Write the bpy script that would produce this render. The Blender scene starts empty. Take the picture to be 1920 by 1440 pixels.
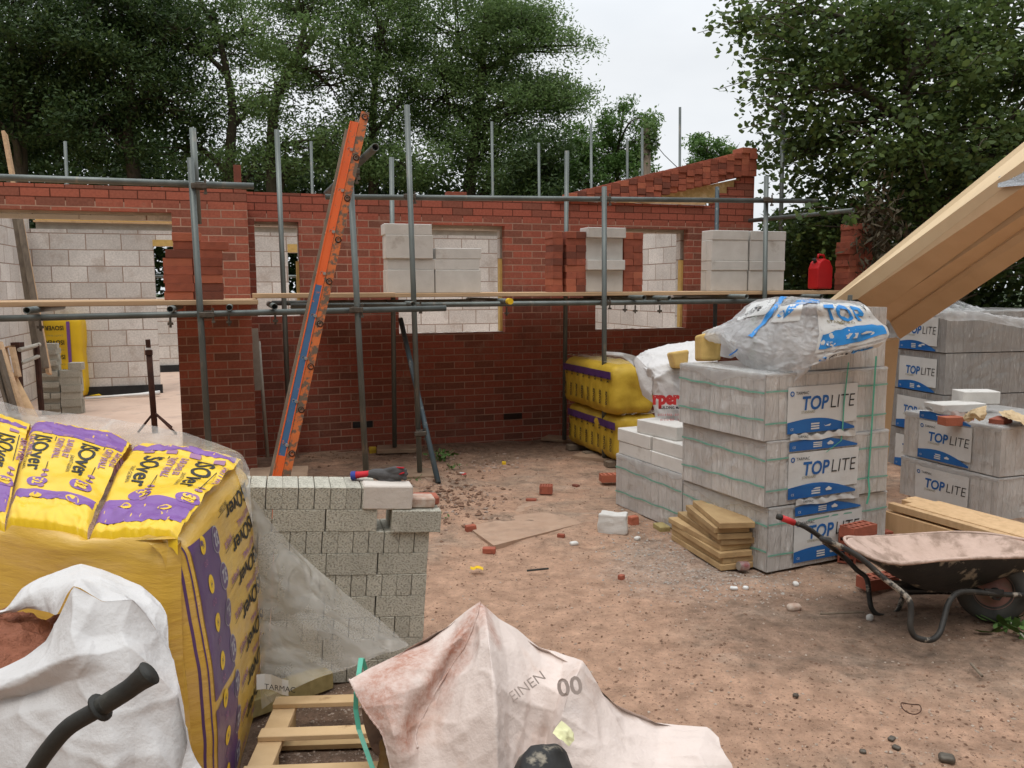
import bpy, math, random
import numpy as np
from mathutils import Matrix, Vector, noise as mnoise
random.seed(7); RNG = np.random.default_rng(11)
S = bpy.context.scene; COL = S.collection
R = math.radians
# ------------------------------------------------------------------ camera, sky, sun, exposure
FPX = 1560.0; PITCH = R(6.6); ROLL = R(-.25); EYE = np.array([0, 0, 1.70])
FW = np.array([0, math.cos(PITCH), -math.sin(PITCH)]); _up = np.array([0, math.sin(PITCH), math.cos(PITCH)]); _rt = np.array([1., 0, 0])
RT = math.cos(ROLL) * _rt + math.sin(ROLL) * _up; UP = -math.sin(ROLL) * _rt + math.cos(ROLL) * _up
cam = bpy.data.cameras.new('camera'); co = bpy.data.objects.new('camera', cam); COL.objects.link(co); S.camera = co
cam.sensor_width = 36; cam.lens = 36 * FPX / 1920; cam.clip_start = .05; cam.clip_end = 600
co.matrix_world = Matrix(((RT[0], UP[0], -FW[0], EYE[0]), (RT[1], UP[1], -FW[1], EYE[1]), (RT[2], UP[2], -FW[2], EYE[2]), (0, 0, 0, 1)))
SUN_EL, SUN_AZ = 66, 200          # overcast: a high, very soft sun behind the left shoulder
W = bpy.data.worlds.new('World'); S.world = W; W.use_nodes = True; nt = W.node_tree; nt.nodes.clear()
wo = nt.nodes.new('ShaderNodeOutputWorld'); bg = nt.nodes.new('ShaderNodeBackground'); sky = nt.nodes.new('ShaderNodeTexSky')
sky.sky_type = 'NISHITA'; sky.sun_disc = False; sky.sun_elevation = R(SUN_EL); sky.sun_rotation = R(SUN_AZ)
tc = nt.nodes.new('ShaderNodeTexCoord'); mp = nt.nodes.new('ShaderNodeMapping'); mp.inputs['Scale'].default_value = (1, 1, 2.6)
nz = nt.nodes.new('ShaderNodeTexNoise'); nz.inputs['Scale'].default_value = 1.6; nz.inputs['Detail'].default_value = 5; nz.inputs['Roughness'].default_value = .5
cr = nt.nodes.new('ShaderNodeValToRGB'); cr.color_ramp.elements[0].position = .3; cr.color_ramp.elements[0].color = (5.6, 6.0, 6.4, 1)
cr.color_ramp.elements[1].position = .72; cr.color_ramp.elements[1].color = (8.3, 8.4, 8.5, 1)
mx = nt.nodes.new('ShaderNodeMixRGB'); mx.inputs[0].default_value = .93
nt.links.new(tc.outputs['Generated'], mp.inputs[0]); nt.links.new(mp.outputs[0], nz.inputs[0]); nt.links.new(nz.outputs[0], cr.inputs[0])
nt.links.new(sky.outputs[0], mx.inputs[1]); nt.links.new(cr.outputs[0], mx.inputs[2]); sxz = nt.nodes.new('ShaderNodeSeparateXYZ'); nt.links.new(tc.outputs['Generated'], sxz.inputs[0])
zr = nt.nodes.new('ShaderNodeMapRange'); zr.inputs[1].default_value = .25; zr.inputs[2].default_value = 1.; zr.inputs[3].default_value = 1.; zr.inputs[4].default_value = 2.5; nt.links.new(sxz.outputs[2], zr.inputs[0])
ml = nt.nodes.new('ShaderNodeMixRGB'); ml.blend_type = 'MULTIPLY'; ml.inputs[0].default_value = 1; nt.links.new(mx.outputs[0], ml.inputs[1]); nt.links.new(zr.outputs[0], ml.inputs[2]); # low sky behind the camera darkened green, added to shade the facade
def _mr(src, a, b, c, d):
    q = nt.nodes.new('ShaderNodeMapRange'); q.interpolation_type = 'SMOOTHSTEP'; nt.links.new(src, q.inputs[0])
    for i, v in enumerate((a, b, c, d)): q.inputs[i + 1].default_value = v
    return q.outputs[0]
zl = _mr(sxz.outputs[2], .45, .80, 1., 0.); bk_ = _mr(sxz.outputs[1], .40, -.05, 0., .88); mm = nt.nodes.new('ShaderNodeMath'); mm.operation = 'MULTIPLY'; nt.links.new(zl, mm.inputs[0]); nt.links.new(bk_, mm.inputs[1])
dk = nt.nodes.new('ShaderNodeMixRGB'); dk.inputs[2].default_value = (.25, .30, .20, 1); nt.links.new(mm.outputs[0], dk.inputs[0]); nt.links.new(ml.outputs[0], dk.inputs[1]); nt.links.new(dk.outputs[0], bg.inputs[0])
bg.inputs[1].default_value = .1; nt.links.new(bg.outputs[0], wo.inputs[0])
sl = bpy.data.lights.new('sun', 'SUN'); sl.energy = .8; sl.angle = R(22); sl.color = (1, .95, .88); so = bpy.data.objects.new('sun', sl); COL.objects.link(so)
so.rotation_euler = (R(90 - SUN_EL), 0, R(-(SUN_AZ - 180)))
S.view_settings.view_transform = 'Standard'; S.view_settings.look = 'None'; S.view_settings.exposure = .28; S.view_settings.gamma = 1
S.render.engine = 'CYCLES'; S.cycles.max_bounces = 6; S.cycles.diffuse_bounces = 3; S.cycles.transparent_max_bounces = 12; S.cycles.use_denoising = True
try: S.cycles.denoiser = 'OPENIMAGEDENOISE'
except Exception: pass

# ------------------------------------------------------------------ placing things: rays through the photo's camera meet real planes
def ray(x, y): return FW + RT * (x - 960) / FPX - UP * (y - 720) / FPX
def D(x, y, dep): return EYE + ray(x, y) * dep
def G(x, y, z=0.):
    d = ray(x, y); return EYE + d * (z - EYE[2]) / d[2]
def PL(x, y, P, n):
    d = ray(x, y); return EYE + d * ((P - EYE) @ n) / (d @ n)
class Frame:
    def __init__(s, O, yaw, tilt=0.):
        s.O = np.array(O, float); s.yaw = yaw; a = R(yaw)
        s.X = np.array([math.cos(a), math.sin(a), 0]); s.Y = np.array([-math.sin(a), math.cos(a), 0]); s.Z = np.array([0, 0, 1.])
        if tilt:
            t = R(tilt); X, Z = s.X, s.Z; s.X = X * math.cos(t) - Z * math.sin(t); s.Z = X * math.sin(t) + Z * math.cos(t)
    def __call__(s, x, y, z): return s.O + s.X * x + s.Y * y + s.Z * z
    def loc(s, P): P = np.array(P) - s.O; return P @ s.X, P @ s.Y, P @ s.Z
    def M(s): return np.array([s.X, s.Y, s.Z]).T
    def px(s, x, y, n): return PL(x, y, s(0, n, 0), s.Y)
    def pxl(s, x, y, n): return s.loc(s.px(x, y, n))
WORLD = Frame((0, 0, 0), 0)
HF = Frame((-2.3737, 7.6117, 0), 18.1)               # house frame: x along the wall, y into the house

# ------------------------------------------------------------------ materials
MATS = {}
def newmat(name):
    m = bpy.data.materials.new(name); m.use_nodes = True; t = m.node_tree; t.nodes.clear()
    o = t.nodes.new('ShaderNodeOutputMaterial'); b = t.nodes.new('ShaderNodeBsdfPrincipled'); t.links.new(b.outputs[0], o.inputs[0])
    MATS[name] = m; return m, t, b, o
class N:
    def __init__(s, t): s.t = t
    def __call__(s, typ, ins=None, **kw):
        n = s.t.nodes.new('ShaderNode' + typ)
        for k, v in kw.items(): setattr(n, k, v)
        for k, v in (ins or {}).items():
            if hasattr(v, 'is_output') or isinstance(v, bpy.types.NodeSocket): s.t.links.new(v, n.inputs[k])
            else: n.inputs[k].default_value = v
        return n
    def noise(s, vec, scale, detail=4, rough=.55, dist=0): return s('TexNoise', {'Vector': vec, 'Scale': scale, 'Detail': detail, 'Roughness': rough, 'Distortion': dist}).outputs[0]
    def ramp(s, fac, *els):
        n = s('ValToRGB', {0: fac}); e = n.color_ramp.elements
        while len(e) < len(els): e.new(.5)
        for q, (p, c) in zip(e, els): q.position = p; q.color = (c, c, c, 1) if not hasattr(c, '__len__') else (*c, 1)
        return n.outputs[0]
    def mix(s, f, a, b, typ='MIX'):
        n = s('MixRGB', {0: f}, blend_type=typ)
        for i, c in ((1, a), (2, b)):
            if isinstance(c, bpy.types.NodeSocket): s.t.links.new(c, n.inputs[i])
            else: n.inputs[i].default_value = (*c, 1) if hasattr(c, '__len__') else (c, c, c, 1)
        return n.outputs[0]
    def math(s, op, a, b=0.):
        n = s('Math', operation=op)
        for i, c in ((0, a), (1, b)):
            if isinstance(c, bpy.types.NodeSocket): s.t.links.new(c, n.inputs[i])
            else: n.inputs[i].default_value = c
        return n.outputs[0]
    def bump(s, h, strength=.3, dist=.01, normal=None):
        n = s('Bump', {'Height': h, 'Strength': strength, 'Distance': dist})
        if normal: s.t.links.new(normal, n.inputs['Normal'])
        return n.outputs[0]
def plain(name, c1, c2=None, scale=8, rough=.8, bump=.2, bscale=60, metal=0, c3=None, s3=2.5, t3=(.55, .7), objrand=0., stretch=None, coat=0, spec=.3, bdist=.006):
    """colour c1..c2 by noise, optional large patches of c3, per-object variation"""
    m, t, b, o = newmat(name); n = N(t)
    v = n('TexCoord').outputs['Object']
    ri = n('ObjectInfo').outputs['Random']
    v = n('VectorMath', {0: v, 1: n('CombineXYZ', {0: n.math('MULTIPLY', ri, 37.), 1: n.math('MULTIPLY', ri, 11.)}).outputs[0]}, operation='ADD').outputs[0]
    if stretch: v = n('Mapping', {0: v, 'Scale': stretch}).outputs[0]
    c2 = c2 or tuple(x * .75 for x in c1)
    c = n.mix(n.ramp(n.noise(v, scale), (.3, 0.), (.7, 1.)), c1, c2)
    if c3: c = n.mix(n.ramp(n.noise(v, s3, 5, .65), (t3[0], 0.), (t3[1], 1.)), c, c3)
    if objrand:
        k = n('MapRange', {0: ri, 3: 1 - objrand, 4: 1 + objrand * .6}).outputs[0]; c = n.mix(1., c, k, 'MULTIPLY')
    t.links.new(c, b.inputs['Base Color']); b.inputs['Roughness'].default_value = rough; b.inputs['Metallic'].default_value = metal
    b.inputs['Specular IOR Level'].default_value = spec; b.inputs['Coat Weight'].default_value = coat; b.inputs['Coat Roughness'].default_value = .25
    if bump: t.links.new(n.bump(n.noise(v, bscale, 5, .6), bump, bdist), b.inputs['Normal'])
    return m
def masonry(name, bw, bh, mort, ca, cb, cm, bias=0., msize=.005, rough=.9, bscale=70, drytop=None, grime=None, dust=None):
    m, t, b, o = newmat(name); n = N(t); v0 = n('TexCoord').outputs['Object']; sx = n('SeparateXYZ', {0: v0}).outputs
    wob = n.noise(v0, 6, 2); wob = n.math('MULTIPLY', n.math('SUBTRACT', wob, .5), .006)
    v = n('CombineXYZ', {0: n.math('ADD', n.math('ADD', sx[0], sx[1]), wob), 1: n.math('ADD', sx[2], wob)}).outputs[0]
    bt = n('TexBrick', {'Vector': v, 'Scale': 1., 'Mortar Size': msize, 'Mortar Smooth': .25, 'Bias': bias, 'Brick Width': bw, 'Row Height': bh, 'Color1': (0, 0, 0, 1), 'Color2': (1, 1, 1, 1), 'Mortar': (.5, .5, .5, 1)})
    # a second, smoother patch noise changes some bricks
    fine = n.noise(v0, 45, 5, .65)
    c = n.mix(n.ramp(bt.outputs[0], (.15, 0.), (.85, 1.)), ca, cb)
    c = n.mix(.55, c, n.ramp(fine, (.25, .55), (.75, 1.35)), 'MULTIPLY')
    c = n.mix(.5, c, n.ramp(n.noise(v0, 1.6, 4), (.3, .7), (.7, 1.25)), 'MULTIPLY')
    mc = n.mix(n.ramp(n.noise(v0, 3.2, 4), (.35, 0.), (.65, 1.)), cm, tuple(x * .72 for x in cm))
    c = n.mix(bt.outputs[1], c, mc)
    if grime: c = n.mix(n.ramp(n.noise(v0, 2.2, 6, .7), (.54, 0.), (.74, .75)), c, grime)
    if dust: c = n.mix(n.ramp(n.noise(v0, 3.4, 7, .75), (.55, 0.), (.72, .45)), c, dust); c = n.mix(n.ramp(n.noise(n('Mapping', {0: v0, 'Scale': (1, 1, .3)}).outputs[0], 5, 5, .7), (.56, 0.), (.7, .35)), c, (.10, .05, .04))
    if drytop is not None:   # the newest courses have thin recessed joints
        dt = n.ramp(n.math('SUBTRACT', sx[2], drytop), (0., 0.), (.004, 1.)); dk = n.mix(bt.outputs[1], (1, 1, 1), (.45, .4, .38))
        c2 = n.mix(n.ramp(bt.outputs[0], (.15, 0.), (.85, 1.)), tuple(x * 1.06 for x in ca), cb); c2 = n.mix(.6, c2, n.ramp(fine, (.25, .6), (.75, 1.3)), 'MULTIPLY')
        c = n.mix(dt, c, n.mix(1., c2, dk, 'MULTIPLY'))
    t.links.new(c, b.inputs['Base Color']); b.inputs['Roughness'].default_value = rough; b.inputs['Specular IOR Level'].default_value = .2
    h = n.math('SUBTRACT', n.math('MULTIPLY', n.noise(v0, bscale, 6, .7), .5), n.math('MULTIPLY', bt.outputs[1], .6))
    t.links.new(n.bump(h, .7, .006), b.inputs['Normal']); return m
masonry('brickwork', .225, .075, .006, (.40, .125, .082), (.19, .09, .066), (.52, .33, .25), -.25, .0055, drytop=2.445, dust=(.44, .27, .20))
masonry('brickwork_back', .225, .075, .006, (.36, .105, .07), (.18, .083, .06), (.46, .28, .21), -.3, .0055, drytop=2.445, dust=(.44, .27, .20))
masonry('blockwork', .45, .225, .01, (.74, .70, .655), (.60, .56, .52), (.38, .27, .21), 0, .007, bscale=40, grime=(.36, .27, .21))
plain('loose_brick', (.41, .12, .072), (.29, .09, .056), 14, .9, .5, 60, objrand=.34, c3=(.14, .06, .045), s3=5, t3=(.6, .75))
plain('aac', (.67, .645, .605), (.59, .565, .525), 9, .95, .35, 90, objrand=.08, c3=(.38, .33, .28), s3=4, t3=(.62, .8))
plain('concrete_brick', (.54, .51, .425), (.45, .425, .35), 14, .97, 0, objrand=.1)
m = MATS['concrete_brick']; n = N(m.node_tree); v = n('TexCoord').outputs['Object']; b = m.node_tree.nodes['Principled BSDF']
vo = n('TexVoronoi', {'Vector': v, 'Scale': 230.}); pit = n.ramp(n.noise(v, 130, 3, .6), (.36, 0.), (.5, 1.))
b0 = b.inputs['Base Color'].links[0].from_socket; m.node_tree.links.new(n.mix(pit, n.mix(.5, b0, (.12, .11, .085)), b0), b.inputs['Base Color'])
m.node_tree.links.new(n.bump(n.math('ADD', pit, n.math('MULTIPLY', vo.outputs[0], .7)), .75, .004), b.inputs['Normal'])
plain('galvanised', (.19, .21, .20), (.12, .135, .125), 7, .5, .15, 120, metal=.45, c3=(.27, .24, .2), s3=9, t3=(.6, .7), objrand=.2, stretch=(1, 1, .35), spec=.4)
plain('blue_paint', (.075, .115, .14), (.11, .13, .135), 12, .55, .15, 90, metal=.2, c3=(.3, .3, .28), s3=14, t3=(.6, .68))
plain('rusty_steel', (.085, .035, .022), (.045, .022, .016), 14, .85, .3, 90, metal=.2)
plain('coupler_steel', (.16, .14, .115), (.09, .075, .06), 30, .6, .3, 90, metal=.6)
plain('scaffold_board', (.62, .42, .25), (.47, .31, .18), 5, .85, .3, 40, stretch=(.3, 4, 6), c3=(.34, .27, .2), s3=3, t3=(.6, .75), objrand=.12)
plain('pale_timber', (.70, .47, .26), (.60, .385, .20), 4, .7, .12, 30, stretch=(5, 5, 1), c3=(.52, .33, .17), s3=2, t3=(.55, .7), objrand=.08)
plain('treated_timber', (.52, .36, .18), (.36, .23, .11), 7, .8, .25, 40, c3=(.22, .15, .08), s3=4, t3=(.6, .75), objrand=.22)
plain('green_timber', (.38, .30, .13), (.28, .22, .09), 6, .75, .2, 40, stretch=(6, .6, 6))
plain('grey_plank', (.23, .18, .13), (.13, .10, .075), 6, .9, .3, 40, stretch=(4, 4, .5), objrand=.2)
plain('yellow_insulation', (.66, .45, .16), (.54, .36, .12), 18, .95, .4, 50)
plain('osb_yellow', (.66, .48, .22), (.53, .36, .14), 30, .8, .3, 70, c3=(.74, .57, .31), s3=14, t3=(.5, .6))
plain('lintel_grey', (.42, .39, .33), (.32, .29, .24), 9, .9, .3, 60)
plain('white_plastic', (.78, .78, .76), (.66, .65, .62), 6, .45, .1, 30)
plain('black_membrane', (.014, .016, .018), (.03, .03, .032), 9, .5, .4, 30)
plain('black_rubber', (.022, .022, .020), (.045, .043, .036), 10, .65, .25, 90, c3=(.075, .07, .055), s3=9, t3=(.58, .72))
plain('sand', (.34, .13, .075), (.25, .095, .055), 14, .98, 1., 60, bdist=.02)
plain('dirt_ply', (.43, .295, .21), (.37, .24, .165), 9, .97, .6, 60, c3=(.33, .22, .155), s3=6, t3=(.5, .65))
plain('rubble', (.50, .42, .35), (.36, .22, .16), 30, .95, .4, 60, objrand=.3)
plain('bark', (.10, .085, .06), (.05, .042, .03), 12, .95, .6, 30, stretch=(3, 3, .6), c3=(.07, .085, .035), s3=3)
plain('orange_paint', (.72, .13, .025), (.62, .10, .02), 6, .5, .15, 60, c3=(.22, .12, .06), s3=26, t3=(.6, .66), stretch=(1, 1, .5))
plain('worn_orange', (.58, .15, .04), (.48, .12, .03), 8, .6, .2, 60, c3=(.13, .09, .06), s3=22, t3=(.46, .56))
plain('blue_worn', (.04, .11, .22), (.06, .13, .24), 9, .6, .15, 60, c3=(.5, .12, .04), s3=24, t3=(.62, .67))
plain('aluminium', (.50, .47, .43), (.36, .33, .30), 20, .45, .2, 90, metal=.6)
plain('red_plastic', (.55, .018, .02), (.46, .015, .018), 5, .4, .05, 30)
plain('barrow_tray', (.62, .46, .38), (.50, .36, .29), 12, .85, .5, 40, c3=(.30, .21, .16), s3=6, t3=(.50, .66), bdist=.008)
plain('barrow_black', (.018, .018, .019), (.035, .033, .03), 10, .6, .4, 60, c3=(.27, .235, .18), s3=7, t3=(.56, .62), bdist=.004)
plain('barrow_tube', (.020, .019, .018), (.045, .04, .034), 12, .55, .3, 60, c3=(.36, .31, .25), s3=8, t3=(.56, .62))
plain('barrow_rim', (.33, .16, .13), (.22, .12, .095), 10, .8, .2, 60, c3=(.2, .15, .11), s3=6, t3=(.55, .7))
plain('tyre', (.055, .055, .052), (.09, .085, .075), 8, .9, .3, 60)
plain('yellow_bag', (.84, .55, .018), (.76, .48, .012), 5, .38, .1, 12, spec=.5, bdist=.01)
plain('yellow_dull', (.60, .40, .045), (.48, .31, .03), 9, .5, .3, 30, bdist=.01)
plain('yellow_film', (.70, .44, .07), (.62, .37, .055), 2.2, .3, .35, 5, spec=.5, coat=.4, stretch=(1, 1, 5), c3=(.70, .45, .17), s3=1.6, t3=(.5, .8), bdist=.02)
plain('purple', (.21, .08, .33), (.17, .06, .27), 6, .4, .1, 12, spec=.5)
plain('purple_dark', (.075, .030, .13), (.10, .045, .16), 4, .35, .1, 12, spec=.5, coat=.3)
plain('lilac_ink', (.36, .17, .30), None, 6, .5, 0)
plain('black_ink', (.018, .018, .02), None, 6, .5, 0)
plain('grey_ink', (.30, .26, .14), None, 6, .5, 0)
plain('blue_ink', (.012, .10, .33), (.02, .14, .40), 5, .45, .1, 30)
plain('bright_blue_ink', (.03, .23, .62), (.05, .30, .68), 5, .4, .1, 30)
plain('red_ink', (.55, .035, .035), None, 6, .5, 0)
plain('pale_ink', (.45, .43, .45), None, 6, .6, 0)
plain('label_white', (.66, .66, .64), (.60, .60, .58), 7, .35, .3, 18, spec=.5, bdist=.01)
plain('green_strap', (.08, .36, .25), (.10, .42, .30), 6, .4, .1, 30)
plain('green_strap_faded', (.13, .38, .28), (.25, .42, .34), 24, .5, .2, 40)
plain('glove_grey', (.095, .09, .088), (.07, .066, .066), 40, .9, .4, 200)
plain('glove_red', (.55, .03, .04), (.42, .02, .03), 30, .9, .4, 200)
plain('glove_blue', (.05, .07, .30), None, 30, .9, .4, 200)
plain('white_bag', (.62, .60, .585), (.55, .53, .515), 3, .75, .5, 22, c3=(.66, .57, .52), s3=1.7, t3=(.62, .85), bdist=.014)
plain('dirty_bag', (.70, .60, .545), (.64, .53, .47), 2.5, .8, .55, 22, c3=(.54, .36, .27), s3=2.4, t3=(.58, .8), bdist=.014)
plain('paper', (.60, .45, .27), (.52, .38, .22), 9, .8, .3, 30)
plain('yellow_paper', (.72, .70, .42), (.62, .60, .33), 9, .8, .3, 30)
plain('can_metal', (.6, .58, .56), (.45, .1, .1), 20, .35, .1, 60, metal=.6)
plain('galv_plate', (.52, .54, .56), (.42, .44, .46), 60, .4, .5, 120, metal=.4)
plain('weed', (.10, .18, .04), (.06, .12, .03), 12, .7, 0)
_m = MATS['loose_brick']; _n = N(_m.node_tree); _b = _m.node_tree.nodes['Principled BSDF']; _r = _n('ObjectInfo').outputs['Random']; _c = _b.inputs['Base Color'].links[0].from_socket
_c = _n.mix(_n.ramp(_r, (.78, 0.), (.82, .5)), _c, (.46, .155, .085)); _c = _n.mix(_n.ramp(_r, (.12, .45), (.16, 0.)), _c, (.14, .062, .048)); _m.node_tree.links.new(_c, _b.inputs['Base Color'])
def film_pack(nm='wrapped_blocks', dk=1.):
    """blocks on edge in a strapped pack seen through clinging clear film"""
    m, t, b, o = newmat(nm); n = N(t); v = n('TexCoord').outputs['Object']; s = n('SeparateXYZ', {0: v}).outputs
    vv = n('CombineXYZ', {0: n.math('ADD', s[0], s[1]), 1: s[2]}).outputs[0]
    bt = n('TexBrick', {'Vector': vv, 'Scale': 1., 'Mortar Size': .0016, 'Mortar Smooth': .6, 'Brick Width': .1, 'Row Height': 1., 'Color1': (0, 0, 0, 1), 'Color2': (1, 1, 1, 1)}, offset=0.)
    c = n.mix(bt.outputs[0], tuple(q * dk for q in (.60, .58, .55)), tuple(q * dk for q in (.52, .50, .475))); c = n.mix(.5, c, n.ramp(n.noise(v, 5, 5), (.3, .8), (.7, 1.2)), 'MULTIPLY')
    c = n.mix(n.math('MULTIPLY', bt.outputs[1], .6), c, (.20, .18, .16))
    st = n('Mapping', {0: v, 'Scale': (7, 7, 1.3)}).outputs[0]
    cling = n.ramp(n.noise(st, 5, 6, .7, .6), (.56, 0.), (.70, 1.)); c = n.mix(n.math('MULTIPLY', cling, .26), c, (.30, .285, .265))
    hi = n.ramp(n.noise(n('Mapping', {0: v, 'Rotation': (.5, .6, .3), 'Scale': (9, 9, 1.5)}).outputs[0], 6, 4, .6), (.60, 0.), (.70, 1.)); c = n.mix(n.math('MULTIPLY', hi, .5), c, (.76, .76, .75))  # hi: pale film highlights painted into the base colour
    t.links.new(c, b.inputs['Base Color']); b.inputs['Roughness'].default_value = .42; b.inputs['Specular IOR Level'].default_value = .5; b.inputs['Coat Weight'].default_value = .7; b.inputs['Coat Roughness'].default_value = .16
    t.links.new(n.bump(n.math('ADD', n.noise(st, 4, 6, .65, .8), n.math('MULTIPLY', bt.outputs[1], -.2)), .8, .03, n.bump(n.noise(n('Mapping', {0: v, 'Rotation': (.5, .6, .3), 'Scale': (9, 9, 1.5)}).outputs[0], 6, 4, .6), .6, .02)), b.inputs['Normal'])
film_pack(); film_pack('wrapped_shaded', .58)  # second is a darker copy: tree shade over the tall stack put into its colour
def clear_film(name, alpha, tint, crease=8):
    m, t, b, o = newmat(name); n = N(t); v = n('TexCoord').outputs['Object']
    nn = n.noise(v, crease, 5, .6, 1.2)
    bp = n.bump(nn, .8, .03)
    b.inputs['Base Color'].default_value = (*tint, 1); b.inputs['Roughness'].default_value = .14; t.links.new(bp, b.inputs['Normal'])
    tr = n('BsdfTransparent'); tl = n('BsdfTranslucent', {'Color': (*tint, 1)}); ms = n('MixShader', {0: .45}); t.links.new(b.outputs[0], ms.inputs[1]); t.links.new(tl.outputs[0], ms.inputs[2])
    a = n.ramp(n.noise(v, 2.6, 2.5, .5, 2.), (.35, alpha - .1), (.58, alpha), (.72, min(1, alpha + .3)))
    m2 = n('MixShader'); t.links.new(a, m2.inputs[0]); t.links.new(tr.outputs[0], m2.inputs[1]); t.links.new(ms.outputs[0], m2.inputs[2]); t.links.new(m2.outputs[0], o.inputs[0])
clear_film('polythene', .36, (.84, .82, .77)); clear_film('wrap_film', .72, (.82, .82, .82), 12); clear_film('cling_film', .45, (.8, .8, .79), 14)
def leafmat(name, ca, cb, cc, transl=.3):
    m, t, b, o = newmat(name); n = N(t); v = n('TexCoord').outputs['Object']; g = n('NewGeometry')
    c = n.mix(n.ramp(n.noise(v, .55, 3), (.35, 0.), (.65, 1.)), ca, cb); c = n.mix(n.ramp(g.outputs['Random Per Island'], (.75, 0.), (1., 1.)), c, cc)
    t.links.new(c, b.inputs['Base Color']); b.inputs['Roughness'].default_value = .55; b.inputs['Specular IOR Level'].default_value = .25
    tl = n('BsdfTranslucent', {'Color': c}); ms = n('MixShader', {0: transl}); t.links.new(b.outputs[0], ms.inputs[1]); t.links.new(tl.outputs[0], ms.inputs[2]); t.links.new(ms.outputs[0], o.inputs[0])
leafmat('leaf_dark', (.040, .075, .024), (.06, .10, .03), (.10, .15, .045), .35)
leafmat('leaf_mid', (.13, .21, .07), (.165, .25, .085), (.25, .34, .13), .5)
leafmat('leaf_bright', (.13, .23, .06), (.10, .19, .05), (.18, .28, .08), .45)
leafmat('leaf_near', (.066, .11, .032), (.092, .138, .04), (.18, .26, .07), .4)

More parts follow.
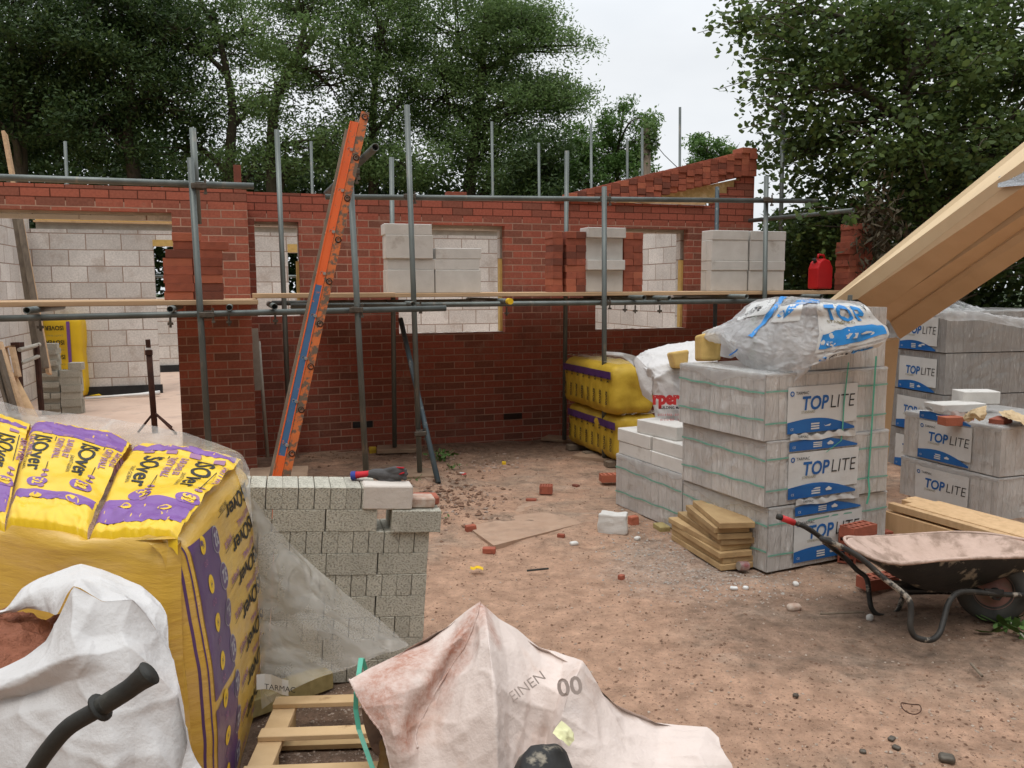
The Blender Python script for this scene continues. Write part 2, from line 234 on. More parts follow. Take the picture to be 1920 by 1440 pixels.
# ------------------------------------------------------------------ mesh building
class MB:
    def __init__(s, F=None): s.v = []; s.f = []; s.m = []; s.F = F or WORLD; s.n = 0
    def add(s, vs, fs, m=0):
        vs = np.asarray(vs, float); s.v.append(vs @ s.F.M().T + s.F.O); s.f += [tuple(i + s.n for i in f) for f in fs]; s.m += [m] * len(fs); s.n += len(vs); return s
    def box(s, a, b, m=0, ch=0.):
        """axis-aligned in this builder's frame, corner a to corner b, edges chamfered by ch"""
        a = np.minimum(a, b).astype(float), np.maximum(a, b).astype(float); lo, hi = a
        if ch <= 0:
            v = [(x, y, z) for z in (lo[2], hi[2]) for y in (lo[1], hi[1]) for x in (lo[0], hi[0])]
            return s.add(v, [(0, 2, 3, 1), (4, 5, 7, 6), (0, 1, 5, 4), (2, 6, 7, 3), (0, 4, 6, 2), (1, 3, 7, 5)], m)
        v = []; idx = {}
        for sx in (0, 1):
            for sy in (0, 1):
                for sz in (0, 1):
                    for ax in range(3):
                        p = [(lo, hi)[q][i] for i, q in enumerate((sx, sy, sz))]
                        for i, q in enumerate((sx, sy, sz)):
                            if i != ax: p[i] += ch if q == 0 else -ch
                        idx[(sx, sy, sz, ax)] = len(v); v.append(p)
        f = []
        for ax in range(3):
            o = [i for i in range(3) if i != ax]
            for sd in (0, 1):
                q = []
                for (p1, p2) in ((0, 0), (1, 0), (1, 1), (0, 1)):
                    k = [0, 0, 0]; k[ax] = sd; k[o[0]] = p1; k[o[1]] = p2; q.append(idx[(*k, ax)])
                if (sd == 0) == (ax != 1): q.reverse()
                f.append(tuple(q))
            for (p1, p2) in ((0, 0), (1, 0), (1, 1), (0, 1)):   # edges along ax
                ks = []
                for sd in (0, 1):
                    k = [0, 0, 0]; k[ax] = sd; k[o[0]] = p1; k[o[1]] = p2; ks.append(k)
                q = (idx[(*ks[0], o[0])], idx[(*ks[0], o[1])], idx[(*ks[1], o[1])], idx[(*ks[1], o[0])])
                f.append(q)
        for k in ((x, y, z) for x in (0, 1) for y in (0, 1) for z in (0, 1)): f.append(tuple(idx[(*k, ax)] for ax in range(3)))
        return s.add(v, f, m)
    def tube(s, pts, r, seg=12, m=0, cap=True, hollow=False, sy=1.):
        pts = [np.asarray(p, float) for p in pts]; rs = r if hasattr(r, '__len__') else [r] * len(pts)
        t0 = pts[1] - pts[0]; t0 /= np.linalg.norm(t0) + 1e-9; a = np.array([0, 0, 1.]) if abs(t0[2]) < .9 else np.array([1., 0, 0])
        n1 = np.cross(t0, a); n1 /= np.linalg.norm(n1); V = []
        for i, p in enumerate(pts):
            t = (pts[min(i + 1, len(pts) - 1)] - pts[max(i - 1, 0)]); t /= np.linalg.norm(t) + 1e-9
            n1 = n1 - t * (n1 @ t); n1 /= np.linalg.norm(n1) + 1e-9; n2 = np.cross(t, n1)
            for k in range(seg):
                an = 2 * math.pi * k / seg; V.append(p + (n1 * math.cos(an) + n2 * math.sin(an) * sy) * rs[i])
        fs = [(i * seg + k, i * seg + (k + 1) % seg, (i + 1) * seg + (k + 1) % seg, (i + 1) * seg + k) for i in range(len(pts) - 1) for k in range(seg)]
        L = len(V)
        if hollow:
            for i in (0, len(pts) - 1):
                q = pts[i] ; dirn = (pts[1] - pts[0]) if i == 0 else (pts[-2] - pts[-1]); dirn /= np.linalg.norm(dirn)
                base = i * seg; st = len(V)
                for k in range(seg): V.append(q + (V[base + k] - q) * .82)
                for k in range(seg): V.append(q + (V[base + k] - q) * .80 + dirn * .12)
                for k in range(seg):
                    k2 = (k + 1) % seg
                    fs += [(base + k, base + k2, st + k2, st + k), (st + k, st + k2, st + seg + k2, st + seg + k)]
                fs.append(tuple(range(st + seg, st + 2 * seg)))
        elif cap: fs += [tuple(range(seg)), tuple(range(L - seg, L))]
        return s.add(V, fs, m)
    def sheet(s, grid, m=0, flip=False):
        """grid: array (a, b, 3)"""
        g = np.asarray(grid, float); A, B = g.shape[:2]
        f = [(i * B + j, i * B + j + 1, (i + 1) * B + j + 1, (i + 1) * B + j) for i in range(A - 1) for j in range(B - 1)]
        return s.add(g.reshape(-1, 3), [tuple(reversed(q)) for q in f] if flip else f, m)
    def prism(s, poly, z0, z1, m=0, ax=2):
        """polygon in the two axes other than ax, extruded along ax"""
        o = [i for i in range(3) if i != ax]; V = []
        for z in (z0, z1):
            for p in poly:
                q = [0, 0, 0]; q[o[0]], q[o[1]] = p; q[ax] = z; V.append(q)
        n = len(poly)
        return s.add(V, [tuple(range(n))[::-1], tuple(range(n, 2 * n))] + [(i, (i + 1) % n, n + (i + 1) % n, n + i) for i in range(n)], m)
    def hull8(s, P, m=0):
        """eight points: bottom ring 0-3, top ring 4-7"""
        return s.add(P, [(0, 3, 2, 1), (4, 5, 6, 7), (0, 1, 5, 4), (1, 2, 6, 5), (2, 3, 7, 6), (3, 0, 4, 7)], m)
    def build(s, name, mats, parent=None, at=None, yaw=0., smooth=False, mod=None, fixn=True):
        V = np.concatenate(s.v) if s.v else np.zeros((0, 3))
        if parent is not None: M = MW[parent]
        else:
            at = V.mean(0) * [1, 1, 0] + [0, 0, V[:, 2].min()] if at is None else np.asarray(at, float)
            M = Matrix.Translation(at) @ Matrix.Rotation(R(yaw), 4, 'Z')
        Mi = np.array(M.inverted()); V = V @ Mi[:3, :3].T + Mi[:3, 3]
        me = bpy.data.meshes.new(name); me.from_pydata(V.tolist(), [], s.f); 
        for q in ([mats] if isinstance(mats, str) else mats): me.materials.append(MATS[q])
        if not isinstance(mats, str): me.polygons.foreach_set('material_index', s.m)
        if fixn:
            import bmesh
            bm = bmesh.new(); bm.from_mesh(me); bmesh.ops.recalc_face_normals(bm, faces=bm.faces); bm.to_mesh(me); bm.free()
        if smooth: me.polygons.foreach_set('use_smooth', [True] * len(me.polygons))
        me.update(); o = bpy.data.objects.new(name, me); COL.objects.link(o)
        if parent is not None: o.parent = parent
        else: o.matrix_world = M
        MW[o] = M; return o
MW = {}
def tag(o, label=None, cat=None, group=None, kind=None):
    for k, v in (('label', label), ('category', cat), ('group', group), ('kind', kind)):
        if v: o[k] = v
    return o
def thing(name, label, cat, at, yaw=0., group=None):
    o = bpy.data.objects.new(name, None); COL.objects.link(o); o.empty_display_size = .1
    M = Matrix.Translation(Vector(at)) @ Matrix.Rotation(R(yaw), 4, 'Z'); o.matrix_world = M; MW[o] = M
    return tag(o, label, cat, group)
def orient(o, F): o.matrix_world = Matrix([[*F.M()[i], F.O[i]] for i in range(3)] + [[0, 0, 0, 1]])
def panel(mb, x0, x1, z0, z1, y0, y1, holes=(), m=0, top=None):
    """a wall with rectangular openings, in the builder's frame; outer faces only"""
    xs = sorted({x0, x1, *[h[0] for h in holes], *[h[1] for h in holes]}); zs = sorted({z0, z1, *[h[2] for h in holes], *[h[3] for h in holes]})
    xs = [x for x in xs if x0 <= x <= x1]; zs = [z for z in zs if z0 <= z <= z1]
    def solid(i, j):
        if not (0 <= i < len(xs) - 1 and 0 <= j < len(zs) - 1): return False
        cx, cz = (xs[i] + xs[i + 1]) / 2, (zs[j] + zs[j + 1]) / 2
        return not any(h[0] < cx < h[1] and h[2] < cz < h[3] for h in holes)
    for i in range(len(xs) - 1):
        for j in range(len(zs) - 1):
            if not solid(i, j): continue
            a, b, c, d = xs[i], xs[i + 1], zs[j], zs[j + 1]
            V = [(a, y0, c), (b, y0, c), (b, y0, d), (a, y0, d), (a, y1, c), (b, y1, c), (b, y1, d), (a, y1, d)]; f = [(0, 1, 2, 3), (5, 4, 7, 6)]
            if not solid(i - 1, j): f.append((4, 0, 3, 7))
            if not solid(i + 1, j): f.append((1, 5, 6, 2))
            if not solid(i, j - 1): f.append((4, 5, 1, 0))
            if not solid(i, j + 1): f.append((3, 2, 6, 7))
            mb.add(V, f, m)
    return mb
_tc = {}
def textmesh(s, size, bold=0., shear=0.):
    k = (s, size, bold, shear)
    if k not in _tc:
        c = bpy.data.curves.new('t', 'FONT'); c.body = s; c.size = size; c.offset = bold; c.shear = shear; c.resolution_u = 3
        o = bpy.data.objects.new('t', c); COL.objects.link(o); me = bpy.data.meshes.new_from_object(o.evaluated_get(bpy.context.evaluated_depsgraph_get()))
        v = np.array([x.co[:2] for x in me.vertices]); f = [tuple(p.vertices) for p in me.polygons]
        bpy.data.objects.remove(o); bpy.data.curves.remove(c); bpy.data.meshes.remove(me); _tc[k] = (v, f)
    return _tc[k]
def text(mb, s, size, fn, m=0, bold=0., shear=0., rot=0., at=(0, 0), center=False, sx=1.):
    """letters laid through fn(x, y) -> point"""
    v, f = textmesh(s, size, bold, shear)
    if not len(v): return
    v = v * [sx, 1]
    if center: v = v - [(v[:, 0].min() + v[:, 0].max()) / 2, (v[:, 1].min() + v[:, 1].max()) / 2]
    a = R(rot); v = v @ np.array([[math.cos(a), math.sin(a)], [-math.sin(a), math.cos(a)]]) + at
    mb.add([fn(x, y) for x, y in v], f, m)
def flat(mb, poly, fn, m=0, n=1):
    mb.add([fn(x, y) for x, y in poly], [tuple(range(len(poly)))], m)
def fbm(p, s=1., o=4): return mnoise.fractal(Vector(p) * s, 1., 2., o)

# ================================================================== SETTING
def ground_h(x, y):
    h = .020 * fbm((x, y, 0), .9, 3) + .010 * fbm((x, y, 5), 5, 4)
    h += .022 * max(0, fbm((x, y, 9), 2.2, 3)) * (1 if y > 4.4 or x > 1.2 else .35)
    r = math.hypot(x + .75, y - 7.0); h += .05 * math.exp(-(r / .55) ** 2) * (.6 + fbm((x, y, 2), 7, 4))
    return h - .012
def make_ground():
    xs = np.concatenate([[-260, -90, -40, -20, -12, -8], np.arange(-6, -3, .25), np.arange(-3, 4.6, .035), np.arange(4.6, 8, .25), [9, 12, 20, 40, 90, 260]])
    ys = np.concatenate([[-60, -20, -5, 0, 1.], np.arange(1.4, 9.6, .035), np.arange(9.6, 12, .3), [13, 16, 22, 40, 90, 300]])
    A = np.zeros((len(xs), len(ys), 3))
    for i, x in enumerate(xs):
        for j, y in enumerate(ys):
            near = -3.1 < x < 4.7 and 1.3 < y < 9.7
            A[i, j] = (x, y, ground_h(x, y) if near else -.012 + .03 * math.sin(x * 1.3 + y))
    mb = MB(); mb.sheet(A, flip=True)
    m, t, b, o = newmat('earth'); n = N(t); v = n('TexCoord').outputs['Object']; s = n('SeparateXYZ', {0: v}).outputs
    red = n.mix(n.ramp(n.noise(v, 7, 6, .7), (.3, 0.), (.7, 1.)), (.50, .315, .215), (.40, .245, .165))
    dusty = n.mix(n.ramp(n.noise(v, 11, 6, .7), (.3, 0.), (.7, 1.)), (.41, .295, .215), (.30, .21, .15))
    dark = n.mix(n.ramp(n.noise(v, 16, 6, .75), (.35, 0.), (.68, 1.)), (.15, .105, .078), (.24, .165, .12))
    # bare red trodden strip in the middle and front, grey mortar dust by the packs, dark damp soil near the barrow
    def blob(cx, cy, rx, ry, w=.25, ang=0):
        ca, sa = math.cos(R(ang)), math.sin(R(ang))
        ux = n.math('ADD', n.math('MULTIPLY', n.math('SUBTRACT', s[0], cx), ca / rx), n.math('MULTIPLY', n.math('SUBTRACT', s[1], cy), sa / rx))
        uy = n.math('ADD', n.math('MULTIPLY', n.math('SUBTRACT', s[0], cx), -sa / ry), n.math('MULTIPLY', n.math('SUBTRACT', s[1], cy), ca / ry))
        d = n.math('SQRT', n.math('ADD', n.math('MULTIPLY', ux, ux), n.math('MULTIPLY', uy, uy)))
        d = n.math('ADD', d, n.math('MULTIPLY', n.math('SUBTRACT', n.noise(v, 2.2, 6, .7), .5), 1.5))
        return n.ramp(d, (1 - w, 1.), (1 + w, 0.))
    c = n.mix(n.ramp(n.noise(v, 1.3, 6, .7), (.44, 0.), (.62, .9)), red, dusty); c = n.mix(n.ramp(n.noise(v, 2.6, 7, .72), (.54, 0.), (.66, .75)), c, dark); c = n.mix(n.ramp(n.noise(n('Mapping', {0: v, 'Rotation': (0, 0, .5), 'Scale': (.5, 2.2, 1)}).outputs[0], 1.7, 6, .7), (.56, 0.), (.68, .6)), c, (.40, .31, .24))
    c = n.mix(blob(.1, 4.3, 1.0, 1.3, .3), c, red); c = n.mix(blob(.9, 3.2, 1.0, .5, .4, -12), c, red)
    c = n.mix(n.math('MULTIPLY', blob(1.85, 4.0, 1.2, .65, .4, 0), .6), c, dark); c = n.mix(n.math('MULTIPLY', blob(-1.0, 3.1, .8, .75, .35, 0), .75), c, dark)
    c = n.mix(n.math('MULTIPLY', blob(1.15, 5.0, .8, .6, .6, 30), .5), c, n.mix(n.ramp(n.noise(v, 30, 5, .8), (.4, 0.), (.6, 1.)), (.20, .155, .12), (.46, .40, .345)))
    c = n.mix(n.math('MULTIPLY', blob(.4, 9.0, 3., .9, .4, 18), .85), c, n.mix(n.ramp(n.noise(v, 14, 6, .75), (.35, 0.), (.68, 1.)), (.13, .085, .06), (.30, .20, .14)))
    c = n.mix(n.ramp(n.noise(v, 55, 4, .8), (.58, 0.), (.66, .85)), c, (.085, .055, .04))           # dark crumbs
    c = n.mix(n.ramp(n.noise(v, 80, 3, .8), (.66, 0.), (.71, .8)), c, (.60, .50, .42))           # pale crumbs
    c = n.mix(.75, c, n.ramp(n.noise(v, 8, 7, .74), (.32, .55), (.68, 1.35)), 'MULTIPLY'); far = n.ramp(n.math('MULTIPLY', s[1], .02), (.24, 0.), (.3, 1.)); c = n.mix(far, c, (.05, .07, .03))
    t.links.new(c, b.inputs['Base Color']); b.inputs['Roughness'].default_value = .97; b.inputs['Specular IOR Level'].default_value = .12
    t.links.new(n.bump(n.noise(v, 28, 8, .72), .9, .022, n.bump(n.noise(v, 120, 4, .7), .5, .006)), b.inputs['Normal'])
    tag(mb.build('ground', 'earth', at=(0, 0, 0), smooth=True, fixn=False), kind='structure')
make_ground()
# the concrete floor slab inside the house
plain('slab', (.62, .46, .36), (.52, .37, .285), 2.2, .95, .3, 40, c3=(.42, .31, .25), s3=3.5, t3=(.55, .72))
mb = MB(HF); mb.box((-9, .1, -.3), (-.66, .925, .205)); mb.box((-9, .925, -.3), (5.7, 8.6, .205)); tag(mb.build('floor_slab', 'slab', at=HF.O, yaw=18.1), kind='structure')

# ================================================================== THE HOUSE
house = thing('unfinished_house', 'half-built red brick house shell with white block inner walls behind the scaffold', 'building', HF.O, 18.1)
mb = MB(HF)
panel(mb, -9, 0, -.2, 2.583, 0, .102, holes=[(-6.5, -.636, -.3, 2.37)])
mb.box((-.1025, .102, -.2), (0, .82, 2.583)); mb.build('brick_wall', 'brickwork', house)
WIN = [(.072, .50, 1.42, 2.373), (1.505, 2.69, 1.212, 2.373), (3.775, 4.955, 1.212, 2.373)]
mb = MB(HF); panel(mb, 0, 5.84, -.2, 2.655, .82, .922, holes=WIN)
mb.box((5.30, .82, 2.655), (5.84, .922, 2.73)); mb.box((5.36, .82, 2.73), (5.84, .922, 2.805)); mb.box((5.48, .82, 2.805), (5.84, .922, 2.88)); mb.box((5.58, .82, 2.88), (5.84, .922, 2.955)); mb.box((5.65, .82, 2.955), (5.84, .922, 3.01))
mb.box((5.738, .922, -.2), (5.84, 5.1, 2.655)); mb.build('brick_wall', 'brickwork_back', house)
# odd brick left on the wall top
mb = MB(HF); hl = [(w[0] + (.03 if i else .0), w[1] - .0, w[2] + .03, w[3] - .02) for i, w in enumerate(WIN)]
panel(mb, 0.08, 5.7, .0, 2.50, 1.0, 1.1, holes=[(w[0] + .0, w[1] + .0, w[2] - .0, 2.335) for w in WIN]); mb.build('block_wall', 'blockwork', house)
mb = MB(HF); panel(mb, -9, -.03, .0, 2.52, .18, .28, holes=[(-6.5, -.62, -.1, 2.31)]); mb.build('block_wall', 'blockwork', house)
for k in range(12): mb = MB(HF); mb.box((-6.4 + k * .455 + .008, .172, 2.305), (-6.4 + (k + 1) * .455 - .004, .179, 2.345)); mb.build('lintel_block', 'aac', house)
# lintel undersides, cavity insulation strips at the reveals, sills of rough mortar
mb = MB(HF)
for w in WIN: mb = MB(HF); mb.box((w[0] - .05, .924, 2.345), (w[1] + .05, .998, 2.48)); mb.build('lintel', 'lintel_grey', house)
mb = MB(HF); mb.box((-6.5, .104, 2.35), (-.63, .168, 2.48)); mb.build('lintel', 'lintel_grey', house)
for (u, z0, z1) in ((2.69, 1.22, 2.02), (4.955, 1.22, 2.02), (.50, 1.5, 1.98)):
    mb = MB(HF); mb.box((u - .028, .925, z0), (u + .02, .997, z1)); mb.build('insulation_strip', 'yellow_insulation', house)
mb = MB(HF)
for w in WIN[1:]:
    mb = MB(HF); mb.box((w[0], .925, w[2] - .06), (w[1], .998, w[2] - .004))
    g = [[(w[0] + (w[1] - w[0]) * i / 40, .826 + .09 * j / 4, w[2] + .003 + .012 * abs(fbm((i * .4, j, w[0]), 1, 3)) * (0 < i < 40)) for j in range(5)] for i in range(41)]; mb.sheet(g, flip=True); mb.build('sill_mortar', 'rubble', house)
mb = MB(HF); mb.box((2.665, .812, .232), (2.88, .8195, .297), 0)
for k in range(5): mb.box((2.672, .806, .238 + k * .012), (2.873, .812, .243 + k * .012), 1)
mb.build('air_brick', ['black_membrane', 'rusty_steel'], house)
mb = MB(HF); mb.box((.99, .812, .232), (1.2, .8195, .297), 0); mb.build('air_brick', ['black_membrane', 'rusty_steel'], house)
# far inner wall
CW = HF.O; holes = [(-1.235, -.15, -.1, 2.31), (.62, 1.25, .9, 2.235)]
mb = MB(HF); panel(mb, -2.8, 6., 0, 2.53, 5.02, 5.12, holes=holes); mb.build('block_wall', 'blockwork', house)
mb = MB(HF); mb.box((-2.7, 5.022, 2.53), (5.7, 5.12, 2.62)); mb.build('lintel', 'lintel_grey', house)
mb = MB(HF); mb.box((-2.7, 5.022, 2.645), (5.7, 5.1, 2.78)); mb.build('insulation_strip', 'yellow_insulation', house)
mb = MB(HF); mb.box((-2.72, 4.98, 2.62), (5.7, 5.1, 2.645)); mb.build('wall_plate', 'pale_timber', house)
mb = MB(HF); mb.box((-1.235, 5.0, 2.312), (-.15, 5.018, 2.40)); mb.build('insulation_strip', 'yellow_insulation', house); mb = MB(HF); mb.box((.62, 5.0, 2.24), (1.25, 5.018, 2.36)); mb.build('insulation_strip', 'yellow_insulation', house)
mb = MB(HF); mb.box((5.56, 1.1, .2), (5.66, 5.019, 2.5)); mb.build('block_wall', 'blockwork', house)
mb = MB(HF); mb.box((-2.9, -.5 + .8, 0), (-2.8, 5.12, 2.75)); mb.build('block_wall', 'blockwork', house)      # the side wall on the left
mb = MB(HF); panel(mb, -1.6, 2.6, 0, 1.55, 8.3, 8.4, holes=[]); mb.build('block_wall', 'blockwork', house)   # the rearmost wall
mb = MB(HF); mb.box((-2.3, 4.985, .206), (-1.2, 5.017, .33)); mb.build('damp_proof_strip', 'black_membrane', house); mb = MB(HF); mb.box((-2.1, 8.26, .206), (1.2, 8.297, .33)); mb.build('damp_proof_strip', 'black_membrane', house)
# gable infill board behind the stepped brickwork, with a batten along its foot
p = [HF.pxl(x, y, .86) for x, y in ((1165, 381), (1400, 332), (1400, 381))]
mb = MB(HF); mb.prism([(q[0], q[2]) for q in p], .85, .875, ax=1); mb.build('gable_board', 'osb_yellow', house)
a = HF.pxl(1040, 376, .8); c = HF.pxl(1322, 381, .8); mb = MB(HF); mb.box((a[0], .79, 2.657), (c[0], .83, 2.682)); mb.build('batten', 'pale_timber', house)
# gable bearer under the dry bricks
pa = np.array(HF.pxl(1072, 381, .81)); pb = np.array(HF.pxl(1384, 333, .81))

# ------------------------------------------------------------------ loose bricks and blocks: one mesh of each kind, copied
def proto_mesh(name, size, mat, ch=.003, hole=None, rough=.0, seed=0):
    mb = MB(); x, y, z = [q / 2 for q in size]
    if hole:
        nx, ny, wx, wy = hole; hs = []
        for i in range(nx):
            for j in range(ny):
                cx = -x + size[0] * (i + .5) / nx; cy = -y + size[1] * (j + .5) / ny; hs.append((cx - wx / 2, cx + wx / 2, cy - wy / 2, cy + wy / 2))
        fr = Frame((0, 0, 0), 0); fr.X, fr.Y, fr.Z = np.array([1., 0, 0]), np.array([0, 0, 1.]), np.array([0, 1., 0]); mb.F = fr; panel_multi(mb, -x, x, -y, y, 0, size[2], hs)
    else: mb.box((-x, -y, 0), (x, y, size[2]), ch=ch)
    o = mb.build(name, mat, at=(0, 0, 0)); me = o.data; bpy.data.objects.remove(o)
    if rough:
        import bmesh
        bm = bmesh.new(); bm.from_mesh(me); bmesh.ops.subdivide_edges(bm, edges=bm.edges, cuts=4, use_grid_fill=True)
        for v in bm.verts:
            d = mnoise.noise_vector(v.co * 22 + Vector((seed, 0, 0))) * rough; v.co += d
        bm.to_mesh(me); bm.free()
    return me
def panel_multi(mb, x0, x1, z0, z1, y0, y1, holes):
    xs = sorted({x0, x1, *[h[0] for h in holes], *[h[1] for h in holes]}); zs = sorted({z0, z1, *[h[2] for h in holes], *[h[3] for h in holes]})
    def solid(i, j):
        if not (0 <= i < len(xs) - 1 and 0 <= j < len(zs) - 1): return False
        cx, cz = (xs[i] + xs[i + 1]) / 2, (zs[j] + zs[j + 1]) / 2
        return not any(h[0] < cx < h[1] and h[2] < cz < h[3] for h in holes)
    for i in range(len(xs) - 1):
        for j in range(len(zs) - 1):
            if solid(i, j):
                a, b, c, d = xs[i], xs[i + 1], zs[j], zs[j + 1]
                V = [(a, y0, c), (b, y0, c), (b, y0, d), (a, y0, d), (a, y1, c), (b, y1, c), (b, y1, d), (a, y1, d)]; f = [(0, 1, 2, 3), (5, 4, 7, 6)]
                if not solid(i - 1, j): f.append((4, 0, 3, 7))
                if not solid(i + 1, j): f.append((1, 5, 6, 2))
                if not solid(i, j - 1): f.append((4, 5, 1, 0))
                if not solid(i, j + 1): f.append((3, 2, 6, 7))
                mb.add(V, f, 0)
BRICK = proto_mesh('brick', (.215, .1025, .065), 'loose_brick', .0025)
BLOCKM = proto_mesh('aerated_block', (.44, .215, .1), 'aac', .005)
CBRICK = proto_mesh('concrete_brick', (.213, .063, .0945), 'concrete_brick', .002)
PERF = proto_mesh('perforated_brick', (.215, .1025, .065), 'loose_brick', hole=(5, 2, .024, .030))
def put(me, name, F, x, y, z, yaw=0., label=None, cat=None, group=None, axis=None, jit=.0, s=(1, 1, 1)):
    """one loose unit, foot centre at x, y, z of frame F; axis 'end' stands it on end, 'edge' on its long edge"""
    o = bpy.data.objects.new(name, me); COL.objects.link(o)
    a = R(yaw + random.uniform(-1, 1) * jit * 60); B = Matrix([[*F.M()[i]] for i in range(3)]).to_4x4()
    L = Matrix.Identity(4)
    if axis == 'edge': L = Matrix.Translation((0, 0, me['sy'] / 2)) @ Matrix.Rotation(R(90), 4, 'X') @ Matrix.Translation((0, 0, -me['sz'] / 2))
    if axis == 'end': L = Matrix.Translation((0, 0, me['sx'] / 2)) @ Matrix.Rotation(R(90), 4, 'Y') @ Matrix.Translation((0, 0, -me['sz'] / 2))
    p = F(x + random.uniform(-1, 1) * jit, y + random.uniform(-1, 1) * jit, z)
    o.matrix_world = Matrix.Translation(p) @ B @ Matrix.Rotation(a, 4, 'Z') @ L @ Matrix.Diagonal((*s, 1))
    return tag(o, label, cat, group)
for me, sz in ((BRICK, (.215, .1025, .065)), (BLOCKM, (.44, .215, .1)), (CBRICK, (.213, .063, .0945)), (PERF, (.215, .1025, .065))):
    me['sx'], me['sy'], me['sz'] = sz
ZP = 1.655; ZPL = 1.615      # tops of the right and the left scaffold platforms
lb = 'loose red brick stacked on the left platform in front of the brick pier'
for r in range(8):
    z = ZPL + r * .0655; xs = {7: [-.47], 6: [-.47, -.27]}.get(r, [-.545, -.328])
    for i, x in enumerate(xs):
        for k in (0, 1): put(BRICK, 'brick', HF, x + (.02 if r == 5 and i == 0 else 0), -.86 + k * .106, z, 0, lb, 'brick', 'loose bricks stacked on the left platform', jit=.006)
def fpos(px, n, y=500): return HF.pxl(px, y, n)[0]
# block stack in front of the first window, right platform
lg = 'white aerated block in the stack standing before the middle window opening'
x0 = fpos(725, -.32); bw = .445
for x, rows in ((x0 + .22, 'TFTF'), (x0 + .22 + bw + .01, 'TFF')):
    z = ZP
    for q in rows:
        if q == 'T': put(BLOCKM, 'aerated_block', HF, x, -.27, z, 0, lg, 'block', 'white blocks stacked before the middle window', axis='edge', jit=.008); put(BLOCKM, 'aerated_block', HF, x, -.165, z, 0, lg, 'block', 'white blocks stacked before the middle window', axis='edge', jit=.003); z += .2155
        else: put(BLOCKM, 'aerated_block', HF, x, -.21, z, 0, lg, 'block', 'white blocks stacked before the middle window', jit=.012); z += .1005
lg = 'white aerated block in the narrow column between two piles of loose bricks'; z = ZP; x = fpos(1134, -.3)
for q in 'TFTF':
    ax = 'edge' if q == 'T' else None; put(BLOCKM, 'aerated_block', HF, x, -.24, z, 0, lg, 'block', 'white blocks between two brick piles', axis=ax, jit=.006, s=(.93, 1, 1))
    if q == 'T': put(BLOCKM, 'aerated_block', HF, x, -.12, z, 0, lg, 'block', 'white blocks between two brick piles', axis=ax, jit=.004, s=(.93, 1, 1))
    z += .2155 if q == 'T' else .1005
lg = 'white aerated block in the double stack at the right end of the platform'
x = fpos(1369, -.3)
for k, xx in enumerate((x, x + .465)):
    z = ZP
    for q in 'TFTF':
        ax = 'edge' if q == 'T' else None
        for kk in ((0, 1) if q == 'T' else (0,)): put(BLOCKM, 'aerated_block', HF, xx, (-.24 + .107 * kk) if q == 'T' else -.187, z, 0, lg, 'block', 'white blocks stacked at the platform end', axis=ax, jit=.007)
        z += .2155 if q == 'T' else .1005
def brickpile(px, n, rows, z0, lab, grp, wide=2, yawalt=False):
    x = fpos(px, n)
    for r in range(rows):
        z = z0 + r * .0655
        if r % 4 != 3:
            for i in range(2): put(BRICK, 'brick', HF, x + (i - .5) * .1045, n + .1, z, 90, lab, 'brick', grp, jit=.003)
        else: 
            for kk in (0, 1): put(BRICK, 'brick', HF, x, n + .05 + .106 * kk, z, 0, lab, 'brick', grp, jit=.003)
brickpile(1080, -.3, 9, ZP, 'loose red brick in the pile left of the narrow white block column', 'bricks piled left of the narrow block column')
x = fpos(1055, -.36)
for r in range(9): put(BRICK, 'brick', HF, x - .03, -.2, ZP + r * .0655, 90, 'loose red brick in the pile left of the narrow white block column', 'brick', 'bricks piled left of the narrow block column', jit=.006)
brickpile(1187, -.3, 9, ZP, 'loose red brick in the pile right of the narrow white block column', 'bricks piled right of the narrow block column', wide=1, yawalt=False)
# the brick tower and the fuel can at the far right end of the platform
TF = Frame(HF.px(1598, 545, -.4), 18.1)
for r in range(11):
    w = 2 if r > 7 else 3
    for i in range(w):
        if True: put(BRICK, 'brick', TF, (i - (w - 1) / 2) * .1045 + .01 * (r % 2), 0, r * .0655, 90, 'loose red brick in the tall tower under the leaves beside the red can', 'brick', 'bricks in the tower beside the red can', jit=.006)
        elif i < 2: put(BRICK, 'brick', TF, 0.01, (i - .5) * .108, r * .0655, 0, 'loose red brick in the tall tower under the leaves beside the red can', 'brick', 'bricks in the tower beside the red can', jit=.006, s=(1.2 if w == 3 else 1, 1, 1))
FC = Frame(HF.px(1537, 542, -.35), 30)
can = thing('fuel_can', 'red plastic fuel can standing beside the tall brick tower', 'fuel can', FC.O, 30)
mb = MB(FC); mb.prism([(-.11, 0), (.11, 0), (.12, .02), (.12, .23), (.07, .31), (-.02, .33), (-.09, .29), (-.12, .22), (-.12, .02)], -.07, .07, ax=1); o = mb.build('can_body', 'red_plastic', can)
bv = o.modifiers.new('b', 'BEVEL'); bv.width = .018; bv.segments = 3
mb = MB(FC); mb.tube([(-.05, 0, .33), (-.04, 0, .37), (.04, 0, .365), (.065, 0, .31)], .013, 8); mb.build('handle', 'red_plastic', can, smooth=True)
mb = MB(FC); mb.tube([(-.085, 0, .29), (-.11, 0, .325)], .02, 10); mb.build('cap', 'black_rubber', can, smooth=True)
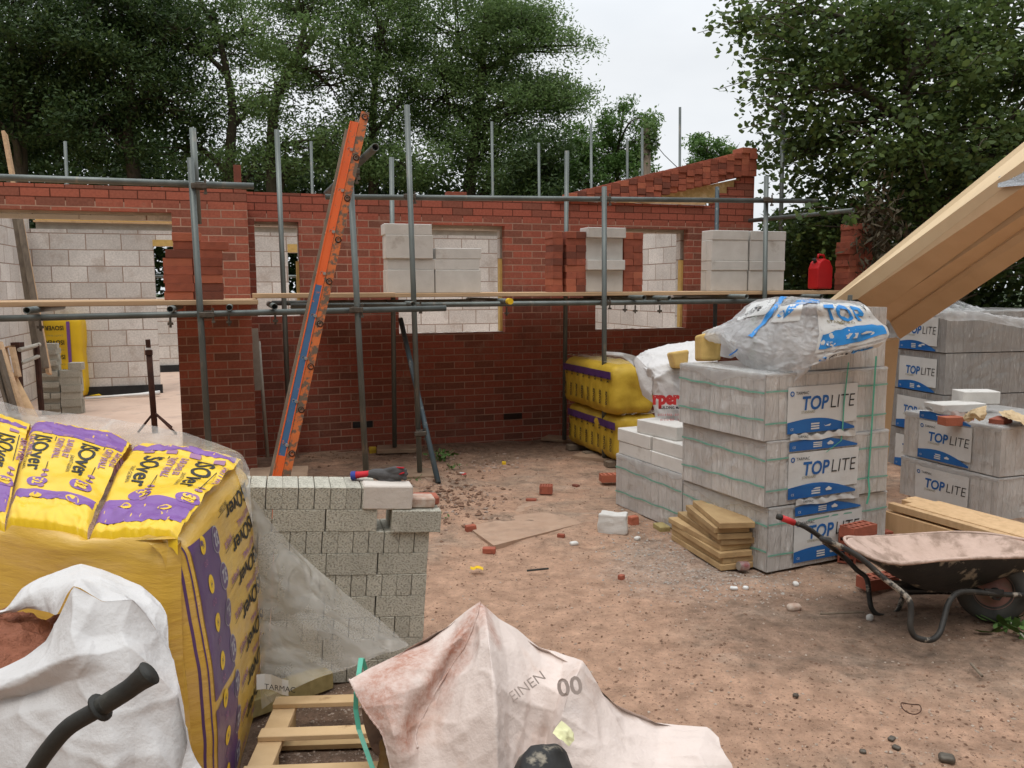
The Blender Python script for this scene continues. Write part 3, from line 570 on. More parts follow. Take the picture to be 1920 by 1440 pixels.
# the dry-laid raking bricks on the gable: header faces in columns that follow the slope
d = pb - pa; nb = 23; zA = HF.pxl(1074, 362, .81)[2]; zB = HF.pxl(1412, 281, .81)[2]
for i in range(nb):
    t = i / (nb - 1); x = pa[0] + (5.787 - pa[0]) * t; zt = zA + (zB - zA) * t
    for k in range(5):
        z = zt - .0685 * (k + 1) + random.uniform(-.003, .003)
        if k == 4 and 3.95 < x < 5.6: continue
        if x > 5.6: z = 3.0115 + .0655 * (4 - k)
        if z < 2.655: continue
        put(BRICK, 'brick', HF, x, .88 + random.uniform(-.012, .012), z, 90, 'loose red brick laid dry up the raking gable top', 'brick', 'bricks laid dry along the raking gable', s=(1, .98, 1))
o = put(BRICK, 'brick', HF, *HF.pxl(446, 349, -.02)[:1], .05, 2.583, 0, 'single orange brick standing on end on the wall top above the pier', 'brick', axis='end')
o = put(BRICK, 'brick', HF, HF.pxl(855, 366, .86)[0], .87, 2.655, 0, 'single red brick lying flat on the long wall top behind the guard rail', 'brick')

# ================================================================== SCAFFOLD
TR = .0242
def pole(F, parent, name, mat, P, r=TR, hollow=True):
    mb = MB(); mb.tube(P, r, 14, hollow=hollow); return mb.build(name, mat, parent, smooth=False)
def smooth_by_angle(o):
    for p in o.data.polygons: p.use_smooth = len(p.vertices) == 4
def coupler(parent, P, dirs=(0, 0, 1)):
    mb = MB(); P = np.array(P); dv = np.array(dirs, float)
    mb.tube([P - dv * .028, P + dv * .028], .036, 12, cap=True)
    X = HF.X; mb.F = Frame(P, 18.1); mb.box((-.055, -.045, -.02), (.055, -.022, .02), ch=.004); mb.tube([(.045, -.03, -.055), (.045, -.03, .05)], .008, 8); mb.box((.032, -.045, -.062), (.058, -.018, -.045))
    return mb.build('coupler', 'coupler_steel', parent)
def V3(F, px, py, n): return F.px(px, py, n)
sc1 = thing('scaffold', 'nearer tube scaffold lift on the left, carrying the board run before the brick pier', 'scaffold', HF(-.9, -1.15, 0), 18.1)
A = V3(HF, 361, 300, -1.2); Bt = HF(*[HF.pxl(393, 830, -1.2)[0], -1.2, 0]); 
def T(parent, name, P, mat='galvanised', r=TR):
    o = pole(HF, parent, name, mat, P, r); smooth_by_angle(o); return o
T(sc1, 'standard', [V3(HF, 357, 296, -1.2), Bt]); T(sc1, 'standard', [V3(HF, 361, 240, -1.14), V3(HF, 372, 420, -1.14)])
b2 = HF.pxl(683, 890, -1.2); T(sc1, 'standard', [V3(HF, 655, 296, -1.2), HF(b2[0] + .02, -1.2, 0)])
T(sc1, 'guard_rail', [V3(HF, -160, 327, -1.15), V3(HF, 476, 349, -1.15)])
T(sc1, 'ledger', [V3(HF, -160, 601, -1.15), V3(HF, 836, 578, -1.15)])
for (px, py, L) in ((50, 582, .75), (319, 580, .7), (430, 577, .7), (515, 575, .7)):
    e = V3(HF, px, py, -1.42); T(sc1, 'transom', [e, e + HF.Y * (L + .5)])
for (px, py) in ((373, 349), (388, 590), (667, 581), (657, 330)): coupler(sc1, V3(HF, px, py, -1.19))
for (px, py) in ((319, 597), (429, 594), (516, 592), (75, 603)):
    P = V3(HF, px, py, -1.17); mb = MB(Frame(P, 18.1)); mb.tube([(0, 0, .02), (0, 0, -.07)], .009, 8); mb.box((-.02, -.02, -.05), (.02, .02, -.03)); mb.build('clamp_bolt', 'coupler_steel', sc1)
T(sc1, 'transom', [D(704, 276, 5.35), D(612, 362, 7.5)], r=.0255)
coupler(sc1, D(660, 322, 6.45))
sc2 = thing('scaffold', 'longer tube scaffold run along the wall from the ladder to the right end', 'scaffold', HF(3, -.45, 0), 18.1)
def base(px, py, n=None):
    g = G(px, py, .045); return g
for (tx, ty, bx, by) in ((763, 197, 787, 884), (1133, 350, 1133, 857), (734, 295, 740, 838), (1063, 283, 1058, 824)):
    bb = G(bx, by, .05); nn = HF.loc(bb)[1]; T(sc2, 'standard', [HF.px(tx, ty, nn), bb], 'galvanised' )
T(sc2, 'standard', [V3(HF, 519, 243, .5), HF(HF.pxl(545, 860, .5)[0], .5, 0.02)])
for (tx, ty, bx, n) in ((1437, 330, 1437, -.45), (1345, 350, 1342, .55)):
    P = HF.pxl(bx, 600, n); T(sc2, 'standard', [V3(HF, tx, ty, n), HF(P[0], n, 0.)], 'galvanised' if n < 0 else 'blue_paint')
T(sc2, 'standard', [V3(HF, 1469, 205, .55), V3(HF, 1460, 600, .55)])
T(sc2, 'guard_rail', [V3(HF, 610, 369, -.49), V3(HF, 1532, 377, -.49)])
T(sc2, 'ledger', [V3(HF, 545, 574, -.49), V3(HF, 1580, 563, -.49)])
T(sc2, 'ledger', [HF(.2, .55, 1.56), HF(5.9, .55, 1.56)])
T(sc2, 'brace', [V3(HF, 751, 598, .1), G(822, 906, .02)], 'blue_paint', TR)
T(sc2, 'guard_rail', [V3(HF, 1405, 414, .6), D(1600, 394, 8.6)])
for (px, py, c) in ((775, 570, 0), (955, 565, 1), (1208, 558, 0), (1255, 559, 0), (1400, 556, 0), (1540, 556, 0)):
    e = V3(HF, px, py, -.72); T(sc2, 'transom', [e, e + HF.Y * 1.45])
    if c: 
        mb = MB(Frame(e, 18.1)); mb.tube([(0, -.035, 0), (0, .03, 0)], .029, 14); mb.build('end_cap', 'yellow_bag', sc2)
for (px, py) in ((767, 369), (1133, 373), (1437, 375), (1133, 568), (778, 575)): coupler(sc2, V3(HF, px, py, -.5))
for (px, py) in ((950, 580), (1172, 574), (1191, 576), (1237, 576), (1400, 574)):
    P = V3(HF, px, py, -.49); mb = MB(Frame(P, 18.1)); mb.tube([(0, 0, .02), (0, 0, -.06)], .008, 8); mb.box((-.018, -.018, -.045), (.018, .018, -.028)); mb.build('clamp_bolt', 'coupler_steel', sc2)
coupler(sc2, D(787, 812, 7.45))
sc3 = thing('scaffold', 'rear tube scaffold behind the house with only its pole tops showing', 'scaffold', HF(2, 6, 0), 18.1)
for (px, py, bx) in ((122, 265, 128), (583, 265, 586), (922, 228, 923), (1010, 268, 1010), (1108, 232, 1108), (1176, 262, 1175), (1204, 240, 1202), (1275, 201, 1272)):
    n = 6.2; P = HF.pxl(bx + 4, 560, n); T(sc3, 'standard', [V3(HF, px, py, n), HF(P[0], n, 0)])
T(sc3, 'ledger', [HF(-3, 6.2, 1.9), HF(7, 6.2, 1.9)])
# boards
def boards(x0, x1, ys, z, lab0, grp, split=None):
    for i, y in enumerate(ys):
        for (a, c) in ([(x0, x1)] if not split else [(x0, split + .1 * (i % 2)), (split + .1 * (i % 2) + .004, x1)]):
            mb = MB(HF); mb.box((a, y, z - .038), (c, y + .222, z), ch=.004); tag(mb.build('scaffold_board', 'scaffold_board', at=HF((a + c) / 2, y + .1, z - .038), yaw=18.1), lab0[i] if i < len(lab0) else lab0[-1], 'plank', grp)
boards(-3.6, .04, (-1.13, -.90, -.67, -.44, -.21), ZPL, ['front edge board of the left platform, before the brick pier', 'inner scaffold board of the left platform, under the loose brick stack', 'inner scaffold board of the left platform, under the loose brick stack', 'inner scaffold board of the left platform, under the loose brick stack'], 'boards of the left platform')
boards(.52, 6.3, (-.42, -.19, .04, .27, .50), ZP, ['front edge board of the long platform under the white block stacks', 'inner scaffold board of the long platform under the white block stacks', 'inner scaffold board of the long platform under the white block stacks', 'inner scaffold board of the long platform under the white block stacks'], 'boards of the long platform')
for k, (n, z) in enumerate(((-1.0, 1.625), (-.75, 1.625))):
    mb = MB(HF); a = HF.pxl(474, 565, n)[0]; c = HF.pxl(742, 560, n)[0]; mb.box((a, n, z), (c, n + .222, z + .038), ch=.004)
    tag(mb.build('scaffold_board', 'scaffold_board', at=HF(a, n, z), yaw=18.1), 'pale board bridging between the two platforms behind the orange ladder', 'plank', 'boards bridging behind the ladder')
# sole boards
def slab_at(px, py, w, l, th, yaw, lab, name='sole_board', mat='treated_timber', cat='board', z=.0):
    P = G(px, py, z); F = Frame(P, yaw); mb = MB(F); mb.box((-l / 2, -w / 2, 0), (l / 2, w / 2, th), ch=.004); return tag(mb.build(name, mat, at=P, yaw=yaw), lab, cat, None)
plain('dirty_board', (.36, .25, .17), (.27, .18, .12), 9, .95, .3, 50)
slab_at(1130, 862, .24, .56, .04, -30, 'wooden sole board under the scaffold pole nearest the yellow packs', mat='dirty_board')
slab_at(1057, 826, .22, .46, .035, -25, 'wooden sole board under the scaffold pole against the wall by the yellow packs', mat='dirty_board')
slab_at(782, 893, .34, .36, .04, 2, 'wooden sole board under the scaffold pole with the blue brace', mat='dirty_board')
slab_at(745, 845, .30, .42, .04, 8, 'wooden sole board under the dark blue scaffold pole by the wall', mat='dirty_board')

# ================================================================== LADDER
def lad(t, off, k, back=0.):
    """point on the ladder: t 0 (ground) .. 1 (top), off metres to the right of the left stile edge, k away from the viewer"""
    a = D(482, 1062, 5.30); b = D(667, 216, 5.62); X = (D(560, 600, 5.4) - D(540, 596, 5.4)); X /= np.linalg.norm(X)
    bk = np.array([-.30, .95, .02]); bk /= np.linalg.norm(bk)
    return a + (b - a) * t + X * off + bk * k
lr = thing('ladder', 'orange and blue painted extension ladder leaning against the scaffold', 'ladder', lad(0, 0, .1) * [1, 1, 0])
def bar(P0, P1, X, w, Y, d, mb, m=0):
    c = lambda P: [P, P + X * w, P + X * w + Y * d, P + Y * d]
    mb.hull8(c(P0) + c(P1), m)
LX = lad(0, 1, 0) - lad(0, 0, 0); LB = lad(0, 0, 1) - lad(0, 0, 0)
for k, sec in enumerate(((-.024, 0, .985), (.033, .0, 1.012))):
    off, t0, t1 = sec
    for side in (0, 1):
        segs = ((t0, .235, 'orange_paint'), (.235, .61, 'blue_worn'), (.61, t1, 'orange_paint')) if k == 0 and side == 0 else ((t0, t1, 'worn_orange' if side == 0 else 'grey_plank'),)
        for q, (a, c, mt) in enumerate(segs):
            mb = MB(); bar(lad(a, off, side * .33), lad(c, off, side * .33), LX, .054, LB, .022, mb)
            mb.build('stile', mt, lr)
            if side == 0 and k == 0:
                mb = MB(); bar(lad(a, off - .004, -.004), lad(c, off - .004, -.004), LX, .007, LB, .03, mb); bar(lad(a, off + .047, -.004), lad(c, off + .047, -.004), LX, .007, LB, .006, mb); mb.build('stile_flange', 'orange_paint', lr)
    for i in range(11):
        t = .055 + i * .0945 + (.015 if k == 0 else .0); 
        if t > t1 - .01: continue
        mb = MB(); mb.tube([lad(t, off + .03, -.004 if k else .0), lad(t, off + .03, .36)], .013, 10, hollow=True); mb.build('rung', 'aluminium', lr)
        if k == 0:
            mb = MB(); mb.tube([lad(t, off + .045, -.012), lad(t, off + .045, .01)], .011, 8); mb.build('bolt', 'aluminium', lr)
        else:
            mb = MB(); P = lad(t, off + .03, -.0055); n_ = -LB; 
            ringo = [P + (LX * math.cos(a) + np.cross(n_, LX) * math.sin(a)) * .019 for a in np.linspace(0, 2 * math.pi, 17)]; mb.tube(ringo, .0035, 6, cap=False); mb.build('rung_collar', 'rusty_steel', lr)
# box of black pads and props at the foot of the wall
bx = G(508, 905, 0); F = Frame(D(512, 872, 6.9) * [1, 1, 0], 12); mb = MB(F)
pad = thing('pad_stack', 'dark stack of pads with a board on top beside the brick pier', 'pads', F.O, 12)
for i in range(5):
    mb = MB(F); mb.box((-.22, -.2, .02 + i * .028), (.26, .2, .045 + i * .028), ch=.008); mb.build('pad', 'black_rubber', pad)
mb = MB(F); mb.box((-.2, -.2, .17), (.28, .2, .19), ch=.003); mb.build('pad', 'dirty_board', pad)
mb = MB(); bar(HF.px(471, 616, .3), HF.px(489, 812, .3), HF.X, .055, HF.Y, .03, mb); 
mb = MB(); a = HF.px(471, 616, .25); c = HF.px(478, 732, .25); bar(c, a, HF.X, .062, HF.Y, .02, mb)
tag(mb.build('board_offcut', 'lintel_grey'), 'pale grey board offcut leaning in the corner right of the brick pier', 'board')
mb = MB(); mb.tube([HF.px(485, 640, .35), HF.px(502, 858, .2)], .017, 10); tag(mb.build('plastic_pipe', 'lintel_grey', smooth=True), 'thin grey pipe leaning in the corner behind the pad stack', 'pipe')

# ================================================================== BLOCK PACKS ON THE RIGHT
def house_icon(mb, fn, x, y, s, m): flat(mb, [(x - s, y), (x, y + s * .55), (x + s, y), (x + s * .75, y - .0), (x + s * .7, y - s * .25), (x - s * .7, y - s * .25), (x - s * .75, y)], fn, m)
def toplabel(parent, fn, w=.46, h=.33, band=True, dark=False, logo=True, upper=False):
    """printed film label: fn(x, y, lift) with x 0..w, y 0..h"""
    mb = MB(); nx, ny = 12, 8
    mb.sheet([[fn(w * i / nx, h * (j / ny), .002) for j in range(ny + 1)] for i in range(nx + 1)], 0)
    f2 = lambda x, y: fn(x, y, .0045); f3 = lambda x, y: fn(x, y, .0060)
    sz = w * .205
    def wave(y0, hh, flip=1):
        top = [(w * t, y0 + hh * (1.0 - .0 * t) * (1 + .35 * math.sin(t * 3.1)) * (1 - t ** 3 * .9)) for t in np.linspace(0, .97, 12)]
        flat(mb, [(0, y0)] + [(w * .97, y0)] + top[::-1], f2, 1)
        for k in range(3): flat(mb, [(w * .33, y0 + hh * (.25 + .22 * k)), (w * .45, y0 + hh * (.25 + .22 * k)), (w * .45, y0 + hh * (.38 + .22 * k)), (w * .33, y0 + hh * (.38 + .22 * k))], f3, 2)
        house_icon(mb, f3, w * .57, y0 + hh * .55, w * .055, 2)
        text(mb, 'CE', .02, f3, 2, at=(w * .04, y0 + hh * .3))
    if band: wave(-.045, .068)
    if upper:
        wave(h + .012, .055)
        cr_ = lambda x, y, l=0.: fn(x, y + .006 * math.sin(x * 21 + h), .009 + l + .003 * math.sin(x * 60 + y * 90) * math.sin(x * 23))
        mb.sheet([[cr_(w * .0 + w * .93 * i / 40, h + .076 + (.034 + .008 * math.sin(i * .9)) * j / 5) for j in range(6)] for i in range(41)], 0); text(mb, 'TARMAC', .022, lambda x, y: cr_(x, y, .003), 3, at=(.05, h + .086))
    if logo:
        ring = [(.030 + .016 * math.cos(a), h * .83 + .016 * math.sin(a)) for a in np.linspace(0, 2 * math.pi, 19)]; rin = [(.030 + .009 * math.cos(a), h * .83 + .009 * math.sin(a)) for a in np.linspace(0, 2 * math.pi, 19)]
        for i in range(18): flat(mb, [ring[i], ring[i + 1], rin[i + 1], rin[i]], f2, 1)
        text(mb, 'TARMAC', .026, f2, 3, at=(.058, h * .80))
    text(mb, 'TOP', sz, f2, 1, bold=.0028, shear=.12, at=(w * .19, h * .40), sx=.94); v, _ = textmesh('TOP', sz, .0028, .12)
    text(mb, 'LITE', sz, f2, 3, bold=-.0012, shear=.12, at=(w * .19 + v[:, 0].max() * .94 + .006, h * .40), sx=.97)
    text(mb, 'STANDARD', .021, f2, 4, at=(w * .19, h * .31))
    return mb.build('printed_label', ['label_white', 'blue_ink', 'label_white', 'black_ink', 'grey_ink'], parent, fixn=False)
def strap(parent, pts, w, nrm, mat='green_strap_faded', name='strap'):
    mb = MB(); g = []
    for p in pts: g.append([np.array(p) + np.array(nrm) * .004, np.array(p) + np.array(nrm) * .004 + np.array([0, 0, w])])
    mb.sheet(g); return mb.build(name, mat, parent, fixn=False)
def wrapped(F, x0, x1, y0, y1, z0, z1, label, labels=(), group=None, cat='block pack', seed=0, bulge=.008, film=True, straps=True, mat='wrapped_blocks'):
    t = thing('block_pack', label, cat, F((x0 + x1) / 2, (y0 + y1) / 2, z0), F.yaw, group)
    nx, nz = 14, 8; mb = MB(F)
    def side(P0, P1, nrm):
        g = []
        for i in range(nx + 1):
            row = []
            for j in range(nz + 1):
                u = i / nx; w = j / nz; p = np.array(P0) + (np.array(P1) - np.array(P0)) * u; e = min(1, 6 * u, 6 * (1 - u)) * min(1, 6 * w, 6 * (1 - w))
                q = np.array([p[0], p[1], z0 + (z1 - z0) * w]) + np.array(nrm) * e * bulge * (fbm((p[0] * 3, p[1] * 3 + seed, w * 2), 2, 3)) ; row.append(q)
            g.append(row)
        mb.sheet(g)
    side((x0, y0), (x1, y0), (0, -1, 0)); side((x1, y0), (x1, y1), (1, 0, 0)); side((x1, y1), (x0, y1), (0, 1, 0)); side((x0, y1), (x0, y0), (-1, 0, 0))
    mb.sheet([[(x0 + (x1 - x0) * i, y0 + (y1 - y0) * j, z1) for j in (0, 1)] for i in (0, 1)]); mb.sheet([[(x0 + (x1 - x0) * i, y0 + (y1 - y0) * j, z0) for j in (0, 1)] for i in (0, 1)])
    o = mb.build('block_stack', mat, t, fixn=False)
    if straps:
        H = z1 - z0; nS = np.array(F.Y) * -1; nL = F.X * -1
        for zf in (.26, .74):
            P = [F(x0 - .003, y1 - (y1 - y0) * k / 12, z0 + H * (zf + .04 * (k / 12) * (-1 if zf > .5 else 1) + .01 * math.sin(k * 1.7 + seed))) for k in range(13)]
            strap(t, P, .011, nL); P = [F(x0 + (x1 - x0) * k / 12, y0 - .003, z0 + H * (zf - .02 + .008 * math.sin(k + seed))) for k in range(13)]; strap(t, P, .010, nS)
    if film:   # gathered film folded over the top and the bottom edge
        rs = random.Random(seed); mb = MB(F)
        for (P0, P1, nv) in (((x0, y1), (x0, y0), (-1, 0, 0)), ((x0, y0), (x1, y0), (0, -1, 0))):
            g = []
            n_ = 60
            for k in range(n_ + 1):
                u = k / n_; p = np.array([P0[0] + (P1[0] - P0[0]) * u, P0[1] + (P1[1] - P0[1]) * u]); drop = .028 + .055 * math.exp(-((u - .45) / .16) ** 2) + .03 * abs(fbm((u * 5, seed, 0), 1, 3)) if nv[0] else .012 + .02 * abs(fbm((u * 7, seed, 0), 1, 3))
                cr = [.004 + .012 * abs(fbm((u * 22, seed, w), 1, 2)) for w in range(4)]
                c3 = lambda o, z: (p[0] + nv[0] * o, p[1] + nv[1] * o, z)
                g.append([c3(-.16 if nv[0] else -.10, z1 + .004 + .006 * abs(fbm((u * 9, seed, 3), 1, 3))), c3(-.03, z1 + .006 + cr[0] * .6), c3(cr[1] * .5 + .002, z1 + .002), c3(.004 + cr[2] * .5, z1 - drop * .5), c3(.003 + cr[3] * .4, z1 - drop)])
            mb.sheet(g)
        o2 = mb.build('film_fold', 'cling_film', t, smooth=True, fixn=False); o2.modifiers.new('s', 'SUBSURF').render_levels = 1
    for (face, px, pz, w, h, kw) in labels:
        if face == 'r': fn = lambda x, y, l, px=px, pz=pz: F(x0 + px + x, y0 - l - .006 + .003 * fbm((x * 8, y * 8, seed), 1, 2), z0 + pz + y + .0 )
        else: fn = lambda x, y, l, px=px, pz=pz: F(x0 - l - .006 + .003 * fbm((x * 8, y * 8, seed), 1, 2), y1 - px - x, z0 + pz + y)
        toplabel(t, fn, w, h, **kw)
    return t
K = G(1437, 1074); tier = []
PF = Frame(K, 24.7)
for k, (zz, dx, nm) in enumerate(((.0, 0, 'bottom film-wrapped pack of aerated blocks in the near stack, behind the barrow handle'), (.402, -.03, 'middle film-wrapped pack of aerated blocks in the near stack, with its printed label clear'), (.80, -.05, 'third film-wrapped pack of aerated blocks in the near stack, directly under the draped sheet'))):
    F = Frame(PF(dx, 0, zz), 24.7 + (.6, -.5, .4)[k]); wrapped(F, 0, .985, 0, .82, .0, .394, nm, [('r', .165 if k else .20, .075, .56, .235, dict(upper=k < 2))], 'wrapped packs in the near stack', seed=k * 3 + 1)
    tier.append(F)
F4 = Frame(PF(-.06, 0, 1.2), 24.9); top4 = wrapped(F4, .37, .985, .02, .50, 0, .37, 'open short pack of aerated blocks on top of the near stack, half under the sheet', (), seed=12, film=False, straps=False)
# vertical green straps hanging on the right face
for (x, za, zb) in ((.63, .42, 1.22), (.86, -.02 + .04, 1.28)):
    pass
def ribbon(P, w, wdir, name='strap', mat='green_strap', lab=None, cat=None, parent=None):
    mb = MB(); wd = np.array(wdir) * w / 2; mb.sheet([[np.array(p) - wd, np.array(p) + wd] for p in P]); o = mb.build(name, mat, parent, fixn=False)
    sm = o.modifiers.new('s', 'SOLIDIFY'); sm.thickness = .0012
    return tag(o, lab, cat)
ribbon([PF(.80, -.02, 1.27), PF(.795, -.018, 1.0), PF(.79, -.02, .82), PF(.785, -.016, .5), PF(.785, -.03, .42)], .014, PF.X, lab='green plastic strap hanging down the right of the near block stack', cat='strap')
ribbon([PF(.58, -.012, 1.24), PF(.555, -.014, 1.0), PF(.55, -.014, .80), PF(.54, -.016, .76), PF(.42, -.02, .70)], .010, PF.X, lab='faded green strap hanging beside the printed labels of the near stack', cat='strap')
ribbon([PF(.785, -.03, .425), PF(.775, -.035, .39), PF(.755, -.04, .345)], .016, PF.X, lab='loose cut end of green strap on the near stack', cat='strap')
# second pack behind with loose blocks on it
wrapped(Frame(PF(.04, .9, 0), 24.7), 0, .9, 0, .86, 0, .405, 'low film-wrapped pack of blocks behind the near stack, with loose blocks on top', (), seed=30)
P2 = Frame(PF(.04, .9, .408), 24.7); lg = 'bare white aerated block lying flat on the low pack under the merchant bag'
for zz in (0, .101):
    for yy in (.63, .18):
        for xx in (.11, .335): put(BLOCKM, 'aerated_block', P2, xx + random.uniform(-.01, .01) + (.0 if zz else .008), yy, zz, 90, lg, 'block', 'loose blocks on the low pack', jit=.008)
put(BLOCKM, 'aerated_block', P2, .15, .40, .202, 96, 'topmost white block lying crosswise on the low pack beside the merchant bag', 'block')
# ---- right hand packs
KR = D(1879, 802, 6.0); RF = Frame(KR * [1, 1, 0], 20)
zt = KR[2]
for k in range(2):
    z0 = zt - .37 * (2 - k) ; F = Frame(RF(0, 0, z0 + (0 if k == 0 else .004)), 20.5 - k)
    t = wrapped(F, 0, 1.0, 0, .9, 0, .365, ('lower torn-labelled pack of blocks behind the pale timbers', 'upper pack of blocks at the right with bricks and paper lying on it')[k], [('l', .16, .06, .50, .26, dict(upper=k == 1, band=k == 1, logo=True))], 'packs in the right-hand front stack', seed=40 + k, straps=False)
mb = MB(RF); mb.box((0.02, .02, -.05), (.98, .88, zt - .745)); tag(mb.build('pallet', 'treated_timber', at=RF.O, yaw=20), 'timber pallet under the right-hand front block stack', 'pallet')
KB = D(1777, 583, 7.3); BF = Frame(KB * [1, 1, 0], 12)
for k in range(4):
    z1 = KB[2] - .375 * k
    F = Frame(BF(.01 * (k % 2), 0, z1 - .37), 12 + .5 * (k % 2)); names = ['top', 'second', 'third', 'bottom']
    wrapped(F, 0, 1.35, 0, 1.0, 0, .368, f'{names[k]} wrapped pack of the tall shaded block stack under the big rafter', [('l', .40, .05, .50, .26, dict(upper=False, logo=False))], 'packs in the tall shaded stack', seed=50 + k, straps=False, film=k == 0, mat='wrapped_shaded')
# things on the right front stack
Q = Frame(RF(0, 0, zt), 20)
put(BRICK, 'brick', Frame(D(1792, 788, 6.35), 5), 0, 0, -.035, 4, 'dull red brick under a white block at the edge of the right-hand pack', 'brick', s=(1.1, 1, 1))
put(BLOCKM, 'aerated_block', Frame(D(1790, 762, 6.6), 5), 0, 0, -.03, 6, 'low white block lying behind the dull red brick on the right-hand pack', 'block', s=(.9, 1, .6))
put(BLOCKM, 'aerated_block', Frame(D(1829, 748, 6.75), 5), 0, 0, -.03, -6, 'chipped white block lying highest on the right-hand pack', 'block', s=(.66, .9, 1))
put(BRICK, 'brick', Frame(D(1876, 792, 6.2), 20), 0, 0, -.03, 24, 'red brick half hidden under brown paper at the far right', 'brick')

# ================================================================== SURFACES FROM CONTROL POINTS (cloth, film, bags)
def cloth(name, ctrl, tris, mat, parent=None, sub=4, amp=.012, scale=.12, at=None, thick=0., crease=()):
    """ctrl: world points; tris: faces over them. Catmull-Clark smoothing, then fine folds along the normals"""
    me = bpy.data.meshes.new(name); V = np.array(ctrl)
    if parent is not None: M = MW[parent]
    else: M = Matrix.Translation(V.mean(0) * [1, 1, 0] + [0, 0, V[:, 2].min()] if at is None else at)
    Mi = np.array(M.inverted()); L = V @ Mi[:3, :3].T + Mi[:3, 3]; me.from_pydata(L.tolist(), [], tris)
    for q in ([mat] if isinstance(mat, str) else mat): me.materials.append(MATS[q])
    me.polygons.foreach_set('use_smooth', [True] * len(me.polygons)); o = bpy.data.objects.new(name, me); COL.objects.link(o)
    if crease:
        import bmesh
        bm = bmesh.new(); bm.from_mesh(me); cl = bm.edges.layers.float.new('crease_edge'); bm.verts.ensure_lookup_table(); cs = {tuple(sorted(c[:2])): c[2] for c in crease}
        for e in bm.edges:
            k = tuple(sorted(v.index for v in e.verts))
            if k in cs: e[cl] = cs[k]
        bm.to_mesh(me); bm.free()
    sb = o.modifiers.new('s', 'SUBSURF'); sb.levels = sub; sb.render_levels = sub
    if amp:
        tx = bpy.data.textures.new(name, 'DISTORTED_NOISE'); tx.noise_scale = scale; tx.distortion = 1.4; tx.noise_basis = 'BLENDER_ORIGINAL'; tx.noise_distortion = 'ORIGINAL_PERLIN'
        dm = o.modifiers.new('d', 'DISPLACE'); dm.texture = tx; dm.strength = amp; dm.mid_level = .5; dm.texture_coords = 'LOCAL'
        tx2 = bpy.data.textures.new(name + 'f', 'MARBLE'); tx2.noise_scale = scale * .7; tx2.turbulence = 12; tx2.marble_type = 'SHARP'
        dm2 = o.modifiers.new('e', 'DISPLACE'); dm2.texture = tx2; dm2.strength = amp * .35; dm2.mid_level = .5; dm2.texture_coords = 'LOCAL'
    if thick: sd = o.modifiers.new('t', 'SOLIDIFY'); sd.thickness = thick
    if parent is not None: o.parent = parent
    else: o.matrix_world = M
    MW[o] = M; return o
def gridcloth(name, rows, mat, parent=None, sub=4, amp=.012, scale=.12, soft=.45, seed=0., thick=0., ridge=1.):
    """rows of (px, py, depth) control points, filled in with half-taut folds: soft 0 = flat facets, 1 = rounded"""
    P = np.array([[D(*p) for p in r] for r in rows]); n = 2 ** min(sub + 0, 4)
    def refine(A):
        m = len(A); E_ = np.concatenate([[2 * A[0] - A[1]], A, [2 * A[-1] - A[-2]]]); out = []
        for k in range(m - 1):
            for t in np.arange(n) / n:
                p0, p1, p2, p3 = E_[k:k + 4]; c = .5 * (2 * p1 + (p2 - p0) * t + (2 * p0 - 5 * p1 + 4 * p2 - p3) * t * t + (3 * p1 - p0 - 3 * p2 + p3) * t ** 3)
                e = t if t < .5 else 1 - t; w = soft + (1 - soft) * min(1, e * 6) * 0
                out.append(c * soft + (p1 * (1 - t) + p2 * t) * (1 - soft))
        out.append(A[-1]); return np.array(out)
    Q = refine(P); Q = np.swapaxes(refine(np.swapaxes(Q, 0, 1)), 0, 1)
    du = np.gradient(Q, axis=0); dv = np.gradient(Q, axis=1); nn = np.cross(du, dv); nn /= np.linalg.norm(nn, axis=2, keepdims=True) + 1e-9
    H = np.zeros(Q.shape[:2]); A, B = H.shape
    for i in range(A):
        for j in range(B):
            p = Vector(Q[i, j]) ; q = p + mnoise.noise_vector(p * (1.5 / scale * .3)) * scale * .9
            r1 = 1 - abs(mnoise.noise(Vector((q.x * 1.0 + seed, q.y, q.z * .6)) / scale)) * 2.2; r2 = 1 - abs(mnoise.noise(Vector((q.x * .5 + q.z * .9 + seed, q.y, q.z * .35 - q.x * .3)) / (scale * .45))) * 2.2
            r3 = mnoise.noise(Vector((q.x, q.y, q.z + seed)) / (scale * .18))
            H[i, j] = max(0, r1) ** 2 * .75 + max(0, r2) ** 3 * .38 + r3 * .06
    e = np.minimum(np.arange(A), np.arange(A)[::-1])[:, None] * np.ones(B)[None]; f_ = np.minimum(np.arange(B), np.arange(B)[::-1])[None] * np.ones(A)[:, None]
    Q = Q + nn * ((H - .35) * amp * ridge * (.35 + .65 * np.clip(np.minimum(e, f_) / 4, 0, 1)))[..., None]
    mb = MB(); mb.sheet(Q); o = mb.build(name, mat, parent, smooth=True, fixn=False)
    if thick: sd = o.modifiers.new('t', 'SOLIDIFY'); sd.thickness = thick
    return o

gridcloth('loose_film', [[(1700, 581, 7.9), (1740, 574, 7.9), (1780, 560, 7.9), (1822, 572, 7.9), (1870, 588, 7.9), (1925, 592, 7.9)], [(1700, 584, 7.6), (1745, 580, 7.55), (1785, 572, 7.5), (1830, 580, 7.5), (1880, 592, 7.5), (1930, 597, 7.5)], [(1720, 586, 7.3), (1752, 585, 7.27), (1782, 586, 7.24), (1832, 588, 7.24), (1885, 596, 7.24), (1930, 602, 7.24)], [(1735, 592, 7.28), (1760, 596, 7.25), (1786, 602, 7.2), (1836, 600, 7.2), (1888, 610, 7.2), (1932, 618, 7.2)]], 'cling_film', [o for o in bpy.data.objects if o.name.startswith('block_pack') and str(o.get('label', '')).startswith('top wrapped')][0], sub=3, amp=.03, scale=.09)

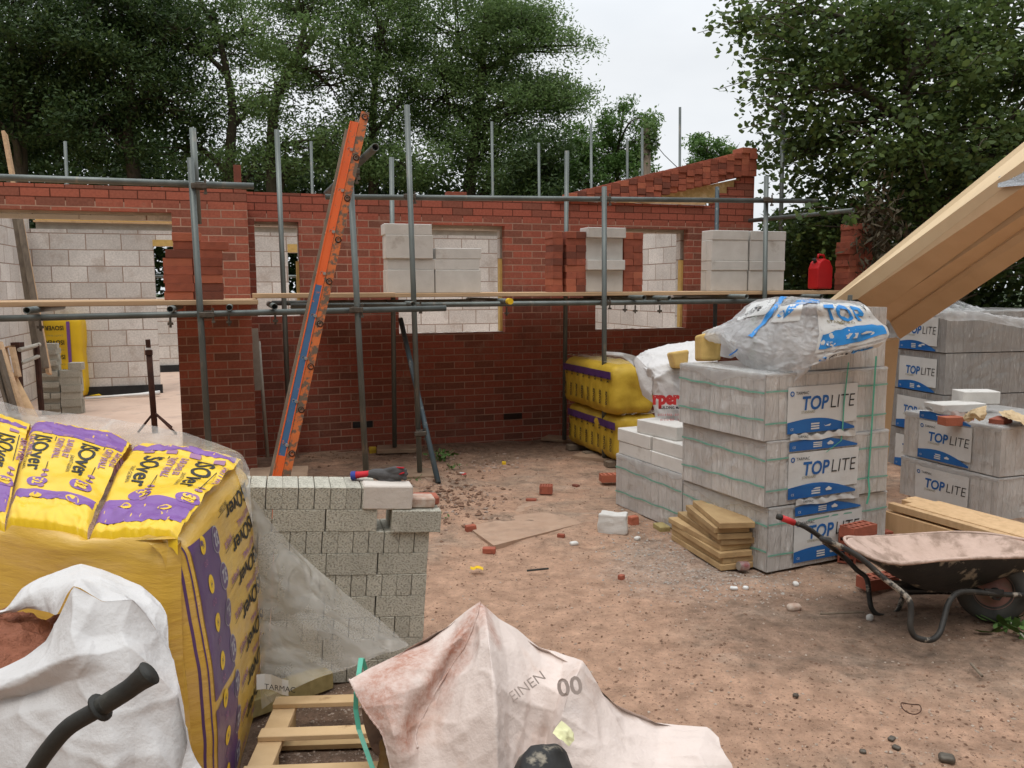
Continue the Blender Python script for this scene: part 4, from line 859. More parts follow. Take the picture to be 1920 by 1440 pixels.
for (rows_, lab) in (([[(1806, 782, 6.1), (1822, 768, 6.12), (1838, 764, 6.12), (1850, 760, 6.15)], [(1808, 788, 6.0), (1824, 776, 5.95), (1838, 780, 5.96), (1849, 772, 6.02)], [(1816, 792, 6.0), (1828, 784, 5.94), (1836, 790, 5.95), (1846, 786, 6.0)]], 'crumpled brown paper lying between the two bricks on the right-hand pack'),
        ([[(1872, 772, 6.3), (1895, 770, 6.3), (1925, 780, 6.3)], [(1880, 780, 6.1), (1900, 778, 6.05), (1930, 792, 6.05)], [(1892, 786, 6.0), (1910, 790, 5.95), (1935, 806, 5.95)]], 'brown paper sack scrap at the right edge on top of the right-hand pack')):
    tag(gridcloth('brown_paper', rows_, 'paper', None, sub=4, amp=.03, scale=.08, soft=.2), lab, 'paper')
# ================================================================== TIMBER
# long pale rafters lying on the ground at the right
a = G(1655, 1012); c = G(1920, 1100); dv = (c - a) / np.linalg.norm(c - a); dv[2] = 0; yaw = math.degrees(math.atan2(dv[1], dv[0])); LF = Frame(a, yaw)
beams = [(0, .0, 0, .06, .19, 1), (0, .062, 0, .06, .20, 2), (.02, .01, .205, .05, .045, 0), (.1, .064, .205, .09, .05, 0), (.0, .16, .0, .09, .25, 0), (-.05, .255, .0, .1, .24, 0), (.05, .36, .0, .1, .22, 0)]
for i, (x0, y, z, w, h, q) in enumerate(beams):
    mb = MB(LF); mb.box((x0, y, z + .01), (x0 + 2.6, y + w, z + h + .01), ch=.003)
    tag(mb.build('rafter_timber', 'pale_timber', at=LF(x0, y, z), yaw=yaw), 'pale planed roof timber in the bundle lying on the ground beyond the wheelbarrow', 'timber', 'roof timbers lying beyond the wheelbarrow')
mb = MB(LF); mb.box((.95, -.30, .09), (2.7, -.02, .13), ch=.002)
for k in (0, 1): mb.box((1.1 + k * 1.1, -.28, .0), (1.18 + k * 1.1, -.04, .09))
tag(mb.build('plywood_board', 'pale_timber', at=LF(1.3, -.35, 0), yaw=yaw), 'pale flat timber panel end showing just right of the barrow wheel', 'panel')
# the big leaning roof truss bundle
tr = thing('roof_truss', 'bundle of big pale roof rafters leaning steeply up to the right over the block packs', 'roof timber', D(1640, 640, 6.4) * [1, 1, 0])
LOW = {0: (1560, 566, 6.84), 1: (1608, 561, 6.50), 2: (1645, 588, 6.58), 3: (1672, 605, 6.66), 4: (1689, 636, 6.76)}
HI = {0: (2062, 163, 4.38), 1: (2082, 199, 4.05), 2: (2085, 268, 4.13), 3: (2087, 318, 4.21), 4: (2090, 369, 4.31)}
ax = D(*HI[1]) - D(*LOW[1]); ax /= np.linalg.norm(ax)
inn = np.cross(ax, np.array([.2, -1, .1])); inn /= np.linalg.norm(inn)
if inn[0] < 0: inn = -inn
bk = np.array([.05, 1., .25]); bk /= np.linalg.norm(bk)
def member(i, j, d0, d1, name='rafter', mat='pale_timber', lo=0., hi=1.55, push=0.):
    g = lambda k, t: D(*LOW[k]) * (1 - t) + D(*HI[k]) * t
    P = []
    for t in (lo, hi): a_, b_ = g(i, t) + bk * push, g(j, t) + bk * push; P += [a_, b_, b_ + bk * d1, a_ + bk * d0]
    mb = MB(); mb.hull8(P); return mb.build(name, mat, tr)
plain('rafter_lit', (.80, .61, .38), (.74, .55, .33), 3, .7, .1, 30, c3=(.70, .52, .32), s3=1.5, t3=(.5, .7))  # paler copy: light on the sky-facing side painted into the timber colour
plain('rafter_shaded', (.62, .42, .24), (.55, .36, .20), 4, .75, .15, 40, c3=(.20, .11, .06), s3=22, t3=(.73, .78))  # darker copy of the same timber: shade on the lower faces painted in
member(0, 1, .07, .14, mat='rafter_lit')
member(1, 2, .05, .08, mat='rafter_shaded', push=.004); member(2, 3, .06, .06, mat='rafter_shaded', push=.035); member(3, 4, .05, .05, mat='rafter_shaded', push=.008, lo=.0)
P = [D(1878, 352, 4.90), D(1925, 316, 4.70), D(2060, 214, 4.2), D(2040, 342, 4.3)]; mb = MB(); mb.hull8([p - bk * .004 for p in P] + [p + bk * .05 for p in P]); mb.build('tie', 'rafter_lit', tr)
mb = MB(); P = [D(1650, 640, 6.62), D(1686, 636, 6.6), D(1655, 965, 6.95), D(1630, 965, 6.97)]; mb.hull8([P[3], P[2], P[2] + bk * .05, P[3] + bk * .05, P[0], P[1], P[1] + bk * .05, P[0] + bk * .05]); mb.build('strut', 'rafter_shaded', tr)
mb = MB(); g = lambda x, y, d: D(x, y, d)
A4 = [g(1872, 331, 4.86), g(1928, 316, 4.62), g(1928, 346, 4.60), g(1870, 351, 4.84)]
mb.hull8([p - bk * .002 for p in A4] + [p - bk * .008 for p in A4])
for i in range(9):
    for j in range(4):
        u, w = (i + .5) / 9, (j + .5) / 4; q = A4[0] * (1 - u) * (1 - w) + A4[1] * u * (1 - w) + A4[2] * u * w + A4[3] * (1 - u) * w - bk * .008
        mb.add([q + LX / np.linalg.norm(LX) * .004, q + np.array([0, 0, .005]), q - LX / np.linalg.norm(LX) * .004, q - bk * .006], [(0, 1, 3), (1, 2, 3), (2, 0, 3)])
mb.build('nail_plate', 'galv_plate', tr)
A4 = [g(1590, 553, 6.50), g(1598, 553, 6.49), g(1597, 566, 6.49), g(1588, 566, 6.5)]; mb = MB(); mb.hull8([p - bk * .0 for p in A4] + [p - bk * .01 for p in A4]); mb.build('nail_plate', 'galvanised', tr)
# stack of short planks by the near block stack
a = G(1349, 1071); c = G(1256, 1012); e = G(1404, 1050); yaw = math.degrees(math.atan2((a - c)[1], (a - c)[0])); SF = Frame(c, yaw); Ls = np.linalg.norm((a - c)[:2])
labs = ['lowest', 'second lowest', 'third from the bottom', 'fourth from the bottom', 'fifth from the bottom', 'sixth from the bottom', 'second from the top', 'topmost']
z = .0; rs = random.Random(4)
for i in range(8):
    dx = [0, -.01, .0, -.03, -.01, .06, .05, .09][i]; dy = [0, .01, -.005, .0, .03, .02, .01, .03][i]; an = [0, 1, -1, 2, -4, -8, -9, -11][i]
    F = Frame(SF(Ls / 2 + dx, .13 + dy, z), yaw + an); mb = MB(F); h = .036; L2 = Ls / 2 * (1 if i < 5 else .82)
    mb.box((-L2, -.12, 0), (L2, .10, h), ch=.003); nm = f'{labs[i]} short plank in the small pile beside the near block stack'
    tag(mb.build('plank', 'treated_timber', at=F.O, yaw=yaw + an), nm, 'plank', 'short planks piled by the near block stack'); z += .0375
# leaning timbers and steel in the left room
def lean(p0, p1, w, d, mat, lab, name='plank', cat='plank', X=None):
    a_, b_ = D(*p0), D(*p1); ax_ = (b_ - a_) / np.linalg.norm(b_ - a_); Y = np.array([-.3, .95, 0.]); X_ = np.cross(Y, ax_); X_ /= np.linalg.norm(X_); X_ = X_ if X_[0] > 0 else -X_; Y = np.cross(ax_, X_); Y = Y if Y[1] > 0 else -Y
    mb = MB(); bar(a_, b_, X_, w, Y, d, mb); return tag(mb.build(name, mat), lab, cat)
lean((86, 700, 9.3), (2, 245, 9.6), .035, .12, 'scaffold_board', 'tall pale timber leaning in the left room, its edge to the right')
lean((68, 700, 9.3), (10, 330, 9.6), .10, .05, 'grey_plank', 'dark weathered plank leaning beside the tall pale timber in the left room')
lean((80, 690, 9.2), (28, 395, 9.5), .055, .05, 'grey_plank', 'narrow grey plank leaning between the tall pale timber and the dark plank')
mb = MB(); b1 = D(42, 775, 8.6); b2 = D(78, 770, 8.9); t1 = D(33, 650, 8.6); t2 = D(68, 645, 8.9)
rk = thing('steel_trestle', 'rusty brown steel trestle with grey cross bars standing in the left room', 'trestle', b1 * [1, 1, 0])
mb.tube([b1, t1], .03, 8); mb.box(t1 - .045, t1 + .045); mb.build('leg', 'rusty_steel', rk); mb = MB(); mb.tube([b2, t2], .03, 8); mb.build('leg', 'rusty_steel', rk)
for (p, q) in (((36, 656, 8.55), (74, 646, 8.95)), ((40, 681, 8.6), (72, 668, 8.9))): mb = MB(); mb.tube([D(*p), D(*q)], .022, 8); mb.build('cross_bar', 'lintel_grey', rk)
fr_ = thing('wooden_trestle', 'small open wooden trestle leaning at the far left edge of the room', 'trestle', D(5, 790, 7.6) * [1, 1, 0])
for (p, q, w) in (((20, 745, 7.7), (1, 652, 7.9), .03), ((2, 652, 7.9), (16, 648, 7.9), .03), ((16, 650, 7.9), (28, 706, 7.8), .03), ((26, 704, 7.8), (17, 712, 7.8), .03), ((36, 775, 7.5), (-8, 640, 7.8), .03)):
    mb = MB(); bar(D(*p), D(*q), RT, w, FW, .06, mb); mb.build('rail', 'scaffold_board', fr_)
for i, (p, q) in enumerate((((18, 790, 7.4), (-24, 650, 7.7)), ((26, 790, 7.4), (-10, 655, 7.7)))):
    mb = MB(); bar(D(*p), D(*q), RT, .025, FW, .08, mb); tag(mb.build('plank', 'grey_plank'), ['grey plank leaning at the far left edge behind the yellow insulation bags', 'pale narrow plank leaning beside the grey plank at the far left edge'][i], 'plank')
mb = MB(); mb.hull8([D(45, 790, 7.6), D(76, 790, 7.7), D(77, 790, 7.72), D(46, 790, 7.62), D(17, 700, 7.9), D(28, 700, 7.9), D(29, 700, 7.92), D(18, 700, 7.92)]); tag(mb.build('plywood_offcut', 'pale_timber'), 'pale triangular plywood offcut leaning in front of the rusty trestle', 'offcut')
# acrow prop
pz = G(291, 812, .205); prop = thing('steel_prop', 'rusty adjustable steel prop standing upright on a three-legged foot on the slab', 'prop', pz)
mb = MB(); mb.tube([pz, pz + [-.02, 0, .86]], .030, 12); mb.build('outer_tube', 'rusty_steel', prop, smooth=True); mb = MB(); mb.tube([pz + [-.02, 0, .86], pz + [-.025, 0, .98]], .024, 12, hollow=True); mb.build('inner_tube', 'rusty_steel', prop)
mb = MB(); mb.tube([pz + [-.02, 0, .82], pz + [-.02, 0, .87]], .037, 12); mb.build('collar', 'rusty_steel', prop); mb = MB(); mb.tube([pz + [-.02, 0, .875], pz + [-.02, 0, .895]], .031, 12); mb.build('paint_band', 'white_plastic', prop)
for (x, y) in ((-.17, -.02), (.27, -.12), (.05, .3)): mb = MB(); mb.tube([pz + [0, 0, .22], pz + [x, y, .012]], .012, 8); mb.build('leg', 'rusty_steel', prop)
# concrete brick columns and the yellow bag in the room
cf = Frame(G(119, 775, .205), 14); lg = 'small concrete brick in the tall left column in the room, laid flat'
for r in range(13):
    for i in range(2 if r % 2 else 1):
        if r % 2: put(CBRICK, 'concrete_brick', cf, -.16 + i * .105, 0, r * .066, 90, lg, 'concrete brick', 'tall column of concrete bricks in the room', jit=.008, s=(1, 1.6, .69))
        else: put(CBRICK, 'concrete_brick', cf, -.108, -.02, r * .066, 0, lg, 'concrete brick', 'tall column of concrete bricks in the room', jit=.008, s=(1, 1.6, .69))
lg = 'small concrete brick on edge in the shorter right column in the room'
for r in range(7):
    for k in range(2): put(CBRICK, 'concrete_brick', cf, .12 + (.06 if r == 6 else 0), -.06 + k * .068, r * .0885, 0, lg, 'concrete brick', 'shorter column of concrete bricks in the room', jit=.01, s=(.7 if r == 6 else 1.05, 1, .93))
# upright yellow insulation pack in the room
yb = G(122, 748, .205); YF = Frame(yb + [0, .28, 0], 6); yp = thing('insulation_pack', 'upright yellow insulation pack with a purple stripe behind the columns of concrete bricks', 'insulation pack', YF.O, 6)
def softbox(F, a, b, name, mat, parent, r=.05, n=10, amp=.014, seed=0., fixn=True):
    mb = MB(F); a = np.array(a, float); b = np.array(b, float); c_ = (a + b) / 2; h = (b - a) / 2
    vid = {}; V = []; f = []
    def vtx(p):
        k = tuple(np.round(p, 5))
        if k not in vid:
            q = np.array(p) * h; cl = np.clip(q, -(h - r), h - r); d_ = q - cl; L = np.linalg.norm(d_)
            if L > 1e-9: q = cl + d_ / L * min(r, L if L < r else r)
            nn = q / (np.linalg.norm(q) + 1e-9); q = q + nn * amp * (fbm((q[0] * 4 + seed, q[1] * 4, q[2] * 4), 1.3, 4)); vid[k] = len(V); V.append(c_ + q)
        return vid[k]
    ts = np.linspace(-1, 1, n + 1)
    for ax_ in range(3):
        o_ = [i for i in range(3) if i != ax_]
        for sd in (-1, 1):
            for i in range(n):
                for j in range(n):
                    q = []
                    for (u, w) in ((ts[i], ts[j]), (ts[i + 1], ts[j]), (ts[i + 1], ts[j + 1]), (ts[i], ts[j + 1])):
                        p = [0, 0, 0]; p[ax_] = sd; p[o_[0]] = u; p[o_[1]] = w; q.append(vtx(p))
                    f.append(tuple(q))
    mb.add(V, f); return mb.build(name, mat, parent, smooth=True)
softbox(YF, (-.33, -.15, 0), (.18, .15, 1.12), 'bag', 'yellow_bag', yp, .07, 16, .02)
mb = MB(YF); mb.sheet([[(.0 + .045 * i, -.156 - .004, .1 + .96 * j / 10) for j in range(11)] for i in (0, 1)]); mb.build('stripe', 'purple', yp, fixn=False)
mb = MB(YF)
for k in range(4): text(mb, 'ISOVER', .085, lambda x, y: YF.loc(YF(x, -.172, y)), 0, bold=.002, at=(-.03, 1.0 - .2 * k), rot=180, sx=.9); text(mb, 'CAVITY WALL', .035, lambda x, y: (x, -.172, y), 1, at=(-.04, .88 - .2 * k), rot=180)
mb.build('lettering', ['black_ink', 'grey_ink'], yp, fixn=False)
mb = MB(); P = G(150, 742, .21); mb.hull8([P + q for q in ((0, 0, 0), (.3, .02, 0), (.25, .12, 0), (.0, .1, 0), (0, .02, .05), (.25, .05, .02), (.2, .1, .02), (.0, .08, .06))]); tag(mb.build('plastic_scrap', 'yellow_bag'), 'yellow plastic scrap poking out beside the shorter brick column', 'scrap')
mb = MB(); mb.tube([G(160, 747, .24), G(225, 742, .24), G(262, 740, .24), G(300, 736, .26)], [.018, .018, .025, .032], 8); tag(mb.build('membrane_roll', 'white_plastic', smooth=True), 'pale rolled edge of membrane lying along the foot of the white block wall', 'membrane')

# ================================================================== YELLOW PACKS AGAINST THE BACK WALL
YB = Frame(D(1150, 800, 7.75) * [1, 1, 0], 20)
for k, (z0, z1, dx) in enumerate(((.05, .50, .05), (.50, .98, 0))):
    t = thing('insulation_pack', ('lower', 'upper')[k] + ' dull yellow insulation pack lying under dusty film against the brick wall', 'insulation pack', YB(dx, 0, z0), 20, 'dusty insulation packs by the wall')
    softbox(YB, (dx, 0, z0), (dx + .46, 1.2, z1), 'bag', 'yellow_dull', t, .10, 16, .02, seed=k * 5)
    for (zz, w, mt) in ((z1 - .135, .07, 'purple_dark'),):
        mb = MB(YB); mb.sheet([[(dx - .012 - .01 * fbm((i * .3, j, k), 1, 2), .04 + 1.1 * i / 14, zz + w * j) for j in (0, 1)] for i in range(15)]); mb.build('stripe', mt, t, fixn=False)
    mb = MB(YB)
    for i in range(8): text(mb, 'ISOVER', .055, lambda x, y: (dx - .022, .08 + i * .135 - y * 1. + .05, z0 + .10 + x), 0, bold=.002, rot=0, sx=.75)
    for i in range(8): text(mb, '32', .05, lambda x, y: (dx - .022, .08 + i * .135 - y + .02, z1 - .17 + x), 0, bold=.002)
    mb.build('lettering', ['black_ink'], t, fixn=False)
    gg = [[YB(dx + .05 + .4 * i / 8, .0 + 1.2 * j / 8, z1 + .01 + .03 * abs(fbm((i * .5, j * .5, k), 1, 3))) for j in range(9)] for i in range(9)]; mb = MB(); mb.sheet(gg); mb.build('dusty_film', 'polythene', t, smooth=True, fixn=False)
mb = MB(YB)
for y in (.1, .6, 1.0): mb.box((.0, y, 0), (.5, y + .1, .05))
tag(mb.build('pallet', 'grey_plank', at=YB(.25, .5, 0), yaw=20), 'thin grey pallet under the dusty yellow packs by the wall', 'pallet')

# ================================================================== MERCHANT BAG on the low pack
HB = D(1235, 740, 6.55); hbf = Frame(D(1236, 835, 6.45), 4)
hb = thing('merchant_bag', 'white builders merchant bag with red lettering slumped on the low block pack', 'bag', hbf.O, 4)
gridcloth('bag_body', [
    [(1193, 668, 6.9), (1215, 655, 6.95), (1262, 644, 7.0), (1300, 640, 7.0), (1345, 642, 7.0)],
    [(1197, 676, 6.6), (1222, 668, 6.55), (1262, 668, 6.6), (1300, 664, 6.65), (1345, 664, 6.7)],
    [(1208, 690, 6.4), (1226, 692, 6.32), (1258, 692, 6.3), (1300, 690, 6.4), (1345, 690, 6.5)],
    [(1221, 720, 6.38), (1234, 722, 6.28), (1262, 722, 6.25), (1300, 720, 6.35), (1345, 720, 6.5)],
    [(1226, 760, 6.38), (1240, 762, 6.30), (1265, 762, 6.27), (1300, 760, 6.35), (1340, 760, 6.5)],
    [(1232, 800, 6.40), (1246, 806, 6.32), (1266, 806, 6.30), (1296, 806, 6.38), (1330, 806, 6.5)],
    [(1240, 826, 6.44), (1252, 834, 6.36), (1266, 838, 6.34), (1290, 838, 6.4), (1320, 838, 6.5)]], 'white_bag', hb, sub=4, amp=.03, scale=.16)
gridcloth('bag_flap', [[(1137, 659, 6.2), (1165, 661, 6.3), (1192, 668, 6.5), (1214, 690, 6.4), (1224, 715, 6.35)], [(1137, 665, 6.2), (1165, 668, 6.3), (1186, 676, 6.5), (1200, 715, 6.42), (1222, 742, 6.35)], [(1138, 666, 6.24), (1166, 669, 6.34), (1192, 690, 6.5), (1205, 740, 6.45), (1226, 757, 6.38)]], 'white_bag', hb, sub=3, amp=.01, scale=.1)
mb = MB(); 
def hbt(x, y): return D(1226 + x * 240, 756 - y * 240, 6.20)
for (t_, z_, mi_, b_, at_, sx_) in (('rper', .135, 'red_ink', .008, (-.01, -.005), .86), ('BUILDING MATS', .030, 'black_ink', .001, (.04, -.045), .9), ('01514 972 - 0194', .026, 'red_ink', 0, (.03, -.10), 1), ('01514 907 - 2', .026, 'red_ink', 0, (.05, -.14), 1), ('E17 0NN', .022, 'red_ink', 0, (.07, -.18), 1), ('Storrs', .022, 'red_ink', 0, (.09, -.22), 1)):
    mb = MB(); text(mb, t_, z_, hbt, 0, bold=b_, at=at_, sx=sx_); mb.build('lettering', mi_, hb, fixn=False)
for i, (pts, lab) in enumerate(((((1258, 660), (1293, 655), (1290, 690), (1266, 690)), 'pale yellow foam offcut wedged at the edge of the merchant bag'), (((1314, 626), (1352, 622), (1353, 676), (1314, 676)), 'pale yellow foam roll lying under the clear sheet on the near stack'))):
    d_ = (6.15, 5.62)[i]; P = [D(*p, d_) for p in pts]; mb = MB(); mb.hull8([P[3], P[2], P[2] + FW * .2, P[3] + FW * .2, P[0], P[1], P[1] + FW * .2, P[0] + FW * .2]); o = mb.build('foam_offcut', 'yellow_insulation'); bv = o.modifiers.new('b', 'BEVEL'); bv.width = .02; bv.segments = 3; tag(o, lab, 'foam')

# ================================================================== DRAPED SHEET on the near stack
ds = thing('plastic_sheet', 'torn translucent sheet with blue print draped over the near block stack', 'plastic sheet', PF(.3, .4, 1.2), 0)
rows = [
    [(1400, 572, 6.05), (1420, 562, 6.1), (1452, 557, 6.1), (1490, 556, 6.1), (1530, 560, 6.1), (1570, 562, 6.0), (1612, 566, 5.9)],
    [(1370, 600, 5.85), (1395, 590, 5.65), (1440, 576, 5.2), (1480, 570, 4.93), (1525, 569, 4.88), (1568, 572, 4.92), (1625, 575, 5.0)],
    [(1345, 612, 5.75), (1380, 606, 5.50), (1425, 600, 5.22), (1470, 598, 4.90), (1522, 594, 4.84), (1585, 598, 4.88), (1645, 600, 4.97)],
    [(1318, 622, 5.7), (1352, 618, 5.5), (1400, 628, 5.18), (1455, 632, 4.90), (1525, 622, 4.82), (1600, 624, 4.86), (1662, 612, 4.96)],
    [(1315, 634, 5.65), (1346, 626, 5.46), (1380, 650, 5.22), (1450, 664, 4.90), (1520, 652, 4.81), (1590, 644, 4.85), (1668, 626, 4.95)],
    [(1316, 642, 5.7), (1350, 634, 5.5), (1388, 660, 5.28), (1448, 690, 4.92), (1512, 676, 4.82), (1575, 662, 4.84), (1660, 640, 4.95)],
    [(1318, 650, 5.75), (1352, 644, 5.55), (1395, 684, 5.30), (1440, 700, 4.96), (1504, 692, 4.84), (1562, 672, 4.84), (1650, 650, 4.96)]]
SH = gridcloth('sheet', rows, 'wrap_film', ds, sub=4, amp=.016, scale=.10, soft=.5)
def on_cloth(o, nr, nc, sub=16):
    V = np.array([v.co for v in o.data.vertices]).reshape((nr - 1) * sub + 1, (nc - 1) * sub + 1, 3) + np.array(MW[o.parent].translation)
    def f(r, c, l=.004):
        r = max(0, min(nr - 1 - 1e-6, r)) * sub; c = max(0, min(nc - 1 - 1e-6, c)) * sub; i, j = int(r), int(c); a, b = r - i, c - j
        p = V[i, j] * (1 - a) * (1 - b) + V[i + 1, j] * a * (1 - b) + V[i, j + 1] * (1 - a) * b + V[i + 1, j + 1] * a * b
        n_ = np.cross(V[i, j + 1] - V[i, j], V[i + 1, j] - V[i, j]); n_ /= np.linalg.norm(n_) + 1e-9
        if n_ @ (EYE - p) < 0: n_ = -n_
        return p + n_ * l
    return f
gridcloth('sheet', [[(1340, 622, 5.45), (1352, 618, 5.42), (1362, 626, 5.4)], [(1352, 640, 5.45), (1368, 640, 5.42), (1384, 642, 5.4)], [(1350, 668, 5.45), (1370, 672, 5.42), (1392, 662, 5.4)]], 'wrap_film', ds, sub=3, amp=.01)
gridcloth('sheet_tail', [[(1484, 690, 4.94), (1500, 684, 4.93), (1520, 690, 4.93)], [(1490, 704, 4.92), (1498, 702, 4.91), (1508, 702, 4.92)], [(1482, 718, 4.92), (1487, 720, 4.91), (1492, 716, 4.92)]], 'white_bag', ds, sub=3, amp=.012, scale=.06)
# ruffled skirt of film
rs = random.Random(2); top_ = []; mid_ = []; bot_ = []
for k in range(19):
    x = 1385 + k * 7.5; zz = 4.97 + .40 * (1 - k / 18); q = (.05 if k % 2 else 0)
    top_.append((x, 640 + 12 * (k / 18), zz + .1)); mid_.append((x + rs.uniform(-3, 3), 668 + rs.uniform(-4, 4), zz + q)); bot_.append((x + rs.uniform(-4, 4), 690 + rs.uniform(-10, 6) - 10 * (1 - k / 18), zz + q * .7))
gridcloth('film_skirt', [top_, mid_, bot_], 'cling_film', ds, sub=2, amp=.012, scale=.05)
cf = on_cloth(SH, 7, 7)
def patch(r0, r1, c0, c1, n=10, l=.004, e=0.): return [[cf(r0 + (r1 - r0) * i / n + e * math.sin(j * 2.1 + i), c0 + (c1 - c0) * j / n, l) for j in range(n + 1)] for i in range(n + 1)]
# main print: x along the columns, y against the rows, about 1.8 columns wide and 3.4 rows high
pf = lambda x, y, l=.009: cf(4.3 - y * 3.5, 4.2 + x * 1.75, l)
mb = MB(); mb.sheet(patch(.8, 4.5, 4.15, 5.98, 14), 0)
def tri_poly(poly, l, m, n=14):
    """a band between two curves, as strips that follow the cloth"""
    lo, hi = poly; mb.sheet([[pf(lo[k][0], lo[k][1] + (hi[k][1] - lo[k][1]) * j / 4, l) for j in range(5)] for k in range(len(lo))], m)
xs_ = np.linspace(0.02, .98, 12); tri_poly(([(x, .02 + .10 * x) for x in xs_], [(x, .30 + .22 * math.sin(x * 2.4) - .02 * x) for x in xs_]), .007, 1)
text(mb, 'TOP', .40, pf, 1, bold=.012, shear=.08, at=(.10, .62), sx=.92); text(mb, 'STANDARD', .085, pf, 3, at=(.12, .545)); text(mb, 'V', .16, pf, 2, at=(.86, .83)); text(mb, 'CE', .10, lambda x, y: pf(x, y, .012), 0, at=(.08, .10)); house_icon(mb, lambda x, y: pf(x, y, .012), .66, .30, .10, 0); flat(mb, [(.38, .22), (.52, .22), (.52, .36), (.38, .36)], lambda x, y: pf(x, y, .012), 0)
mb.build('printed_panel', ['label_white', 'bright_blue_ink', 'black_ink', 'grey_ink'], ds, smooth=True, fixn=False)
mb = MB(); mb.sheet(patch(4.75, 5.95, 4.3, 5.95, 10), 0); pg = lambda x, y, l=.009: cf(5.8 - y * 1.0, 4.45 + x * 1.4, l); text(mb, 'TARMAC', .42, pg, 2, at=(.17, .3), sx=.42)
for i in range(12): a_, b_ = i * math.pi / 6, (i + 1) * math.pi / 6; flat(mb, [(.06 + .07 * math.cos(a_), .45 + .28 * math.sin(a_)), (.06 + .07 * math.cos(b_), .45 + .28 * math.sin(b_)), (.06 + .042 * math.cos(b_), .45 + .17 * math.sin(b_)), (.06 + .042 * math.cos(a_), .45 + .17 * math.sin(a_))], pg, 1)
mb.sheet([[pg(.62 + .3 * i / 6, .1 + .35 * j + .2 * i / 6) for j in (0, 1)] for i in range(7)], 1)
mb.build('printed_panel', ['label_white', 'bright_blue_ink', 'black_ink'], ds, smooth=True, fixn=False)
mb = MB(); mb.sheet([[cf(.1 + 3.0 * i / 14, 2.35 - .25 * i / 14 + .32 * (1 - .5 * i / 14) * j / 4, .006) for j in range(5)] for i in range(15)], 0); mb.sheet([[cf(.35 + .75 * j / 4 + .9 * max(0, 1 - i / 5), 3.0 + 1.25 * i / 14, .006) for j in range(5)] for i in range(15)], 0)
mb.build('blue_band', 'bright_blue_ink', ds, smooth=True, fixn=False)
mb = MB(); mb.sheet(patch(.3, 1.6, .9, 2.2, 8, .005), 0); mb.sheet(patch(1.1, 2.2, 2.6, 3.6, 8, .005), 0); text(mb, 'LITE', .5, lambda x, y: cf(1.3 - y * 1.2, 1.1 + x * .8, .009), 1, at=(0, .1)); text(mb, 'O', .5, lambda x, y: cf(2.0 - y * 1.2, 2.7 + x * .8, .009), 2, at=(0, .1)); mb.build('printed_panel', ['label_white', 'black_ink', 'bright_blue_ink'], ds, smooth=True, fixn=False)
mb = MB(); mb.sheet([[D(1387, 648, 5.25), D(1389, 650, 5.25)], [D(1378, 658, 5.22), D(1380, 660, 5.22)], [D(1366, 666, 5.2), D(1369, 667, 5.2)]]); mb.build('blue_band', 'blue_ink', ds, fixn=False)

# ================================================================== WHEELBARROW
bw_ = thing('wheelbarrow', 'muddy black wheelbarrow with a pinkish mortar-caked tray standing at the right', 'wheelbarrow', G(1800, 1180))
d0 = 4.05
# tray: rim outline and floor outline in px + depth; rim: near side is the long front edge
rimP = [(1586, 1012, 4.30), (1600, 1026, 4.14), (1640, 1047, 4.0), (1690, 1057, 3.90), (1760, 1050, 3.92), (1830, 1046, 3.97), (1925, 1044, 4.06), (1990, 1040, 4.12), (2010, 1028, 4.25), (1985, 1016, 4.38), (1920, 1012, 4.46), (1860, 1002, 4.60), (1790, 998, 4.66), (1700, 1003, 4.64), (1620, 1008, 4.55), (1592, 1007, 4.42)]
botP = [(1700, 1075, 4.25), (1702, 1085, 4.2), (1715, 1098, 4.15), (1735, 1106, 4.10), (1765, 1107, 4.10), (1790, 1106, 4.12), (1812, 1104, 4.14), (1822, 1100, 4.2), (1822, 1094, 4.26), (1820, 1088, 4.32), (1810, 1084, 4.38), (1790, 1083, 4.42), (1770, 1082, 4.44), (1740, 1080, 4.42), (1718, 1078, 4.38), (1705, 1074, 4.32)]
rimW = [D(*p) for p in rimP]; botW = [D(*p) for p in botP]; cen = sum(rimW) / len(rimW); bc = sum(botW) / len(botW)
def ringat(t, infl=0.):
    out = []
    for a_, b_ in zip(rimW, botW):
        p = a_ * (1 - t) + b_ * t; out.append(p)
    return out
n_ = len(rimW); lev = [0, .12, .35, .6, .85, 1.]
V = []; 
for i, t in enumerate(lev): V += [p + (p - cen) * np.array([.06, .06, 0]) * math.sin(t * 3.1) for p in ringat(t)]
V += [b_ * .45 + bc * .55 for b_ in botW]; V.append(bc)
f = [(i * n_ + k, i * n_ + (k + 1) % n_, (i + 1) * n_ + (k + 1) % n_, (i + 1) * n_ + k) for i in range(len(lev)) for k in range(n_)]; L_ = len(lev) * n_; f += [(L_ + k, L_ + (k + 1) % n_, L_ + n_) for k in range(n_)]
mb = MB(); mb.add(V, f); o = mb.build('tray', ['barrow_tray', 'barrow_black'], bw_, smooth=True)
import bmesh
bm = bmesh.new(); bm.from_mesh(o.data); bmesh.ops.recalc_face_normals(bm, faces=bm.faces)
bm.normal_update(); fl = sum((fc.normal.z for fc in bm.faces if fc.calc_center_median().z < 0.1 + bm.faces[:][0].calc_center_median().z * 0), 0)
up_ = sum(fc.normal.z for fc in list(bm.faces)[-n_:])
if up_ < 0: bmesh.ops.reverse_faces(bm, faces=bm.faces)
bm.to_mesh(o.data); bm.free()
sm = o.modifiers.new('s', 'SUBSURF'); sm.levels = sm.render_levels = 2
so2 = o.modifiers.new('t', 'SOLIDIFY'); so2.thickness = .010; so2.offset = -1; so2.material_offset = 1; so2.material_offset_rim = 0
mb = MB(); rp = [p + (p - cen) * .012 for p in rimW]; cl = []
